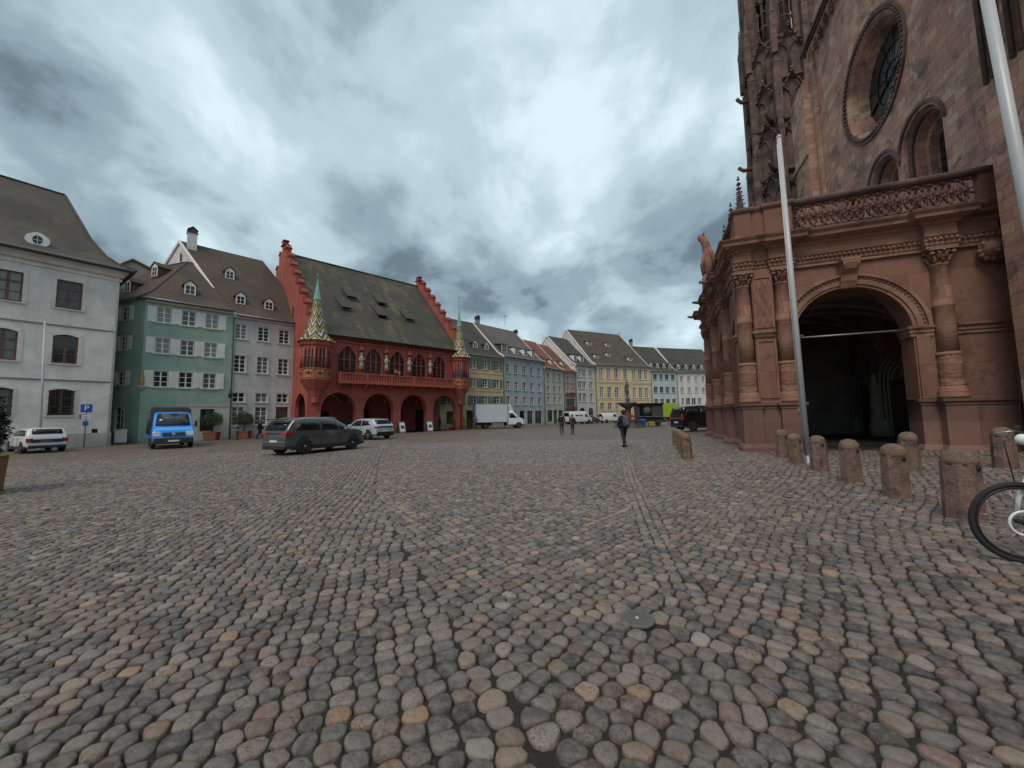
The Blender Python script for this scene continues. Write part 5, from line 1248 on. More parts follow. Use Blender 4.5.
    def tracery(mb, l, h_=.91):
        r = h_/2*1.02; n = max(2, round(l/(r*.72))); st = l/n; cz = h_/2
        for k in range(n+1):
            x = k*st
            for ph in range(20):
                t0, t1 = 2*PI*ph/20, 2*PI*(ph+1)/20
                p, q = (x+r*math.cos(t0), cz+r*.98*math.sin(t0)), (x+r*math.cos(t1), cz+r*.98*math.sin(t1))
                if min(p[0], q[0]) < -.01 or max(p[0], q[0]) > l+.01: continue
                mb.tube([(p[0], 0, p[1]), (q[0], 0, q[1])], .036, 4, False)
            if 0 < k < n:
                for t in range(8):
                    a = PI/8+PI*t/4; mb.tube([(x, 0, cz), (x+r*.62*math.cos(a), -.02, cz+r*.62*math.sin(a))], [.045, .02], 4)
                mb.ball((x, -.03, cz), .06, 6, 4)
        for k in range(n):
            for z in (.07, h_-.07): mb.ball((k*st+st/2, -.01, z), .05, 5, 4)
        return mb
    b = MB(); tracery(b, 4.95); b.xf(Matrix.Translation((1.97, .36, 7.99)) @ Matrix.Scale(2.2, 4, (0, 1, 0))); b.build('pierced_tracery', M['plinth'], e)
    for k in range(3):
        b = MB(); L_ = COLV[k+1]-COLV[k]-.4; st0 = COLV[k]+.2
        if k == 0: st0 = 1.2; L_ = COLV[1]-.2-1.2
        tracery(b, L_); b.xf(Matrix.Translation((.36, st0, 7.99)) @ Matrix.Rotation(PI/2, 4, 'Z') @ Matrix.Scale(2.2, 4, (0, 1, 0))); b.build('pierced_tracery', M['plinth'], e)
    # roof deck, tie bar, gargoyles, drain pipe
    MB().box(.4, 7.4, .4, 11.1, 7.45, 7.75).build('roof_deck', M['zinc'], e)
    MB().tube([(1.6, .75, 4.2), (5.2, .75, 4.2)], .035, 8).build('tie_bar', M['zinc'], e)
    def garg(u, v, z, dirx, diry, nm='lion_head_console'):
        b = MB(); b.ball((0, 0, 0), (.3, .24, .26), 12, 8); b.ball((.26, 0, -.06), (.16, .14, .13), 10, 6); b.ball((.34, 0, .0), (.06, .1, .05), 8, 5); b.ball((.32, 0, -.16), (.09, .09, .05), 8, 5)
        for s_ in (-1, 1): b.ball((.05, s_*.2, .18), (.09, .07, .1), 8, 5); b.ball((.2, s_*.1, .06), .045, 6, 4)
        for k in range(12): t = 2*PI*k/12; b.ball((-.05, .26*math.cos(t), .26*math.sin(t)-.02), (.12, .09, .09), 6, 4)
        b.box(-.4, 0, -.18, .18, -.15, .2)
        b.xf(Matrix.Translation((u, v, z)) @ Matrix.Rotation(math.atan2(diry, dirx), 4, 'Z')); return b.build(nm, M['red_sandstone'], e)
    garg(6.92, .02, 6.38, -.25, -1)
    garg(.02, .02, 7.66, -.8, -1, 'corner_gargoyle')
    for v in (3.7, 7.2, 10.6):
        b = MB(); b.tube([(.2, v, 7.6), (-.35, v, 7.55), (-.75, v, 7.62)], [.13, .1, .06], 8); b.build('water_spout', M['gothic'], e)
    b = MB(); b.tube([(7.36, .2, .2), (7.36, .2, 8.8)], .05, 8); b.build('downpipe', M['iron'], e)
    # carved beast standing on the far corner of the parapet
    b = MB(); b.box(-.28, .28, -.28, .28, 0, .5); b.box(-.22, .22, -.22, .22, .5, .62)
    b.tube([(.05, 0, .6), (.1, 0, 1.1), (.08, 0, 1.6), (.0, 0, 2.0), (-.15, 0, 2.25), (-.32, 0, 2.3)], [.27, .3, .27, .22, .19, .1], 12)
    b.ball((-.2, 0, 2.28), (.22, .16, .17), 10, 7)
    for s_ in (-1, 1):
        b.tube([(-.1, s_*.14, 1.5), (-.26, s_*.16, 1.1), (-.2, s_*.15, .65)], [.1, .08, .07], 8); b.tube([(.12, s_*.2, 1.8), (.3, s_*.26, 1.5), (.34, s_*.2, .9)], [.06, .12, .05], 8)
        b.ball((-.08, s_*.13, 2.42), .06, 6, 4)
    b.xf(Matrix.Diagonal((1.0, 1.0, 1.42, 1))); b.build('corner_beast', M['red_sandstone'], e, (.42, 9.9, 9.05))
porch()

TF_o = PF.W(7.4, 0); TF = Frame(TF_o[0], TF_o[1], PI/2-(PF.rz-PI/2))   # local x runs towards the camera, y into the church
def circle_hole(mb, cx, cz, R, y, S=None, n=48):
    S = S or R; pts = [(cx+R*math.cos(2*PI*k/n), cz+R*math.sin(2*PI*k/n)) for k in range(n)]
    def sq(t):
        c, s = math.cos(t), math.sin(t); k = S/max(abs(c), abs(s)); return (cx+c*k, cz+s*k)
    for k in range(n):
        a, c = pts[k], pts[(k+1) % n]; d, f = sq(2*PI*(k+1)/n), sq(2*PI*k/n)
        mb.add([(a[0], y, a[1]), (f[0], y, f[1]), (d[0], y, d[1]), (c[0], y, c[1])], [(0, 1, 2, 3)])
def transept():
    e = empty('cathedral_transept', (*TF.o, 0), TF.rz, 'tall weathered sandstone church wall with a round rose window above the porch', 'church')
    CM = M['cathedral']; rx, rz_, R = -6.3, 17.2, 2.42
    wins = [(-3.45, 1.2, 13.3), (-6.15, 1.1, 13.1), (-9.1, 1.05, 13.0)]
    hs = [(c-r, c+r, 9.2, t, r) for c, r, t in wins]+[(rx-R, rx+R, rz_-R, rz_+R)]
    b = MB(); wall_holes(b, -12.6, 2.4, -.3, 24.3, hs, .3, seg=20); 
    # remove the square reveals of the rose: rebuilt as a splayed ring
    k0 = len(b.f)-4*1
    b.f = b.f[:k0]; b.sm = b.sm[:k0]
    circle_hole(b, rx, rz_, R, 0)
    b.add([(-12.6, 0, -.3), (-12.6, 12, -.3), (-12.6, 12, 24.3), (-12.6, 0, 24.3)], [(3, 2, 1, 0)]); b.add([(2.4, 0, -.3), (2.4, 12, -.3), (2.4, 12, 24.3), (2.4, 0, 24.3)], [(0, 1, 2, 3)])
    b.build('wall', CM, e)
    # gable above the cornice
    g = MB(); g.prism([(-12.6, 24.6), (2.4, 24.6), (-5.1, 34.5)], 0, 12); g.build('gable', CM, e)
    c = MB()
    c.box(-12.75, 2.55, -.38, -.002, 24.3, 24.42); c.box(-12.85, 2.6, -.48, .0, 24.42, 24.6)
    c.build('cornice', M['gothic'], e)
    c = MB()
    for k in range(20):
        x = -12.2+k*.76
        c.box(x-.07, x+.07, -.26, -.002, 23.75, 24.3); c.ball((x, -.16, 23.72), (.12, .14, .12), 6, 5)
        if k < 19:
            for q in range(6):
                t0, t1 = PI*q/6, PI*(q+1)/6; A = lambda t, r: (x+.38-math.cos(t)*r, 23.95+math.sin(t)*r*.9)
                c.prism([A(t0, .22), A(t1, .22), A(t1, .40), A(t0, .40)], -.24, -.002)
    c.build('corbel_table', CM, e)
    # rose: splay, beads, glazing
    r = MB(); n = 48; prs = [(R, 0), (R-.08, .1), (R-.12, .12), (R-.24, .45), (R-.28, .47), (R-.38, .8)]
    for (r0, y0), (r1, y1) in zip(prs, prs[1:]):
        for k in range(n):
            t0, t1 = 2*PI*k/n, 2*PI*(k+1)/n; P = lambda t, rr, y: (rx+rr*math.cos(t), y, rz_+rr*math.sin(t))
            r.add([P(t0, r0, y0), P(t1, r0, y0), P(t1, r1, y1), P(t0, r1, y1)], [(0, 1, 2, 3)])
    ro = r.build('rose_window', CM, e)
    r = MB()
    for k in range(72): t = 2*PI*k/72; r.ball((rx+(R+.13)*math.cos(t), -.05, rz_+(R+.13)*math.sin(t)), (.085, .1, .085), 6, 4)
    for k in range(n):
        t0, t1 = 2*PI*k/n, 2*PI*(k+1)/n; A = lambda t, rr: (rx+rr*math.cos(t), rz_+rr*math.sin(t)); r.prism([A(t0, R+.24), A(t0, R+.36), A(t1, R+.36), A(t1, R+.24)], -.08, -.002)
    r.build('bead_moulding', M['gothic'], ro)
    r = MB(); n = 32; r.prism([(rx+(R-.3)*math.cos(2*PI*k/n), rz_+(R-.3)*math.sin(2*PI*k/n)) for k in range(n)], .82, .86); r.build('pane', M['leadglass'], ro)
    r = MB()
    for k in range(6):
        t = PI*k/6+.3; rr = R-.38; r.tube([(rx-rr*math.cos(t), .78, rz_-rr*math.sin(t)), (rx+rr*math.cos(t), .78, rz_+rr*math.sin(t))], .02 if k else .05, 5)
    for rr in (.6, 1.3): r.tube([(rx+rr*math.cos(2*PI*k/24), .79, rz_+rr*math.sin(2*PI*k/24)) for k in range(25)], .03, 5)
    r.build('rose_tracery', M['iron'], ro)
    # round arched windows with three stepped orders
    for cx0, rr, top in wins:
        w_ = MB()
        for q, (dr, y0, y1) in enumerate(((.0, .30, .30), (.22, .30, .62), (.44, .62, .95))):
            if q == 0: continue
            r_in = rr-dr; r_out = rr-dr+.24
            o = MB(); wall_holes(o, cx0-r_out, cx0+r_out, 9.2, top-dr+.24, [(cx0-r_in, cx0+r_in, 9.2, top-dr, r_in)], y1-y0, y=y0, seg=18); w_.add(o.v, o.f)
        wo = w_.build('arched_window', CM, e)
        MB().box(cx0-rr, cx0+rr, .96, .99, 9.2, top).build('pane', M['leadglass'], wo)
        s = MB(); s.tube([(cx0-rr+.1, .2, 9.2), (cx0-rr+.1, .2, top-rr)]+[(cx0-(rr-.1)*math.cos(PI*k/14), .2, top-rr+(rr-.1)*math.sin(PI*k/14)) for k in range(1, 14)]+[(cx0+rr-.1, .2, top-rr), (cx0+rr-.1, .2, 9.2)], .085, 8)
        n = 18
        for k in range(n):
            t0, t1 = PI*k/n, PI*(k+1)/n; A = lambda t, r_: (cx0-math.cos(t)*r_, top-rr+math.sin(t)*r_); s.prism([A(t0, rr+.12), A(t1, rr+.12), A(t1, rr+.24), A(t0, rr+.24)], -.09, -.002)
        s.build('arch_roll', M['gothic'], wo)
        s = MB()
        for k in range(4): s.box(cx0-rr+.45, cx0+rr-.45, .93, .955, 9.9+k*.8, 9.94+k*.8)
        s.build('glazing_bars', M['iron'], wo)
    # corner strip buttresses
    b = MB(); b.box(-14.8, -12.5, -.55, 1.2, -.3, 22.5); b.hexa([(-14.8, -.55, 22.5), (-12.5, -.55, 22.5), (-12.5, 1.2, 22.5), (-14.8, 1.2, 22.5), (-14.8, .9, 25.), (-12.5, .9, 25.), (-12.5, 1.2, 25.), (-14.8, 1.2, 25.)])
    b.box(-14.95, -12.35, -.68, -.55, 17.6, 17.8); b.box(-12.3, -11.9, -.14, -.002, 9, 24.3)
    b.box(.75, 2.35, -.75, -.002, -.3, 21.5); b.hexa([(.75, -.75, 21.5), (2.35, -.75, 21.5), (2.35, 0, 21.5), (.75, 0, 21.5), (.75, -.1, 23.), (2.35, -.1, 23.), (2.35, 0, 23.), (.75, 0, 23.)])
    islands(b, 'buttress', CM, e)
    b = MB()
    for x in (.95, 1.2, 1.5, 1.85, 2.1): b.tube([(x, -.8, 11.), (x, -.8, 18.5), (1.53+(x-1.53)*.3, -.8, 19.9)], .07, 6)
    b.build('blind_tracery', M['gothic'], e)
    # nave wall beyond the frame, set back
    b = MB(); wall_holes(b, 2.4, 15, -.3, 14, [(4, 6, 5, 11, 1), (8, 10, 5, 11, 1), (12, 14, 5, 11, 1)], .5, y=5.); b.build('aisle_wall', CM, e)
    MB().box(2.4, 15, 5.45, 5.6, 4.5, 11.5).build('aisle_glazing', M['leadglass'], e)
transept()

def pinnacle(mb, cx, cy, w, z0, zs, z1, lean=0):
    """square shaft z0..zs, gablets, then a crocketed spirelet to z1"""
    h = w/2; mb.box(cx-h, cx+h, cy-h, cy+h, z0, zs); mb.box(cx-h*1.15, cx+h*1.15, cy-h*1.15, cy+h*1.15, zs-.08*w, zs+.1*w)
    for s in (-1, 1):
        mb.prism([(cx-h, zs), (cx+h, zs), (cx, zs+w*1.1)], cy+s*h*1.02-.04*w, cy+s*h*1.02+.04*w)
        mb.prism([(cy-h, zs), (cy+h, zs), (cy, zs+w*1.1)], cx+s*h*1.02-.04*w, cx+s*h*1.02+.04*w, 'x')
    q = h*.8; mb.add([(cx-q, cy-q, zs+.1*w), (cx+q, cy-q, zs+.1*w), (cx+q, cy+q, zs+.1*w), (cx-q, cy+q, zs+.1*w), (cx, cy, z1)], [(0, 1, 4), (1, 2, 4), (2, 3, 4), (3, 0, 4)])
    n = max(3, int((z1-zs)/(.42*w)))
    for k in range(1, n):
        t = k/n; r = q*(1-t); z = zs+(z1-zs)*t
        for sx in (-1, 1):
            for sy in (-1, 1): mb.ball((cx+sx*(r+.07*w), cy+sy*(r+.07*w), z), (.10*w, .10*w, .075*w), 5, 4)
    mb.ball((cx, cy, z1+.05*w), (.17*w, .17*w, .08*w), 6, 4); mb.ball((cx, cy, z1+.28*w), (.09*w, .09*w, .12*w), 6, 4); mb.ball((cx, cy, z1-.3*w), (.13*w, .13*w, .06*w), 6, 4)
def lancet(mb, P, w, z0, z1, r=.05):
    """pointed blind arch: P(a,out,z) maps across the face"""
    h = w/2; zz = z1-w*.9
    mb.tube([P(-h, 0, z0), P(-h, 0, zz), P(-h*.75, 0, zz+w*.45), P(0, 0, z1), P(h*.75, 0, zz+w*.45), P(h, 0, zz), P(h, 0, z0)], r, 5)
def tower():
    cx, cy = PF.W(8.35, 21.0)
    e = empty('gothic_stair_tower', (cx, cy, 0), PF.rz, 'dark gothic stair tower with pinnacles and open tracery rising behind the porch', 'tower')
    GM = M['gothic']; R = 2.35
    b = MB(); b.lathe([(R+.55, -.3), (R+.55, 14.5), (R+.2, 15.1), (R, 15.4), (R, 31.6)], n=8, smooth=False, ph=PI/8); b.build('octagonal_core', GM, e)
    sg = MB()
    for z, o in ((15.0, .5), (20.4, .28), (24.6, .22), (28.0, .25), (31.6, .15), (37.4, .06)): sg.lathe([(R+.0, z-.25), (R+o, z-.06), (R+o, z+.12), (R, z+.3)], n=8, smooth=False, ph=PI/8)
    islands(sg, 'string_course', GM, e)
    tr = MB(); pn = MB(); ro = R*math.cos(PI/8); hw = R*math.sin(PI/8)
    for q in range(8):
        t = PI/4*q; c_, s_ = math.cos(t), math.sin(t)
        def P(a, o, z): return ((ro+o+.05)*c_-a*s_, (ro+o+.05)*s_+a*c_, z)
        for z0, z1 in ((15.5, 19.6), (20.9, 24.0), (25.0, 27.4), (28.4, 31.2)):
            for a0 in (-hw*.48, hw*.48): lancet(tr, lambda a, o, z, a0=a0: P(a+a0, o, z), hw*.8, z0, z1-.3, .07)
            tr.tube([P(-hw*.98, .12, z1-.9), P(0, .3, z1+.9), P(hw*.98, .12, z1-.9)], .09, 5)
            for k in range(5):
                f = (k+.5)/5
                for s2 in (-1, 1): tr.ball(P(s2*hw*(1-f), .2+.18*f, z1-.85+1.8*f), .1, 5, 4)
            tr.ball(P(0, .32, z1+1.05), (.13, .13, .2), 6, 4)
        # shafts at the corners with tiny pinnacles
        t2 = t+PI/8; px, py = (R+.18)*math.cos(t2), (R+.18)*math.sin(t2)
        pinnacle(pn, px, py, .42, 14.8, 19.6, 21.9); pinnacle(pn, px*.99, py*.99, .36, 20.5, 24.9, 27.2); pinnacle(pn, px*1.02, py*1.02, .5, 24.6, 29.3, 32.0)
        px, py = (R+.85)*math.cos(t2), (R+.85)*math.sin(t2)
        pinnacle(pn, px, py, .55, 11, 16.4, 19.2)
        if q % 2 == 0: pn.tube([(px*.98, py*.98, 15.5), (px*.8, py*.8, 17.6), ((R)*math.cos(t2), R*math.sin(t2), 18.4)], .14, 6)
        # open stage
        px, py = (R-.22)*math.cos(t2), (R-.22)*math.sin(t2)
        pn.tube([(px, py, 31), (px, py, 48)], .36, 6, True, False); pn.tube([(px*1.2, py*1.2, 27.5), (px*1.2, py*1.2, 48)], .15, 6, True, False); pinnacle(pn, px*1.25, py*1.25, .34, 22.5, 26.5, 28.6); pinnacle(pn, px*1.3, py*1.3, .4, 30, 33.5, 36); pinnacle(pn, px*1.3, py*1.3, .4, 17.5, 22.2, 24.4)
        for z0 in (31.8, 37.6, 43.2):
            for a0 in (-hw*.42, hw*.42):
                lancet(tr, lambda a, o, z, a0=a0: P(a+a0, -.3, z), hw*.78, z0, z0+4.6, .08)
                tr.tube([P(a0, -.3, z0), P(a0, -.3, z0+3.4)], .06, 5)
            for f in (1.3, 2.6, 3.9, 5.3): tr.tube([P(-hw, -.3, z0+f), P(0, -.3, z0+f+.55), P(hw, -.3, z0+f)], .09, 5)
            for k in range(8): tr.ball(P(random.uniform(-hw, hw), -.3, z0+random.uniform(4, 6)), .2, 5, 4)
            tr.tube([P(hw*.5*math.cos(2*PI*k/10), -.3, z0+5.3+hw*.5*math.sin(2*PI*k/10)) for k in range(11)], .07, 5)
    tr.build('blind_tracery', M['gothic'], e); pn.build('pinnacles', M['gothic'], e)
    b = MB(); b.lathe([(1.0, 31.5), (1.0, 48)], n=8, smooth=False); b.build('newel_core', GM, e)
    # gargoyles
    for (t, z) in ((PI*1.05, 28.1), (PI*.97, 22.4), (PI*1.3, 24.7), (PI*1.3, 20.6)):
        b = MB(); c_, s_ = math.cos(t), math.sin(t); b.tube([(R*c_*.9, R*s_*.9, z), ((R+.8)*c_, (R+.8)*s_, z+.05), ((R+1.05)*c_, (R+1.05)*s_, z+.3), ((R+1.2)*c_, (R+1.2)*s_, z+.26)], [.2, .16, .15, .05], 7)
        b.ball(((R+1.08)*c_, (R+1.08)*s_, z+.34), (.17, .17, .14), 6, 5); b.build('gargoyle', GM, e)
tower()
def choir():
    cx, cy = PF.W(6.9, 24.0)
    e = empty('cathedral_choir', (cx, cy, 0), PF.rz, 'dark lower choir chapels with balustrade and buttresses receding behind the porch', 'church')
    b = MB(); wall_holes(b, 0, 34, -.3, 15.5, [(2.8+4.3*k, 5.3+4.3*k, 4, 13, 1.25) for k in range(5)], .4, seg=12)
    b.v = [(p[1], p[0], p[2]) for p in b.v]; b.f = [f[::-1] for f in b.f]; b.box(.4, 9, 0, 34, -.3, 15.4); b.build('wall', M['gothic'], e)
    b = MB()
    for k in range(5): b.box(.30, .36, 2.8+4.3*k, 5.3+4.3*k, 4, 13)
    b.build('window_glazing', M['leadglass'], e)
    b = MB(); b.box(-.3, .2, 0, 34, 15.5, 15.75); b.box(-.15, .1, 0, 34, 16.7, 16.85)
    for k in range(60): b.tube([(-.02, .3+k*.56, 15.75), (-.02, .58+k*.56, 16.2), (-.02, .3+k*.56, 16.7)], .05, 4); b.tube([(-.02, .86+k*.56, 15.75), (-.02, .58+k*.56, 16.2), (-.02, .86+k*.56, 16.7)], .05, 4)
    b.build('balustrade', M['gothic'], e)
    for k in range(5):
        b = MB(); y = 1.9+4.3*k; b.box(-1.6, 0, y-.5, y+.5, -.3, 13); b.hexa([(-1.6, y-.5, 13), (0, y-.5, 13), (0, y+.5, 13), (-1.6, y+.5, 13), (-.6, y-.5, 15.2), (0, y-.5, 15.2), (0, y+.5, 15.2), (-.6, y+.5, 15.2)])
        bt = b.build('buttress', M['gothic'], e); p = MB(); pinnacle(p, -1.2, y, 1.0, 13., 19.4, 24.2-.4*k); pinnacle(p, -1.2-.6, y, .42, 13, 17.6, 20.2); pinnacle(p, -1.2+.6, y-.4, .42, 13, 18.5, 21.0); pinnacle(p, -1.2, y-.62, .42, 13, 17.9, 20.6); p.build('pinnacle', M['gothic'], bt)
choir()
# ================================================================== street furniture
pole_thing('white flagpole in front of the pale building at the left', (-31.09, 25.5, 0), (-31.45, 25.5, 8.66), .07, .05, cleat=False)
pole_thing('white flagpole with a red sticker band among the bollards in front of the porch arch', (7.78, 10.32, .21), (7.62, 10.2, 9.22), .075, .055, band=.27)
pole_thing('thick white flagpole at the right edge of the picture, nearest to the camera', (5.80, 4.0, .2), (5.40, 4.0, 7.6), .056, .05, cleat=False)
def bollard():
    e = empty('stone_bollard', (0, 0, 0), 0)
    b = MB(); R = .175; H_ = .82
    prof = [(R*1.03, -.15), (R*1.02, .1), (R, .3), (R*.98, .60), (R*.985, .66)]
    b.lathe(prof, n=8, smooth=False, ph=PI/8)
    body = b.build('shaft', M['bollard'], e)
    b = MB(); b.lathe([(R*.93, .64), (R*.915, .69), (R*.86, .745), (R*.72, .79), (R*.5, .82), (R*.25, .835), (0, .84)], n=24); b.build('domed_cap', M['bollard'], e)
    b = MB(); b.lathe([(.028, -.01), (.028, .012), (.018, .012)], n=10); b.xf(Matrix.Translation((0, -R*.93, .61)) @ Matrix.Rotation(PI/2, 4, 'X')); b.build('ring_bolt', M['iron'], e)
    return e
BOL = [((5.62, 4.94), 'largest stone bollard behind the bicycle wheel', .2, 1.05), ((6.04, 6.21), 'stone bollard with a mossy ochre left side, second nearest of the row before the porch', 0, 1.), ((6.51, 7.55), 'stone bollard third nearest of the row before the porch', .1, .98),
       ((7.02, 8.97), 'stone bollard immediately right of the slim flagpole', -.1, .97), ((7.42, 10.25), 'stone bollard immediately left of the slim flagpole', .3, .95), ((8.05, 11.65), 'farthest stone bollard of the row, beside the corner pedestal', .1, 1.),
       ((8.77, 8.64), 'stone bollard standing alone in front of the arch opening, behind the row', .4, 1.), ((10.6, 8.43), 'stone bollard behind the bicycle handlebar, near the right edge', .2, 1.05),
       ((5.85, 13.16), 'nearest bollard of the receding file left of the porch', .0, 1.), ((6.5, 14.9), 'second bollard of the receding file left of the porch', .1, .98), ((7.15, 16.7), 'third bollard of the receding file left of the porch', .3, 1.), ((7.85, 18.7), 'farthest bollard of the receding file left of the porch', .2, .97)]
b0 = bollard()
for k, ((x, y), lab, rz, s_) in enumerate(BOL):
    o = b0 if k == 0 else copy_tree(b0)
    o.location = (x, y, gz(x, y)); o.rotation_euler = (random.uniform(-.02, .02), random.uniform(-.02, .02), rz); o.scale = (s_, s_, s_*(1 if k < 8 else 1.02))
    tag(o, lab, 'bollard', 'sandstone bollards around the porch')

def leaf_ball(mb, c, r, n, size, squash=1., inner=.55, seed=0):
    rr = random.Random(seed)
    for _ in range(n):
        d = Vector((rr.gauss(0, 1), rr.gauss(0, 1), rr.gauss(0, 1))).normalized(); q = inner+(1-inner)*rr.random()**.5; q *= 1+.12*math.sin(5*d.x+3*d.z)+rr.gauss(0, .04)
        p = Vector(c)+Vector((d.x*r*q, d.y*r*q, d.z*r*q*squash)); a = Vector((rr.gauss(0, 1), rr.gauss(0, 1), rr.gauss(0, 1))).normalized(); b_ = d.cross(a).normalized(); a = (d*.5+a*.6).normalized().cross(b_)
        s = size*rr.uniform(.6, 1.3); mb.add([tuple(p-a*s*.5), tuple(p+b_*s*.3), tuple(p+a*s), tuple(p-b_*s*.3)], [(0, 1, 2, 3)])
def tub_tree(x, y, lab, r, seed, zc=1.85, orn=True):
    e = empty('potted_bay_tree', (x, y, gz(x, y)), .3, lab, 'potted tree', 'ball-shaped trees in tubs before the houses')
    b = MB(); b.hexa([(-.42, -.42, 0), (.42, -.42, 0), (.42, .42, 0), (-.42, .42, 0), (-.5, -.5, .62), (.5, -.5, .62), (.5, .5, .62), (-.5, .5, .62)]); b.box(-.53, .53, -.53, .53, .6, .68); t = b.build('tub', M['terracotta'], e)
    MB().box(-.46, .46, -.46, .46, .66, .7).build('soil', M['soil'], t)
    b = MB(); b.tube([(0, 0, .6), (.03, .02, 1.1), (0, 0, zc-.1)], [.05, .04, .035], 8)
    for k in range(6): a = k*1.05; b.tube([(0, 0, zc-.45), (.35*math.cos(a), .35*math.sin(a), zc+.1)], [.025, .01], 5)
    b.build('trunk', M['bark'], e)
    b = MB(); leaf_ball(b, (0, 0, zc), r, 2600, .075, .82, .35, seed); b.build('crown', M['leaf'], e)
tub_tree(-26.6, 34.2, 'ball-shaped potted tree right of the blue van', .85, 3); tub_tree(-25.15, 36.2, 'ball-shaped potted tree in front of the grey-blue house', .8, 5)
def hedge_planter():
    x, y = -12.7, 8.95
    e = empty('planter_box', (x, y, 0), .62, 'wooden planter with a pale rim and a tall dark shrub at the left edge', 'planter')
    b = MB(); b.hexa([(-.5, -.5, .05), (.5, -.5, .05), (.5, .5, .05), (-.5, .5, .05), (-.54, -.54, .88), (.54, -.54, .88), (.54, .54, .88), (-.54, .54, .88)])
    for sx in (-1, 1):
        for sy in (-1, 1): b.box(sx*.45-.06, sx*.45+.06, sy*.45-.06, sy*.45+.06, -.05, .1)
    p = b.build('box', M['wood'], e)
    b = MB()
    for a, c in (((-.6, -.6), (.6, -.5)), ((-.6, .5), (.6, .6))): b.box(a[0], c[0], a[1], c[1], .88, .94)
    for a, c in (((-.6, -.5), (-.5, .5)), ((.5, -.5), (.6, .5))): b.box(a[0], c[0], a[1], c[1], .88, .94)
    b.build('rim', M['palewood'], p); MB().box(-.5, .5, -.5, .5, .85, .89).build('soil', M['soil'], p)
    b = MB()
    for k in range(7): a = k*.9; b.tube([(.1*math.cos(a), .1*math.sin(a), .85), (.3*math.cos(a), .3*math.sin(a), 1.5), (.42*math.cos(a+.3), .42*math.sin(a+.3), 2.1)], [.035, .02, .008], 5)
    b.build('stems', M['bark'], e)
    b = MB(); rr = random.Random(4)
    for z, r_, n in ((1.2, .66, 3200), (1.6, .74, 3600), (2.0, .66, 2800)): leaf_ball(b, (rr.uniform(-.06, .06), rr.uniform(-.06, .06), z), r_, n, .085, .75, .2, int(z*10))
    b.build('foliage', M['darkleaf'], e)
hedge_planter()
def sign_p():
    e = empty('parking_sign', (-29.75, 26.9, 0), math.radians(48), 'blue parking sign with a white P on a thin post before the pale building', 'sign')
    MB().tube([(0, 0, 0), (0, 0, 3.0)], .035, 8).build('post', M['zinc'], e)
    p = MB().box(-.28, .28, -.06, -.035, 2.42, 2.98).build('panel', M['sign_blue'], e)
    text_mesh('letter', 'P', .48, .004, M['sign_white'], p, (0, -.066, 2.70), (PI/2, 0, 0))
    q = MB().box(-.2, .2, -.06, -.035, 1.98, 2.24).build('lower_plate', M['sign_white'], e)
    MB().box(-.15, .15, -.066, -.061, 2.05, 2.08).build('lettering', M['sign_blue'], q); MB().box(-.15, .08, -.066, -.061, 2.14, 2.17).build('lettering', M['sign_blue'], q)
    MB().box(-.14, .14, -.06, -.035, 1.5, 1.8).build('round_plate', M['sign_blue'], e)
sign_p()
def ramp_rail():
    x, y = -31.4, 30.4
    e = empty('notice_stand', (x, y, 0), .6, 'white board and sloping handrail at the corner of the pale building', 'stand')
    b = MB(); b.tube([(-1.0, -.4, .0), (-1.0, -.4, .75), (.9, -.3, 1.25), (.9, -.3, 0)], .035, 8); b.build('handrail', M['zinc'], e)
    MB().box(.1, .8, -.1, -.02, .1, 1.15).build('board', M['sign_white'], e)
ramp_rail()
def post_thing(x, y, lab, h_=1.0):
    e = empty('post', (x, y, 0), 0, lab, 'post', 'dark posts before the houses')
    b = MB(); b.lathe([(.09, 0), (.09, .1), (.06, .14), (.055, h_-.1), (.075, h_-.06), (.06, h_), (0, h_+.06)], n=12); b.build('shaft', M['iron'], e)
    MB().lathe([(.072, h_*.7), (.072, h_*.78)], n=12).build('band', M['zinc'], e)
post_thing(-23.6, 33.2, 'black post between the two ball trees', 1.15); post_thing(-25.9, 36.5, 'black post just left of the right-hand ball tree', 1.2)
def a_board(x, y, lab, m, rz):
    e = empty('pavement_board', (x, y, 0), rz, lab, 'board', 'folding boards before the arcade')
    for s in (-1, 1):
        b = MB(); b.hexa([(-.4, s*.32-.015, 0), (.4, s*.32-.015, 0), (.4, s*.32+.015, 0), (-.4, s*.32+.015, 0), (-.4, s*.04-.015, 1.2), (.4, s*.04-.015, 1.2), (.4, s*.04+.015, 1.2), (-.4, s*.04+.015, 1.2)])
        p = b.build('frame', M['zinc'], e)
    q = MB(); q.hexa([(-.33, -.29, .15), (.33, -.29, .15), (.33, -.28, .15), (-.33, -.28, .15), (-.33, -.085, 1.1), (.33, -.085, 1.1), (.33, -.075, 1.1), (-.33, -.075, 1.1)]); q.v = [(a, b_-.03, c) for a, b_, c in q.v]; q.build('poster', M[m], e)
    r = MB(); r.hexa([(-.2, -.27, .5), (.2, -.27, .5), (.2, -.255, .5), (-.2, -.255, .5), (-.2, -.2, .8), (.2, -.2, .8), (.2, -.19, .8), (-.2, -.19, .8)]); r.v = [(a, b_-.02, c) for a, b_, c in r.v]; r.build('print', M['tarp'], e)
a_board(-12.2, 42.3, 'white pavement board leaning by the third arcade pillar', 'sign_white', .9); a_board(-9.7, 44.8, 'pavement board with dark print by the fourth arcade pillar', 'sign_white', .8)

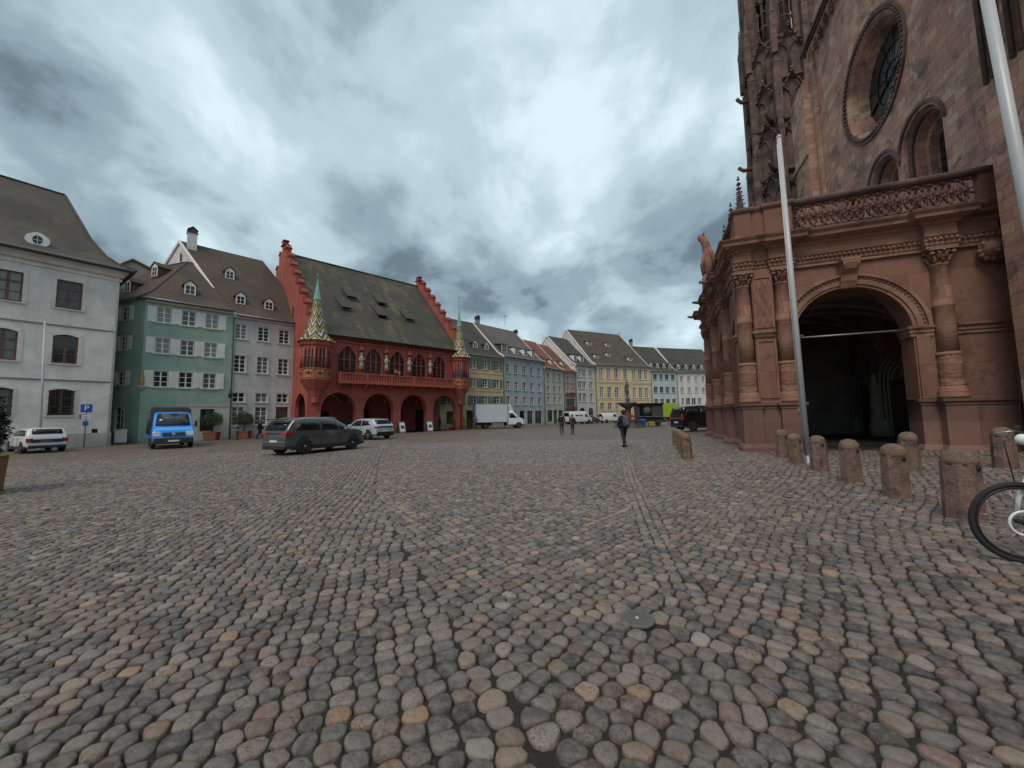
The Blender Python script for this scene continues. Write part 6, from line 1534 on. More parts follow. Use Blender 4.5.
# ---- fountain with column and statue
def fountain():
    e = empty('fountain', (13.9, 46.5, 0), .1, 'column fountain with a wide dark bowl and a small statue on top', 'fountain')
    b = MB(); b.lathe([(2.0, 0), (2.0, .15), (1.8, .2), (1.75, .75), (1.85, .8), (1.85, .88), (1.65, .88), (1.6, .3), (0, .3)], n=8, smooth=False); b.build('lower_basin', M['basalt'], e)
    b = MB(); b.lathe([(.5, .3), (.5, .6), (.38, .7), (.36, 2.1), (.42, 2.2), (.36, 2.3), (.45, 2.6)], n=10, smooth=False); b.build('pedestal', M['brownstone'], e)
    b = MB(); b.lathe([(.4, 2.5), (.75, 2.75), (1.05, 3.0), (1.12, 3.2), (1.12, 3.3), (1.0, 3.3), (.9, 3.1), (0, 3.05)], n=20, fn=lambda t, z: .03*math.sin(10*t)); b.build('upper_bowl', M['basalt'], e)
    for k in range(4):
        t = PI/2*k+.4; MB().tube([(.9*math.cos(t), .9*math.sin(t), 3.0), (1.3*math.cos(t), 1.3*math.sin(t), 2.95), (1.38*math.cos(t), 1.38*math.sin(t), 2.85)], .03, 6).build('spout', M['iron'], e)
    b = MB(); b.lathe([(.28, 3.05), (.22, 3.4), (.3, 3.7), (.3, 3.8), (.18, 3.9), (.16, 4.4), (.24, 4.55), (.24, 4.62)], n=10); b.build('upper_shaft', M['basalt'], e)
    b = MB(); b.lathe([(.2, 0), (.22, .3), (.15, .7), (.2, .95), (.22, 1.1), (.08, 1.22), (.12, 1.35), (.1, 1.5), (0, 1.55)], (0, 0, 4.62), 10); b.tube([(.2, 0, 5.65), (.34, -.05, 5.4), (.2, -.2, 5.3)], .055, 6); b.tube([(-.2, 0, 5.65), (-.32, -.1, 5.35), (-.26, -.2, 5.6)], .055, 6); b.tube([(-.27, -.2, 4.8), (-.27, -.2, 6.4)], .02, 5); b.build('statue', M['basalt'], e); e.scale = (.95, .95, .9)
fountain()
def market_cart():
    x, y = 17.3, 48.5
    e = empty('market_stall', (x, y, 0), -.12, 'dark enclosed market stall trailer with a grey mesh front', 'market stall')
    MB().box(-1.55, 1.55, 0, 2.2, .45, 2.75).build('body', M['tarp'], e)
    MB().box(-1.65, 1.65, -.25, 2.3, 2.75, 2.87).build('roof', M['black'], e)
    b = MB(); b.box(-1.3, .2, -.02, -.004, 1.3, 2.5); b.build('display_window', M['darkglass'], e)
    b = MB(); b.box(-1.4, 1.4, -.35, -.004, 1.15, 1.22); b.build('counter', M['zinc'], e)
    b = MB(); b.lathe([(.5, -.005), (.5, .006), (.0, .006)], n=24); b.xf(Matrix.Translation((-.35, -.03, 1.95)) @ Matrix.Rotation(PI/2, 4, 'X')); b.build('round_print', M['cloth_grey'], e)
    for sx in (-1, 1):
        b = MB(); b.lathe([(.34, -.1), (.34, .1)], n=18); b.xf(Matrix.Translation((sx*.9, .2, .34)) @ Matrix.Rotation(PI/2, 4, 'X')); b.build('wheel', M['rubber'], e)
    b = MB(); b.tube([(1.55, 1.1, .5), (2.5, 1.1, .5)], .05, 6); b.tube([(2.4, 1.1, 0), (2.4, 1.1, .7)], .035, 6); b.build('drawbar', M['iron'], e)
market_cart()
def bin_(x, y, lab, m, nm, cat, w_=.55, h_=1.0):
    e = empty(nm, (x, y, gz(x, y)), .15, lab, cat)
    b = MB(); h = w_/2; b.hexa([(-h*.8, -h*.8, .08), (h*.8, -h*.8, .08), (h*.8, h*.8, .08), (-h*.8, h*.8, .08), (-h, -h, h_*.88), (h, -h, h_*.88), (h, h, h_*.88), (-h, h, h_*.88)]); b.build('body', M[m], e, bevel=.01)
    b = MB(); b.hexa([(-h*1.06, -h*1.08, h_*.885), (h*1.06, -h*1.08, h_*.885), (h*1.06, h*1.08, h_*.885), (-h*1.06, h*1.08, h_*.885), (-h, -h*.9, h_*.95), (h, -h*.9, h_*.95), (h, h, h_), (-h, h, h_)]); b.build('lid', M[m], e)
    b = MB()
    for s in (-1, 1): b.tube([(s*h*.7-.03, h*.7, .1), (s*h*.7+.03, h*.7, .1)], .1, 10)
    b.build('wheel', M['rubber'], e)
bin_(15.6, 46.6, 'blue plastic bin in front of the dark market stall', 'binblue', 'bin', 'bin', .6, .95)
bin_(16.55, 46.4, 'yellow-orange crate stack in front of the dark market stall', 'yellowplastic', 'crate', 'crate', .6, .6)
def lime_truck():
    e = empty('tarpaulin_trailer', (30.2, 74., .1), .12, 'trailer with bright lime-green tarpaulin side', 'trailer')
    MB().box(-2.1, 2.0, 0, 2.3, .75, 3.35).build('tarpaulin', M['lime'], e, bevel=.04)
    MB().box(-2.15, 2.05, -.03, 2.33, .55, .75).build('chassis', M['iron'], e)
    b = MB()
    for k in range(5): b.box(-2.05+k*.98, -1.99+k*.98, -.03, -.003, .76, 3.3)
    b.build('strap', M['lime'], e)
    for x in (-1.1, 1.1):
        for y in (.15, 2.15):
            b = MB(); b.lathe([(.42, -.13), (.42, .13)], n=20); b.xf(Matrix.Translation((x, y, .42)) @ Matrix.Rotation(PI/2, 4, 'X')); w_ = b.build('wheel', M['rubber'], e)
            b = MB(); b.lathe([(.2, -.14), (.2, .14)], n=14); b.xf(Matrix.Translation((x, y, .42)) @ Matrix.Rotation(PI/2, 4, 'X')); b.build('rim', M['zinc'], w_)
lime_truck()
def orange_sign():
    e = empty('warning_board', (15.1, 49.3, 0), 0, 'small orange warning board between the fountain and the market stall', 'sign')
    MB().box(-.4, .4, -.02, .02, .55, 1.45).build('panel', M['orange'], e); b = MB(); b.box(-.28, .28, -.03, -.021, .9, 1.08); b.build('white_bar', M['sign_white'], e)
    b = MB(); b.tube([(-.3, 0, 0), (-.3, 0, .6)], .025, 6); b.tube([(.3, 0, 0), (.3, 0, .6)], .025, 6); b.box(-.5, .5, -.2, .2, 0, .08); b.build('foot', M['iron'], e)
orange_sign()
# café things before the yellow house
def shrub_pot(x, y, lab, seed, m='leaf', pot='terracotta', h_=.9, r=.35):
    e = empty('potted_plant', (x, y, 0), 0, lab, 'potted plant', 'plants in pots before the yellow café house')
    b = MB(); b.lathe([(.22, 0), (.3, .45), (.33, .5), (.29, .5)], n=14); b.build('pot', M[pot], e)
    b = MB(); b.tube([(0, 0, .4), (0, 0, h_)], .02, 5); b.build('stem', M['bark'], e)
    b = MB(); leaf_ball(b, (0, 0, h_), r, 500, .08, 1.1, .2, seed); b.build('foliage', M[m], e)
for k, (x, y, lab) in enumerate(((-7.6, 47.9, 'potted shrub nearest to the red hall, before the yellow house'), (-6.5, 49.6, 'potted shrub just left of the box truck, before the yellow house'), (-5.7, 50.8, 'potted shrub half behind the rear of the box truck'))): shrub_pot(x, y, lab, 20+k, h_=1.2, r=.5)
def cafe_table(x, y, lab):
    e = empty('cafe_table', (x, y, 0), .3, lab, 'table', 'café tables before the yellow house')
    b = MB(); b.lathe([(.36, .7), (.36, .73)], n=18); b.build('table_top', M['zinc'], e); b = MB(); b.tube([(0, 0, 0), (0, 0, .7)], .03, 6); b.lathe([(.22, 0), (.2, .03), (.03, .05)], n=12); b.build('foot', M['iron'], e)
cafe_table(-7.2, 48.6, 'round café table left of the box truck'); cafe_table(-8.1, 46.9, 'round café table closest to the red arcade')
# ================================================================== vehicles
def wheel_meshes(R, wd, rim='alu', spokes=5):
    def ty():
        b = MB(); b.lathe([(R*.66, -wd/2+.01), (R*.9, -wd/2), (R*.985, -wd/2+.03), (R, -wd/4), (R, wd/4), (R*.985, wd/2-.03), (R*.9, wd/2), (R*.66, wd/2-.01)], n=28); b.xf(Matrix.Rotation(PI/2, 4, 'X')); return b
    def ri():
        b = MB(); b.lathe([(R*.66, -wd/2+.02), (R*.66, wd/2-.015), (R*.62, wd/2-.02), (R*.60, wd/2-.09), (0, wd/2-.09)], n=28)
        for k in range(spokes):
            t = 2*PI*k/spokes; c, s = math.cos(t), math.sin(t); a = .05*R/.35
            b.hexa([(c*.05-s*a, s*.05+c*a, wd/2-.08), (c*R*.63-s*a*.6, s*R*.63+c*a*.6, wd/2-.08), (c*R*.63+s*a*.6, s*R*.63-c*a*.6, wd/2-.08), (c*.05+s*a, s*.05-c*a, wd/2-.08),
                    (c*.05-s*a, s*.05+c*a, wd/2-.02), (c*R*.63-s*a*.6, s*R*.63+c*a*.6, wd/2-.03), (c*R*.63+s*a*.6, s*R*.63-c*a*.6, wd/2-.03), (c*.05+s*a, s*.05-c*a, wd/2-.02)])
        b.lathe([(.07, wd/2-.1), (.065, wd/2-.01), (0, wd/2-.005)], n=14); b.xf(Matrix.Rotation(-PI/2, 4, 'X')); return b
    return cmesh(('tyre', R, wd), ty, M['rubber']), cmesh(('rim', R, wd, rim, spokes), ri, M[rim])
def vehicle(name, label, cat, pos, head, L_, W_, H_, top, belt, paintm, side_windows, ws, rw, wheels, R=.34, rim='alu', spokes=5, zb=.26, tumble=.16, group=None, cladding=None, rear_lights=(), front=None, plate_z=(.55, .8), extras=None, pcol=None, taper=.13, windowm='darkglass', mirrors=None, arch=True, nst=34):
    x0, y0 = pos; e = empty(name, (x0, y0, gz(x0, y0)), head, label, cat, group); tx = [p[0] for p in top]; tz = [p[1] for p in top]
    xa, xb = tx[0], tx[-1]; xm = (xa+xb)/2; hl = (xb-xa)/2
    zt = lambda x: float(np.interp(x, tx, tz))
    def hwf(x, z):
        w_ = W_/2*(1-taper*min(1, abs((x-xm)/hl))**5)
        return w_*(1-tumble*max(0, z-belt)/(H_-belt))
    xs = sorted(set([round(v, 3) for v in np.linspace(xa, xb, nst)]+tx)); rings = []
    for x in xs:
        t = zt(x); en = abs((x-xm)/hl); b0 = zb+.10*max(0, en-.8)*5*.6; bl = min(belt, t-.10)
        z2 = max(bl+.01, t-.07); half = [(hwf(x, 0)*.86, b0), (hwf(x, 0)*.985, b0+.12), (hwf(x, 0), b0+.22), (hwf(x, 0)*1.0, (b0+bl)/2+.05), (hwf(x, bl), bl), (hwf(x, z2), z2), (hwf(x, t)-.035, t-.02), (hwf(x, t)-.14, t), (hwf(x, t)*.45, t+.012)]
        rings.append([(x, -h, z) for h, z in half]+[(x, h, z) for h, z in half[::-1]])
    b = MB(); n = len(rings[0]); b.add([p for r in rings for p in r], [(i*n+k, (i+1)*n+k, (i+1)*n+(k+1) % n, i*n+(k+1) % n) for i in range(len(rings)-1) for k in range(n)], True)
    b.f += [tuple(range(n)), tuple(range((len(rings)-1)*n, len(rings)*n))[::-1]]; b.sm += [False]*2
    bo = b.build('body', M[paintm], e)
    es = bo.modifiers.new('edges', 'EDGE_SPLIT'); es.split_angle = math.radians(38)
    # dark lower cladding
    c = MB()
    for s in (-1, 1):
        pts = [(x, hwf(x, 0)) for x in xs if xa+.2 < x < xb-.2]
        for (p, q) in zip(pts, pts[1:]): c.hexa([(p[0], s*(p[1]-.05), zb-.02), (q[0], s*(q[1]-.05), zb-.02), (q[0], s*(q[1]+.012), zb-.02), (p[0], s*(p[1]+.012), zb-.02), (p[0], s*(p[1]-.05), zb+.13), (q[0], s*(q[1]-.05), zb+.13), (q[0], s*(q[1]+.012), zb+.13), (p[0], s*(p[1]+.012), zb+.13)])
    c.build('sill', M[cladding or 'plastic'], e)
    for poly in side_windows:
        for s in (-1, 1):
            g = MB(); pxs = [p[0] for p in poly]; cols_ = []
            for x in sorted(set(list(np.linspace(min(pxs)+.004, max(pxs)-.004, 9))+[p[0] for p in poly if min(pxs)+.01 < p[0] < max(pxs)-.01])):
                zz = [poly[i][1]+(poly[(i+1) % len(poly)][1]-poly[i][1])*(x-poly[i][0])/((poly[(i+1) % len(poly)][0]-poly[i][0]) or 1e-9) for i in range(len(poly)) if min(poly[i][0], poly[(i+1) % len(poly)][0]) <= x <= max(poly[i][0], poly[(i+1) % len(poly)][0]) and abs(poly[i][0]-poly[(i+1) % len(poly)][0]) > 1e-6]
                cols_.append((x, min(zz), max(zz)))
            vs_ = [p for x, a_, b_ in cols_ for p in ((x, s*(hwf(x, a_)+.010), a_), (x, s*(hwf(x, b_)+.010), b_))]
            g.add(vs_, [(2*i, 2*i+2, 2*i+3, 2*i+1) if s < 0 else (2*i+1, 2*i+3, 2*i+2, 2*i) for i in range(len(cols_)-1)], True)
            go = g.build('side_window', M[windowm], e); so = go.modifiers.new('thick', 'SOLIDIFY'); so.thickness = .03; so.offset = -1
    for nm, seg in (('windscreen', ws), ('rear_window', rw)):
        if not seg: continue
        p, q = seg[0][0], seg[1][0]; g = MB(); sx = sorted([p, q]+[v for v in tx if min(p, q) < v < max(p, q)]); sg = 1 if nm == 'windscreen' else -1
        rows_ = [(v, hwf(v, zt(v))-.13, zt(v)+.014) for v in sx]
        vs_ = []
        for (v, a_, z_) in rows_: vs_ += [(v+.022*sg, -a_, z_+.006), (v+.03*sg, -a_*.5, z_+.018), (v+.03*sg, a_*.5, z_+.018), (v+.022*sg, a_, z_+.006)]
        g.add(vs_, [(i*4+j, i*4+j+1, i*4+j+5, i*4+j+4) for i in range(len(rows_)-1) for j in range(3)], True)
        go = g.build(nm, M[windowm], e); so = go.modifiers.new('thick', 'SOLIDIFY'); so.thickness = .03; so.offset = 0
    ty, ri = wheel_meshes(R, .24, rim, spokes)
    for wx in wheels:
        for s in (-1, 1):
            hw_ = hwf(wx, 0)
            wo = empty('wheel', (0, 0, 0)); wo.parent = e; wo.location = (wx, s*(hw_-.095), R-.005); wo.rotation_euler = (0, 0, 0 if s > 0 else PI)
            inst('tyre', ty, wo); inst('rim', ri, wo)
            if arch:
                a = MB(); n_ = 20; rr = R+.085; pts = [(wx+rr*math.cos(PI*k/n_-.15+(.3*k/n_)), R-.01+rr*math.sin(PI*k/n_-.15+(.3*k/n_))) for k in range(n_+1)]
                a.prism(pts, s*(hw_-.06), s*(hw_+.006)); a.build('wheel_arch', M['plastic'], e)
    for (pz0, pz1, hw2) in ((plate_z[0], plate_z[1], .26),):
        MB().box(xa-.03, xa+.02, -hw2, hw2, pz0+.05, pz0+.17).build('number_plate', M['plate'], e)
    for (ya, yb, za, zc, m_, dpt) in rear_lights:
        for s in (-1, 1):
            l = MB(); l.hexa([(xa-.02, min(s*ya, s*yb), za), (xa+dpt, min(s*ya, s*yb), za), (xa+dpt, max(s*ya, s*yb), za), (xa-.02, max(s*ya, s*yb), za), (xa+.0, min(s*ya, s*yb), zc), (xa+dpt, min(s*ya, s*yb), zc), (xa+dpt, max(s*ya, s*yb), zc), (xa+.0, max(s*ya, s*yb), zc)]); l.build('tail_light', M[m_], e, bevel=.01)
    if front:
        (ya, yb, za, zc, dpt) = front
        for s in (-1, 1):
            l = MB(); l.box(xb-dpt, xb+.012, min(s*ya, s*yb), max(s*ya, s*yb), za, zc); l.build('headlight', M['lens'], e, bevel=.02)
    b = MB()      # bumpers
    b.box(xa-.035, xa+.12, -W_/2*(1-taper)+.02, W_/2*(1-taper)-.02, zb+.02, zb+.2); b.build('rear_bumper', M[cladding or 'plastic'], e, bevel=.03)
    b = MB(); b.box(xb-.12, xb+.035, -W_/2*(1-taper)+.02, W_/2*(1-taper)-.02, zb+.02, zb+.2); b.build('front_bumper', M[cladding or 'plastic'], e, bevel=.03)
    if mirrors:
        mx, mz = mirrors
        for s in (-1, 1):
            m = MB(); m.ball((mx, s*(W_/2+.13), mz), (.08, .12, .09), 10, 7); m.tube([(mx, s*(W_/2-.08), mz-.05), (mx, s*(W_/2+.06), mz-.03)], .03, 6); m.build('wing_mirror', M[paintm], e)
    if extras: extras(e, hwf, xa, xb, zt)
    return e
def lines(e, hwf, segs, m='plastic', t=.008):
    b = MB()
    for (p, q) in segs:
        for s in (-1, 1): b.tube([(p[0], s*(hwf(*p)+.001), p[1]), (q[0], s*(hwf(*q)+.001), q[1])], t, 4)
    b.build('door_gap', M[m], e)
def handles(e, hwf, xs, z, m):
    for x in xs:
        for s in (-1, 1): MB().box(x-.11, x+.11, s*(hwf(x, z)+.015)-.012, s*(hwf(x, z)+.015)+.012, z-.015, z+.015).build('door_handle', M[m], e)
# dark grey SUV in the middle of the square
def suv_x(e, hwf, xa, xb, zt):
    lines(e, hwf, [((-.55, .35), (-.5, 1.05)), ((.55, .3), (.5, 1.05)), ((1.35, .55), (1.3, 1.02)), ((-1.25, 1.04), (1.3, 1.04))]); handles(e, hwf, (-.75, .3), .95, 'cargrey')
    MB().box(xa-.01, xa+.22, -.70, .70, 1.665, 1.70).build('roof_spoiler', M['black'], e)
    for s in (-1, 1): MB().tube([(-1.7, s*.66, 1.70), (-1.4, s*.67, 1.745), (.3, s*.67, 1.74), (.6, s*.66, 1.70)], .02, 6).build('roof_rail', M['alu'], e)
    MB().box(xa-.045, xa, -.8, .8, .60, .625).build('bumper_trim', M['alu'], e); MB().box(xa-.02, xa+.01, -.55, .55, 1.02, 1.05).build('light_bar', M['black'], e)
vehicle('parked_suv', 'dark grey SUV seen from behind, nearest vehicle on the cobbles', 'car', (-9.95, 19.75), math.radians(90-26), 4.75, 1.98, 1.76,
        [(-2.35, .85), (-2.31, 1.14), (-2.10, 1.46), (-1.9, 1.70), (-1.4, 1.75), (-.3, 1.76), (.3, 1.70), (.85, 1.42), (1.25, 1.20), (1.9, 1.11), (2.2, .99), (2.33, .75)], 1.08, 'cargrey',
        [[(-1.9, 1.15), (-1.6, 1.58), (-1.3, 1.66), (-.62, 1.68), (-.60, 1.12)], [(-.52, 1.12), (-.54, 1.68), (.16, 1.645), (.42, 1.52), (.46, 1.12)], [(.54, 1.12), (.53, 1.47), (.8, 1.31), (1.0, 1.14)]],
        ((.42, 1.60), (1.1, 1.25)), ((-2.3, 1.18), (-2.0, 1.56)), (-1.42, 1.43), R=.39, rim='zinc', rear_lights=((.50, .93, .95, 1.08, 'tail', .3),), front=(.5, .9, .72, .86, .35), mirrors=(.8, 1.12), extras=suv_x, taper=.15).scale = (.96, .98, .98)
# pale metallic SUV by the arcade
def suv2_x(e, hwf, xa, xb, zt):
    lines(e, hwf, [((-.5, .35), (-.45, 1.0)), ((.5, .3), (.45, 1.0))]); handles(e, hwf, (-.7, .25), .9, 'carsilver'); MB().box(xa-.02, xa+.01, -.6, .6, .93, 1.02).build('light_bar', M['black'], e); MB().box(xa-.05, xa+.1, -.75, .75, .35, .58).build('bumper_insert', M['black'], e)
    MB().box(xa+.05, xa+.3, -.6, .6, 1.57, 1.60).build('roof_spoiler', M['black'], e)
vehicle('parked_suv', 'pale silver-blue SUV parked in front of the red arcade, behind the dark grey SUV', 'car', (-11.75, 31.3), math.radians(90+56), 4.6, 1.88, 1.62,
        [(-2.25, .8), (-2.22, 1.05), (-1.95, 1.35), (-1.6, 1.56), (-.9, 1.62), (-.1, 1.61), (.4, 1.52), (1.0, 1.2), (1.35, 1.05), (1.95, .96), (2.25, .8), (2.32, .62)], 1.0, 'carsilver',
        [[(-1.6, 1.12), (-1.3, 1.42), (-.55, 1.5), (-.52, 1.05)], [(-.44, 1.05), (-.46, 1.5), (.25, 1.45), (.75, 1.18), (.8, 1.05)]], ((.5, 1.49), (1.1, 1.17)), ((-2.1, 1.15), (-1.75, 1.46)), (-1.35, 1.38), R=.36, rear_lights=((.45, .88, .9, 1.0, 'tail', .2),), front=(.5, .85, .68, .8, .3), mirrors=(.85, 1.08), extras=suv2_x)
# old white estate car at the left
def est_x(e, hwf, xa, xb, zt):
    lines(e, hwf, [((-.6, .3), (-.55, .92)), ((.35, .3), (.35, .92)), ((1.1, .4), (1.1, .9))]); handles(e, hwf, (-.8, .15), .82, 'black'); MB().box(xa-.03, xa+.02, -.62, .62, .60, .78).build('plate_recess', M['plastic'], e)
    MB().box(xa+.12, xa+.16, -.01, .01, 1.0, 1.25).build('wiper', M['black'], e)
vehicle('parked_estate_car', 'old white estate car seen from behind, in front of the pale building', 'car', (-29.0, 23.6), math.radians(90+62), 4.3, 1.7, 1.42,
        [(-2.1, .75), (-2.08, .95), (-1.85, 1.30), (-1.7, 1.40), (-.6, 1.43), (.15, 1.38), (.9, .98), (1.0, .95), (1.8, .84), (2.1, .62)], .92, 'carwhite',
        [[(-1.75, .98), (-1.6, 1.28), (-1.05, 1.32), (-1.02, .98)], [(-.95, .98), (-.97, 1.32), (-.35, 1.33), (-.3, .98)], [(-.22, .98), (-.24, 1.33), (.15, 1.28), (.62, .98)]], ((.2, 1.34), (.82, 1.03)), ((-2.0, 1.0), (-1.8, 1.30)), (-1.28, 1.25), R=.30, zb=.24,
        rear_lights=((.55, .80, .62, .84, 'tail', .12),), front=(.45, .75, .58, .7, .2), mirrors=(.65, 1.02), extras=est_x, plate_z=(.58, .7))
# black van at the right, partly behind the porch
def bv_x(e, hwf, xa, xb, zt):
    lines(e, hwf, [((-.9, .4), (-.88, 1.7)), ((.35, .35), (.35, 1.05)), ((1.3, .4), (1.3, 1.05))]); handles(e, hwf, (-.7, .45), 1.0, 'black')
vehicle('parked_van', 'glossy black people carrier half hidden behind the porch columns', 'van', (14.9, 30.1), math.radians(8), 4.9, 1.9, 1.92,
        [(-2.35, .9), (-2.33, 1.3), (-2.2, 1.75), (-2.05, 1.88), (-1.0, 1.93), (.6, 1.9), (1.1, 1.72), (1.7, 1.2), (1.9, 1.1), (2.3, .95), (2.45, .7)], 1.08, 'carblack',
        [[(-2.05, 1.15), (-1.95, 1.7), (-1.0, 1.76), (-1.0, 1.15)], [(-.85, 1.15), (-.85, 1.76), (.3, 1.74), (.3, 1.15)], [(.42, 1.15), (.42, 1.72), (.85, 1.62), (1.35, 1.15)]], ((1.15, 1.66), (1.62, 1.28)), ((-2.3, 1.2), (-2.2, 1.65)), (-1.5, 1.5), R=.35, rear_lights=((.7, .9, .85, 1.3, 'tail', .1),), front=(.5, .85, .75, .9, .3), mirrors=(1.25, 1.2), extras=bv_x, rim='darkalloy')
# small white vans far away
def logo_x(e, hwf, xa, xb, zt):
    for s in (-1, 1):
        MB().box(-1.2, -.5, s*(hwf(-.8, 1.4))-.012, s*(hwf(-.8, 1.4))+.012, 1.35, 1.6).build('red_emblem', M['tail'], e); MB().box(-.4, .4, s*(hwf(0, 1.4))-.012, s*(hwf(0, 1.4))+.012, 1.38, 1.58).build('blue_emblem', M['sign_blue'], e)
    lines(e, hwf, [((.75, .4), (.75, 1.8)), ((1.65, .4), (1.6, 1.1))])
vehicle('delivery_van', 'white panel van with a small red and blue emblem on its side', 'van', (11.4, 67.6), math.radians(28), 4.9, 1.95, 2.2,
        [(-2.4, .8), (-2.38, 1.9), (-2.3, 2.15), (-1, 2.2), (1.0, 2.18), (1.25, 2.05), (1.85, 1.3), (2.3, 1.05), (2.5, .6)], 1.15, 'vanwhite', [[(.85, 1.2), (.85, 1.8), (1.15, 1.75), (1.6, 1.25)]], ((1.3, 2.0), (1.83, 1.35)), ((-2.39, 1.3), (-2.37, 1.8)), (-1.45, 1.6), R=.34, rear_lights=((.75, .93, .8, 1.5, 'tail', .08),), front=(.55, .9, .8, 1.0, .25), mirrors=(1.5, 1.3), extras=logo_x, tumble=.08, rim='zinc')
vehicle('delivery_van', 'plain small white van in front of the large yellow house', 'van', (18.2, 72.), math.radians(17), 4.3, 1.8, 1.8,
        [(-2.1, .75), (-2.08, 1.6), (-1.95, 1.8), (.2, 1.82), (.6, 1.75), (1.2, 1.2), (1.9, .98), (2.15, .6)], 1.05, 'vanwhite', [[(.1, 1.1), (.1, 1.6), (.5, 1.58), (1.0, 1.12)]], ((.7, 1.66), (1.15, 1.25)), ((-2.09, 1.1), (-2.07, 1.5)), (-1.3, 1.35), R=.31, rear_lights=((.65, .85, .7, 1.3, 'tail', .08),), front=(.5, .82, .7, .88, .25), mirrors=(.95, 1.15), tumble=.1, rim='zinc')
vehicle('parked_car', 'small dark car between the two distant white vans', 'car', (14.0, 70.5), math.radians(30), 3.9, 1.68, 1.45,
        [(-1.9, .75), (-1.88, 1.0), (-1.65, 1.35), (-1.2, 1.44), (0, 1.45), (.35, 1.38), (.95, 1.0), (1.6, .88), (1.9, .6)], .95, 'cargrey', [[(-1.5, 1.0), (-1.35, 1.3), (.1, 1.33), (.7, 1.0)]], ((.4, 1.32), (.9, 1.04)), ((-1.8, 1.05), (-1.66, 1.3)), (-1.2, 1.2), R=.3, rear_lights=((.5, .8, .75, .95, 'tail', .1),), front=(.5, .78, .6, .74, .2))
# blue pick-up truck with a grey tarpaulin box
def blue_truck():
    ang = math.atan2(-.70, .71)
    fx, fy = -21.75, 24.75
    def ex(e, hwf, xa, xb, zt):
        MB().box(-4.0, -.55, -1.05, 1.05, .62, .82).build('load_bed', M['carblue'], e)
        b = MB(); b.hexa([(-4.0, -1.04, .83), (-.5, -1.04, .83), (-.5, 1.04, .83), (-4.0, 1.04, .83), (-4.0, -1.0, 2.5), (-.5, -1.0, 2.5), (-.5, 1.0, 2.5), (-4.0, 1.0, 2.5)])
        b.prism([(-1.0, 2.5), (1.0, 2.5), (.85, 2.62), (-.85, 2.62)], -4.0, -.5, 'x'); tp = b.build('tarpaulin_cover', M['tarp'], e)
        b = MB()
        for k in range(9): x = -3.95+k*.43; b.tube([(x, -1.05, .85), (x, -1.015, 2.48)], .02, 5); b.tube([(x, 1.05, .85), (x, 1.015, 2.48)], .02, 5)
        b.build('tarpaulin_fold', M['tarp'], tp)
        b = MB(); b.box(xb-.16, xb+.05, -.52, .52, .78, .98); g = b.build('grille', M['black'], e)
        b = MB(); 
        for k in range(3): b.box(xb+.045, xb+.06, -.5, .5, .80+k*.06, .815+k*.06)
        b.build('grille_bar', M['zinc'], g)
        b = MB(); b.lathe([(.09, -.005), (.09, .01), (.075, .01)], n=18); b.xf(Matrix.Translation((xb+.06, 0, .89)) @ Matrix.Rotation(PI/2, 4, 'Y')); b.build('round_badge', M['alu'], g)
        MB().box(xb-.2, xb+.06, -.93, .93, .30, .66).build('bumper', M['plastic'], e, bevel=.05)
        MB().box(xb+.055, xb+.075, -.26, .26, .42, .53).build('front_number_plate', M['plate'], e)
        for s in (-1, 1):
            l = MB(); l.hexa([(xb-.35, min(s*.58, s*.97), .80), (xb+.0, min(s*.58, s*.97), .76), (xb+.0, max(s*.58, s*.97), .76), (xb-.35, max(s*.58, s*.97), .80), (xb-.4, min(s*.6, s*.97), 1.05), (xb-.08, min(s*.6, s*.97), 1.05), (xb-.08, max(s*.6, s*.97), 1.05), (xb-.4, max(s*.6, s*.97), 1.05)]); l.build('headlight', M['lens'], e, bevel=.03)
            m = MB(); m.hexa([(1.15, s*1.12-.06, 1.3), (1.3, s*1.12-.06, 1.3), (1.3, s*1.12+.08, 1.3), (1.15, s*1.12+.08, 1.3), (1.15, s*1.12-.06, 1.68), (1.28, s*1.12-.06, 1.68), (1.28, s*1.12+.08, 1.68), (1.15, s*1.12+.08, 1.68)]); m.tube([(1.2, s*.9, 1.4), (1.22, s*1.1, 1.45)], .03, 6); m.build('wing_mirror', M['plastic'], e, bevel=.02)
        b = MB(); b.tube([(1.45, -.5, 1.33), (1.35, .1, 1.5)], .012, 4); b.tube([(1.45, .2, 1.33), (1.35, .75, 1.5)], .012, 4); b.build('wiper', M['black'], e)
    vehicle('delivery_truck', 'bright blue light truck with a grey tarpaulin box facing the camera', 'truck', (fx-.2*math.cos(ang)-.9*math.cos(ang), fy-1.1*math.sin(ang)), ang, 5.6, 1.98, 2.3,
            [(-.55, .9), (-.5, 2.1), (-.35, 2.24), (.25, 2.28), (.62, 2.2), (1.38, 1.36), (1.85, 1.12), (2.0, .8), (2.02, .6)], 1.25, 'carblue', [[(.05, 1.32), (.05, 1.98), (.5, 1.95), (1.05, 1.32)]], ((.66, 2.12), (1.34, 1.42)), None, (-2.9, 1.1), R=.34, rim='zinc', tumble=.13, extras=ex, zb=.3, taper=.07, windowm='glass')
blue_truck()
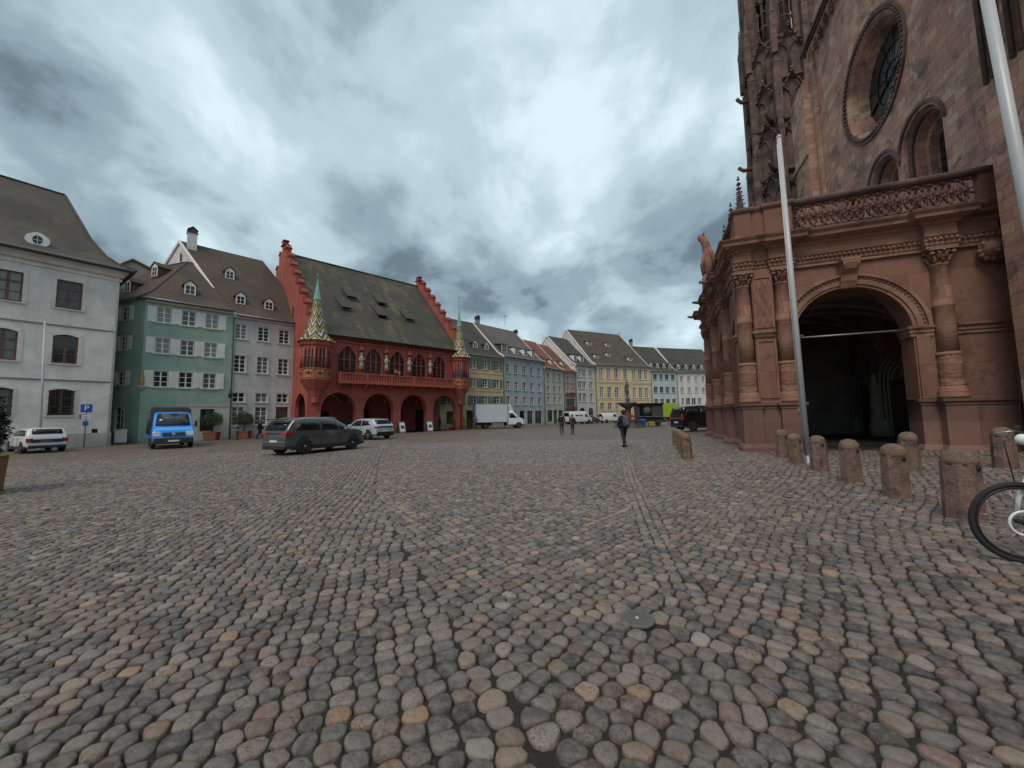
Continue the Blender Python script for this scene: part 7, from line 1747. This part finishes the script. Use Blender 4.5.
# white box truck before the yellow and blue houses
def box_truck():
    ang = math.atan2(.25, 1)
    def ex(e, hwf, xa, xb, zt):
        b = MB(); b.box(-4.3, -.05, -1.1, 1.1, .82, 3.25); bx = b.build('cargo_box', M['boxwhite'], e, bevel=.02)
        b = MB()
        for z in (.82, 3.2): b.box(-4.32, -.03, -1.12, 1.12, z, z+.06)
        for x in (-4.32, -.09):
            for y in (-1.12, 1.06): b.box(x, x+.06, y, y+.06, .88, 3.2)
        b.build('edge_trim', M['alu'], bx)
        b = MB(); b.prism([(-.05, 2.45), (.75, 2.35), (.55, 2.95), (.25, 3.15), (-.05, 3.2)], -.8, .8); b.build('wind_deflector', M['vanwhite'], e, bevel=.04)
        MB().box(-4.2, .0, -.45, .45, .5, .82).build('chassis_rail', M['iron'], e)
        b = MB(); b.box(-2.2, -.6, -1.08, -1.05, .35, .78); b.box(-2.2, -.6, 1.05, 1.08, .35, .78); b.build('side_guard', M['zinc'], e)
    vehicle('box_truck', 'white box truck with a wind deflector in front of the pale blue house', 'truck', (-.85, 51.6), ang, 6.8, 2.0, 2.4,
            [(-.1, .9), (-.05, 2.2), (.1, 2.42), (.5, 2.42), (.85, 2.25), (1.45, 1.45), (2.05, 1.2), (2.25, .8), (2.28, .6)], 1.25, 'vanwhite', [[(.2, 1.35), (.2, 2.0), (.7, 1.98), (1.2, 1.35)]], ((.9, 2.12), (1.42, 1.5)), None, (-2.9, 1.45), R=.36, rim='zinc', extras=ex, zb=.35, front=(.6, .95, .85, 1.1, .3), mirrors=(1.2, 1.6), taper=.08)
box_truck()

# ================================================================== bicycle at the right edge
def bicycle():
    e = empty('bicycle', (4.55, 3.55, gz(4.5, 3.55)), math.radians(-20), 'bicycle at the right edge with black tyre and white ring round the front hub', 'bicycle')
    R = .36
    for k, cx in enumerate((0., 1.08)):
        w = empty('wheel', (0, 0, 0)); w.parent = e; w.location = (cx, 0, R)
        b = MB(); b.tube([((R-.022)*math.cos(2*PI*q/48), 0, (R-.022)*math.sin(2*PI*q/48)) for q in range(49)], .023, 10, False); b.build('tyre', M['rubber'], w)
        b = MB(); b.tube([((R-.055)*math.cos(2*PI*q/48), 0, (R-.055)*math.sin(2*PI*q/48)) for q in range(49)], .013, 8, False); b.build('rim', M['black'], w)
        b = MB()
        for q in range(28):
            a = 2*PI*q/28; s = .03 if q % 2 else -.03; a2 = a+(.35 if (q//2) % 2 else -.35); b.tube([(.025*math.cos(a2), s, .025*math.sin(a2)), ((R-.06)*math.cos(a), 0, (R-.06)*math.sin(a))], .0014, 4)
        b.build('spokes', M['alu'], w)
        b = MB(); b.tube([(0, -.055, 0), (0, .055, 0)], .022, 12); b.build('hub', M['black'], w)
        b = MB(); b.tube([(.105*math.cos(2*PI*q/32), -.035, .105*math.sin(2*PI*q/32)) for q in range(33)], .011, 8, False)
        if k == 0: b.build('hub_ring', M['sign_white'], w)
        else: b.build('brake_disc', M['alu'], w)
    b = MB()
    for s in (-1, 1): b.tube([(0, s*.055, R), (.03, s*.058, R+.2), (.11, s*.045, R+.42)], [.014, .018, .018], 8)
    b.tube([(.11, -.05, R+.42), (.11, .05, R+.42)], .022, 8); b.tube([(.11, 0, R+.42), (.20, 0, R+.72)], .02, 8); b.build('fork', M['sign_white'], e)
    b = MB(); b.tube([(.13, 0, R+.50), (.62, 0, .28)], .028, 8); b.tube([(.17, 0, R+.62), (.55, 0, .82)], .02, 8); b.tube([(.62, 0, .28), (.5, 0, .88)], .018, 8); b.tube([(.55, 0, .78), (1.08, .06, R)], .012, 6); b.tube([(.55, 0, .78), (1.08, -.06, R)], .012, 6); b.tube([(.62, 0, .28), (1.08, .06, R)], .012, 6); b.tube([(.62, 0, .28), (1.08, -.06, R)], .012, 6); b.build('frame', M['black'], e)
    b = MB(); b.tube([(.2, 0, R+.72), (.16, 0, R+.80)], .02, 8); b.tube([(.22, -.31, R+.83), (.14, -.15, R+.80), (.12, 0, R+.79), (.14, .15, R+.80), (.22, .31, R+.83)], .013, 8); b.build('handlebar', M['black'], e)
    for s in (-1, 1):
        b = MB(); b.tube([(.2, s*.24, R+.822), (.26, s*.34, R+.84)], .019, 8); b.build('grip', M['rubber'], e); b = MB(); b.tube([(.16, s*.19, R+.81), (.07, s*.24, R+.79), (.06, s*.3, R+.77)], .007, 6); b.build('brake_lever', M['alu'], e)
    b = MB(); b.ball((.07, 0, R+.74), (.05, .045, .05), 10, 8); b.build('front_lamp', M['sign_white'], e); b = MB(); b.tube([(.1, .02, R+.78), (-.02, .06, R+.72), (.02, .06, R+.35)], .005, 5); b.build('brake_cable', M['black'], e)
    b = MB(); b.ball((.46, 0, .97), (.14, .07, .035), 12, 6); b.ball((.54, 0, .975), (.07, .085, .035), 10, 6); b.build('saddle', M['black'], e); MB().tube([(.5, 0, .86), (.48, 0, .96)], .014, 8).build('seat_post', M['alu'], e)
    b = MB(); b.tube([(.62, -.07, .28), (.62, .07, .28)], .03, 10)
    for s in (-1, 1): b.tube([(.62, s*.07, .28), (.62+s*.15, s*.085, .28-s*.06)], .011, 6); b.box(.62+s*.15-.045, .62+s*.15+.045, s*.09, s*.09+s*.09 if s > 0 else s*.09, .28-s*.06-.012, .28-s*.06+.012) if s > 0 else b.box(.62-.195, .62-.105, -.18, -.09, .328, .352)
    b.build('crank', M['zinc'], e); MB().tube([(.75, -.05, R-.05), (.72, -.12, .01)], .01, 6).build('kickstand', M['zinc'], e)
bicycle()

# ================================================================== people
def skin_mesh(name, V, E_, R_, root, m, parent, sub=1):
    me = bpy.data.meshes.new(name); me.from_pydata(V, E_, []); me.update(); me.materials.append(m)
    o = bpy.data.objects.new(name, me); COL.objects.link(o); o.parent = parent
    sk = o.modifiers.new('skin', 'SKIN'); sk.use_smooth_shade = True
    lay = me.skin_vertices[0] if me.skin_vertices else None
    if lay is None:
        bm = bmesh.new(); bm.from_mesh(me); bm.verts.layers.skin.verify(); bm.to_mesh(me); bm.free(); lay = me.skin_vertices[0]
    for i, r in enumerate(R_): lay.data[i].radius = (r, r) if not isinstance(r, tuple) else r; lay.data[i].use_root = (i == root)
    s = o.modifiers.new('sub', 'SUBSURF'); s.levels = sub; s.render_levels = sub
    return o
def person(x, y, h, bearing, label, stride=.0, jacket='cloth_black', trousers='cloth_dark', hairm='hair', arms='down', hood=False, coat=False, group=None, side=0):
    e = empty('person', (x, y, gz(x, y)), -bearing, label, 'person', group, h/1.75)      # local +y is forwards
    s = stride
    J = {}
    def a(n, p, r, par=None): J[n] = (p, r, par)
    a('pelvis', (0, 0, .95), .125); a('waist', (0, .0, 1.1), .12, 'pelvis'); a('chest', (0, .0, 1.30), .15, 'waist'); a('upper', (0, -.01, 1.43), .11, 'chest'); a('neck', (0, .0, 1.51), .052, 'upper'); a('jaw', (0, .015, 1.57), .068, 'neck'); a('head', (0, .01, 1.65), .088, 'jaw'); a('crown', (0, -.005, 1.72), .06, 'head')
    ends = []
    for sd, n in ((-1, 'L'), (1, 'R')):
        f = s*sd
        a('hip'+n, (sd*.09, 0, .90), .095, 'pelvis'); a('knee'+n, (sd*.10, f*.55+.03, .50+abs(f)*.02), .062, 'hip'+n); a('calf'+n, (sd*.10, f*.75-.0, .33), .055, 'knee'+n); a('ankle'+n, (sd*.10, f*1.0-(.03 if f >= 0 else .08), .09+(.05 if f < 0 else 0)), .038, 'calf'+n); a('toe'+n, (sd*.12, f*1.0+.13, .04), .036, 'ankle'+n)
        a('sh'+n, (sd*.175, -.01, 1.42), .062, 'upper')
        if arms == 'pack' : el = (sd*.29, -.06, 1.16); wr = (sd*.2, .14, 1.2)
        elif arms == 'pocket': el = (sd*.30, -.05, 1.14); wr = (sd*.2, .08, .95)
        else: el = (sd*.25, -f*.35-.02, 1.14); wr = (sd*.27, -f*.7+.06, .90)
        a('el'+n, el, .045, 'sh'+n); a('wr'+n, wr, .03, 'el'+n)
        d = (Vector(wr)-Vector(el)).normalized(); pv = d.cross(Vector((0, 1, 0)) if abs(d.y) < .8 else Vector((1, 0, 0))).normalized(); pal = Vector(wr)+d*.06
        a('palm'+n, tuple(pal), .026, 'wr'+n)
        side_v = d.cross(pv).normalized()
        for q in range(4):
            k = pal+side_v*(q-1.5)*.021+d*.045; t = k+d*(.035+.01*(1.5-abs(q-1.3)))-pv*.02*sd; a('f%s%d' % (n, q), tuple(k), .0095, 'palm'+n); a('g%s%d' % (n, q), tuple(t), .008, 'f%s%d' % (n, q))
        th = Vector(wr)+d*.03+side_v*.035; a('th'+n, tuple(th), .011, 'wr'+n); a('tt'+n, tuple(th+d*.035+side_v*.01), .009, 'th'+n)
    names = list(J); idx_ = {n: i for i, n in enumerate(names)}
    skin_mesh('body', [J[n][0] for n in names], [(idx_[n], idx_[J[n][2]]) for n in names if J[n][2]], [J[n][1] for n in names], 0, M['skin'], e, 1)
    def sub_(nm, keys, grow, m, extra=()):
        ks = [k for k in keys]; ii = {k: i for i, k in enumerate(ks)}; V = [J[k][0] for k in ks]; E2 = [(ii[k], ii[J[k][2]]) for k in ks if J[k][2] in ii]; R2 = [J[k][1]+grow.get(k, .018) for k in ks]
        for (p, r, par) in extra: V.append(p); R2.append(r); E2.append((len(V)-1, ii[par]))
        return skin_mesh(nm, V, E2, R2, 0, M[m], e, 1)
    sub_('trousers', ['pelvis', 'hipL', 'hipR', 'kneeL', 'kneeR', 'calfL', 'calfR', 'ankleL', 'ankleR'], {'pelvis': .012, 'calfL': .022, 'calfR': .022, 'ankleL': .022, 'ankleR': .022}, trousers)
    jk = ['chest', 'waist', 'pelvis', 'upper', 'shL', 'shR', 'elL', 'elR', 'wrL', 'wrR'] 
    J2 = dict(J); 
    # jacket rooted at the chest
    V = [J[k][0] for k in jk]; ii = {k: i for i, k in enumerate(jk)}; E2 = [(0, 1), (1, 2), (0, 3), (3, 4), (3, 5), (4, 6), (5, 7), (6, 8), (7, 9)]; R2 = [.175, .16, .165, .125, .085, .085, .065, .065, .048, .048]
    if coat: V += [(0, 0, .78), (0, 0, .62)]; E2 += [(2, 10), (10, 11)]; R2 += [.175, .18]
    else: V += [(0, 0, .84)]; E2 += [(2, 10)]; R2 += [.16]
    V += [(0, -.01, 1.50)]; E2 += [(3, len(V)-1)]; R2 += [.07]
    skin_mesh('jacket', V, E2, R2, 0, M[jacket], e, 1)
    b = MB(); b.ball((0, -.018, 1.69), (.098, .112, .10), 12, 8); b.ball((0, -.05, 1.62), (.085, .08, .09), 10, 7)
    if hood: b.ball((0, -.02, 1.66), (.115, .12, .14), 12, 8)
    b.build('hood' if hood else 'hair', M[jacket if hood else hairm], e)
    b = MB(); b.ball((0, .118, 1.625), (.014, .02, .022), 6, 5)
    for sd in (-1, 1): b.ball((sd*.098, .0, 1.63), (.012, .022, .032), 6, 5)
    b.build('nose_and_ears', M['skin'], e)
    b = MB()
    for sd in (-1, 1): b.ball((sd*.034, .092, 1.655), (.013, .012, .009), 6, 5)
    b.build('eyes', M['black'], e)
    for sd, n in ((-1, 'L'), (1, 'R')):
        p = J['ankle'+n][0]; t = J['toe'+n][0]; b = MB(); b.tube([(p[0], p[1]-.06, .055+(p[2]-.09)), (p[0], p[1]+.02, .06+(p[2]-.09)*.8), ((p[0]+t[0])/2, (p[1]+t[1])/2+.02, .05+(p[2]-.09)*.4), (t[0], t[1]+.05, .035)], [.045, .055, .048, .03], 8); b.build('shoe', M['cloth_black'], e)
    return e
ctr = person(5.37, 18.8, 1.77, math.radians(-12), 'person in black walking away across the square with a backpack, nearest to the camera', .24, 'cloth_black', 'cloth_black', arms='pocket')
bp = empty('backpack', (5.37, 18.8, 0), math.radians(12), 'dark grey backpack on the back of the nearest walking person', 'backpack')
b = MB(); b.tube([(0, -.25, 1.0), (0, -.29, 1.05), (0, -.30, 1.2), (0, -.27, 1.4), (0, -.22, 1.48)], [.11, .15, .165, .15, .08], 12); k_ = b.build('bag', M['cloth_grey'], bp)
b = MB(); b.tube([(0, -.39, 1.02), (0, -.44, 1.1), (0, -.42, 1.22)], [.09, .11, .08], 10); b.build('front_pocket', M['cloth_grey'], k_)
b = MB()
for s in (-1, 1): b.tube([(s*.09, -.2, 1.46), (s*.13, -.04, 1.53), (s*.14, .14, 1.42), (s*.14, .17, 1.25), (s*.15, .0, 1.05), (s*.1, -.2, 1.04)], .02, 6)
b.build('shoulder_strap', M['cloth_dark'], bp)
person(4.15, 32.9, 1.74, math.radians(5), 'left one of the two dark-clothed people walking away in the middle distance', .10, 'cloth_black', 'denim', arms='pocket')
person(5.0, 32.5, 1.6, math.radians(-5), 'shorter right one of the two people walking away in the middle distance', .08, 'cloth_dark', 'denim', arms='pocket')
person(-22.6, 34.6, 1.68, math.radians(75), 'person in a dark jacket walking between the ball tree and the dark grey SUV', .26, 'cloth_black', 'cloth_black')
person(-4.75, 49.3, 1.72, math.radians(-120), 'person in a blue jacket standing just right of the red hall corner pier', .05, 'cloth_blue', 'denim')
person(-9.3, 49.2, 1.7, math.radians(100), 'dark-clothed person in the last arcade opening of the red hall', .05, 'cloth_dark', 'cloth_dark')
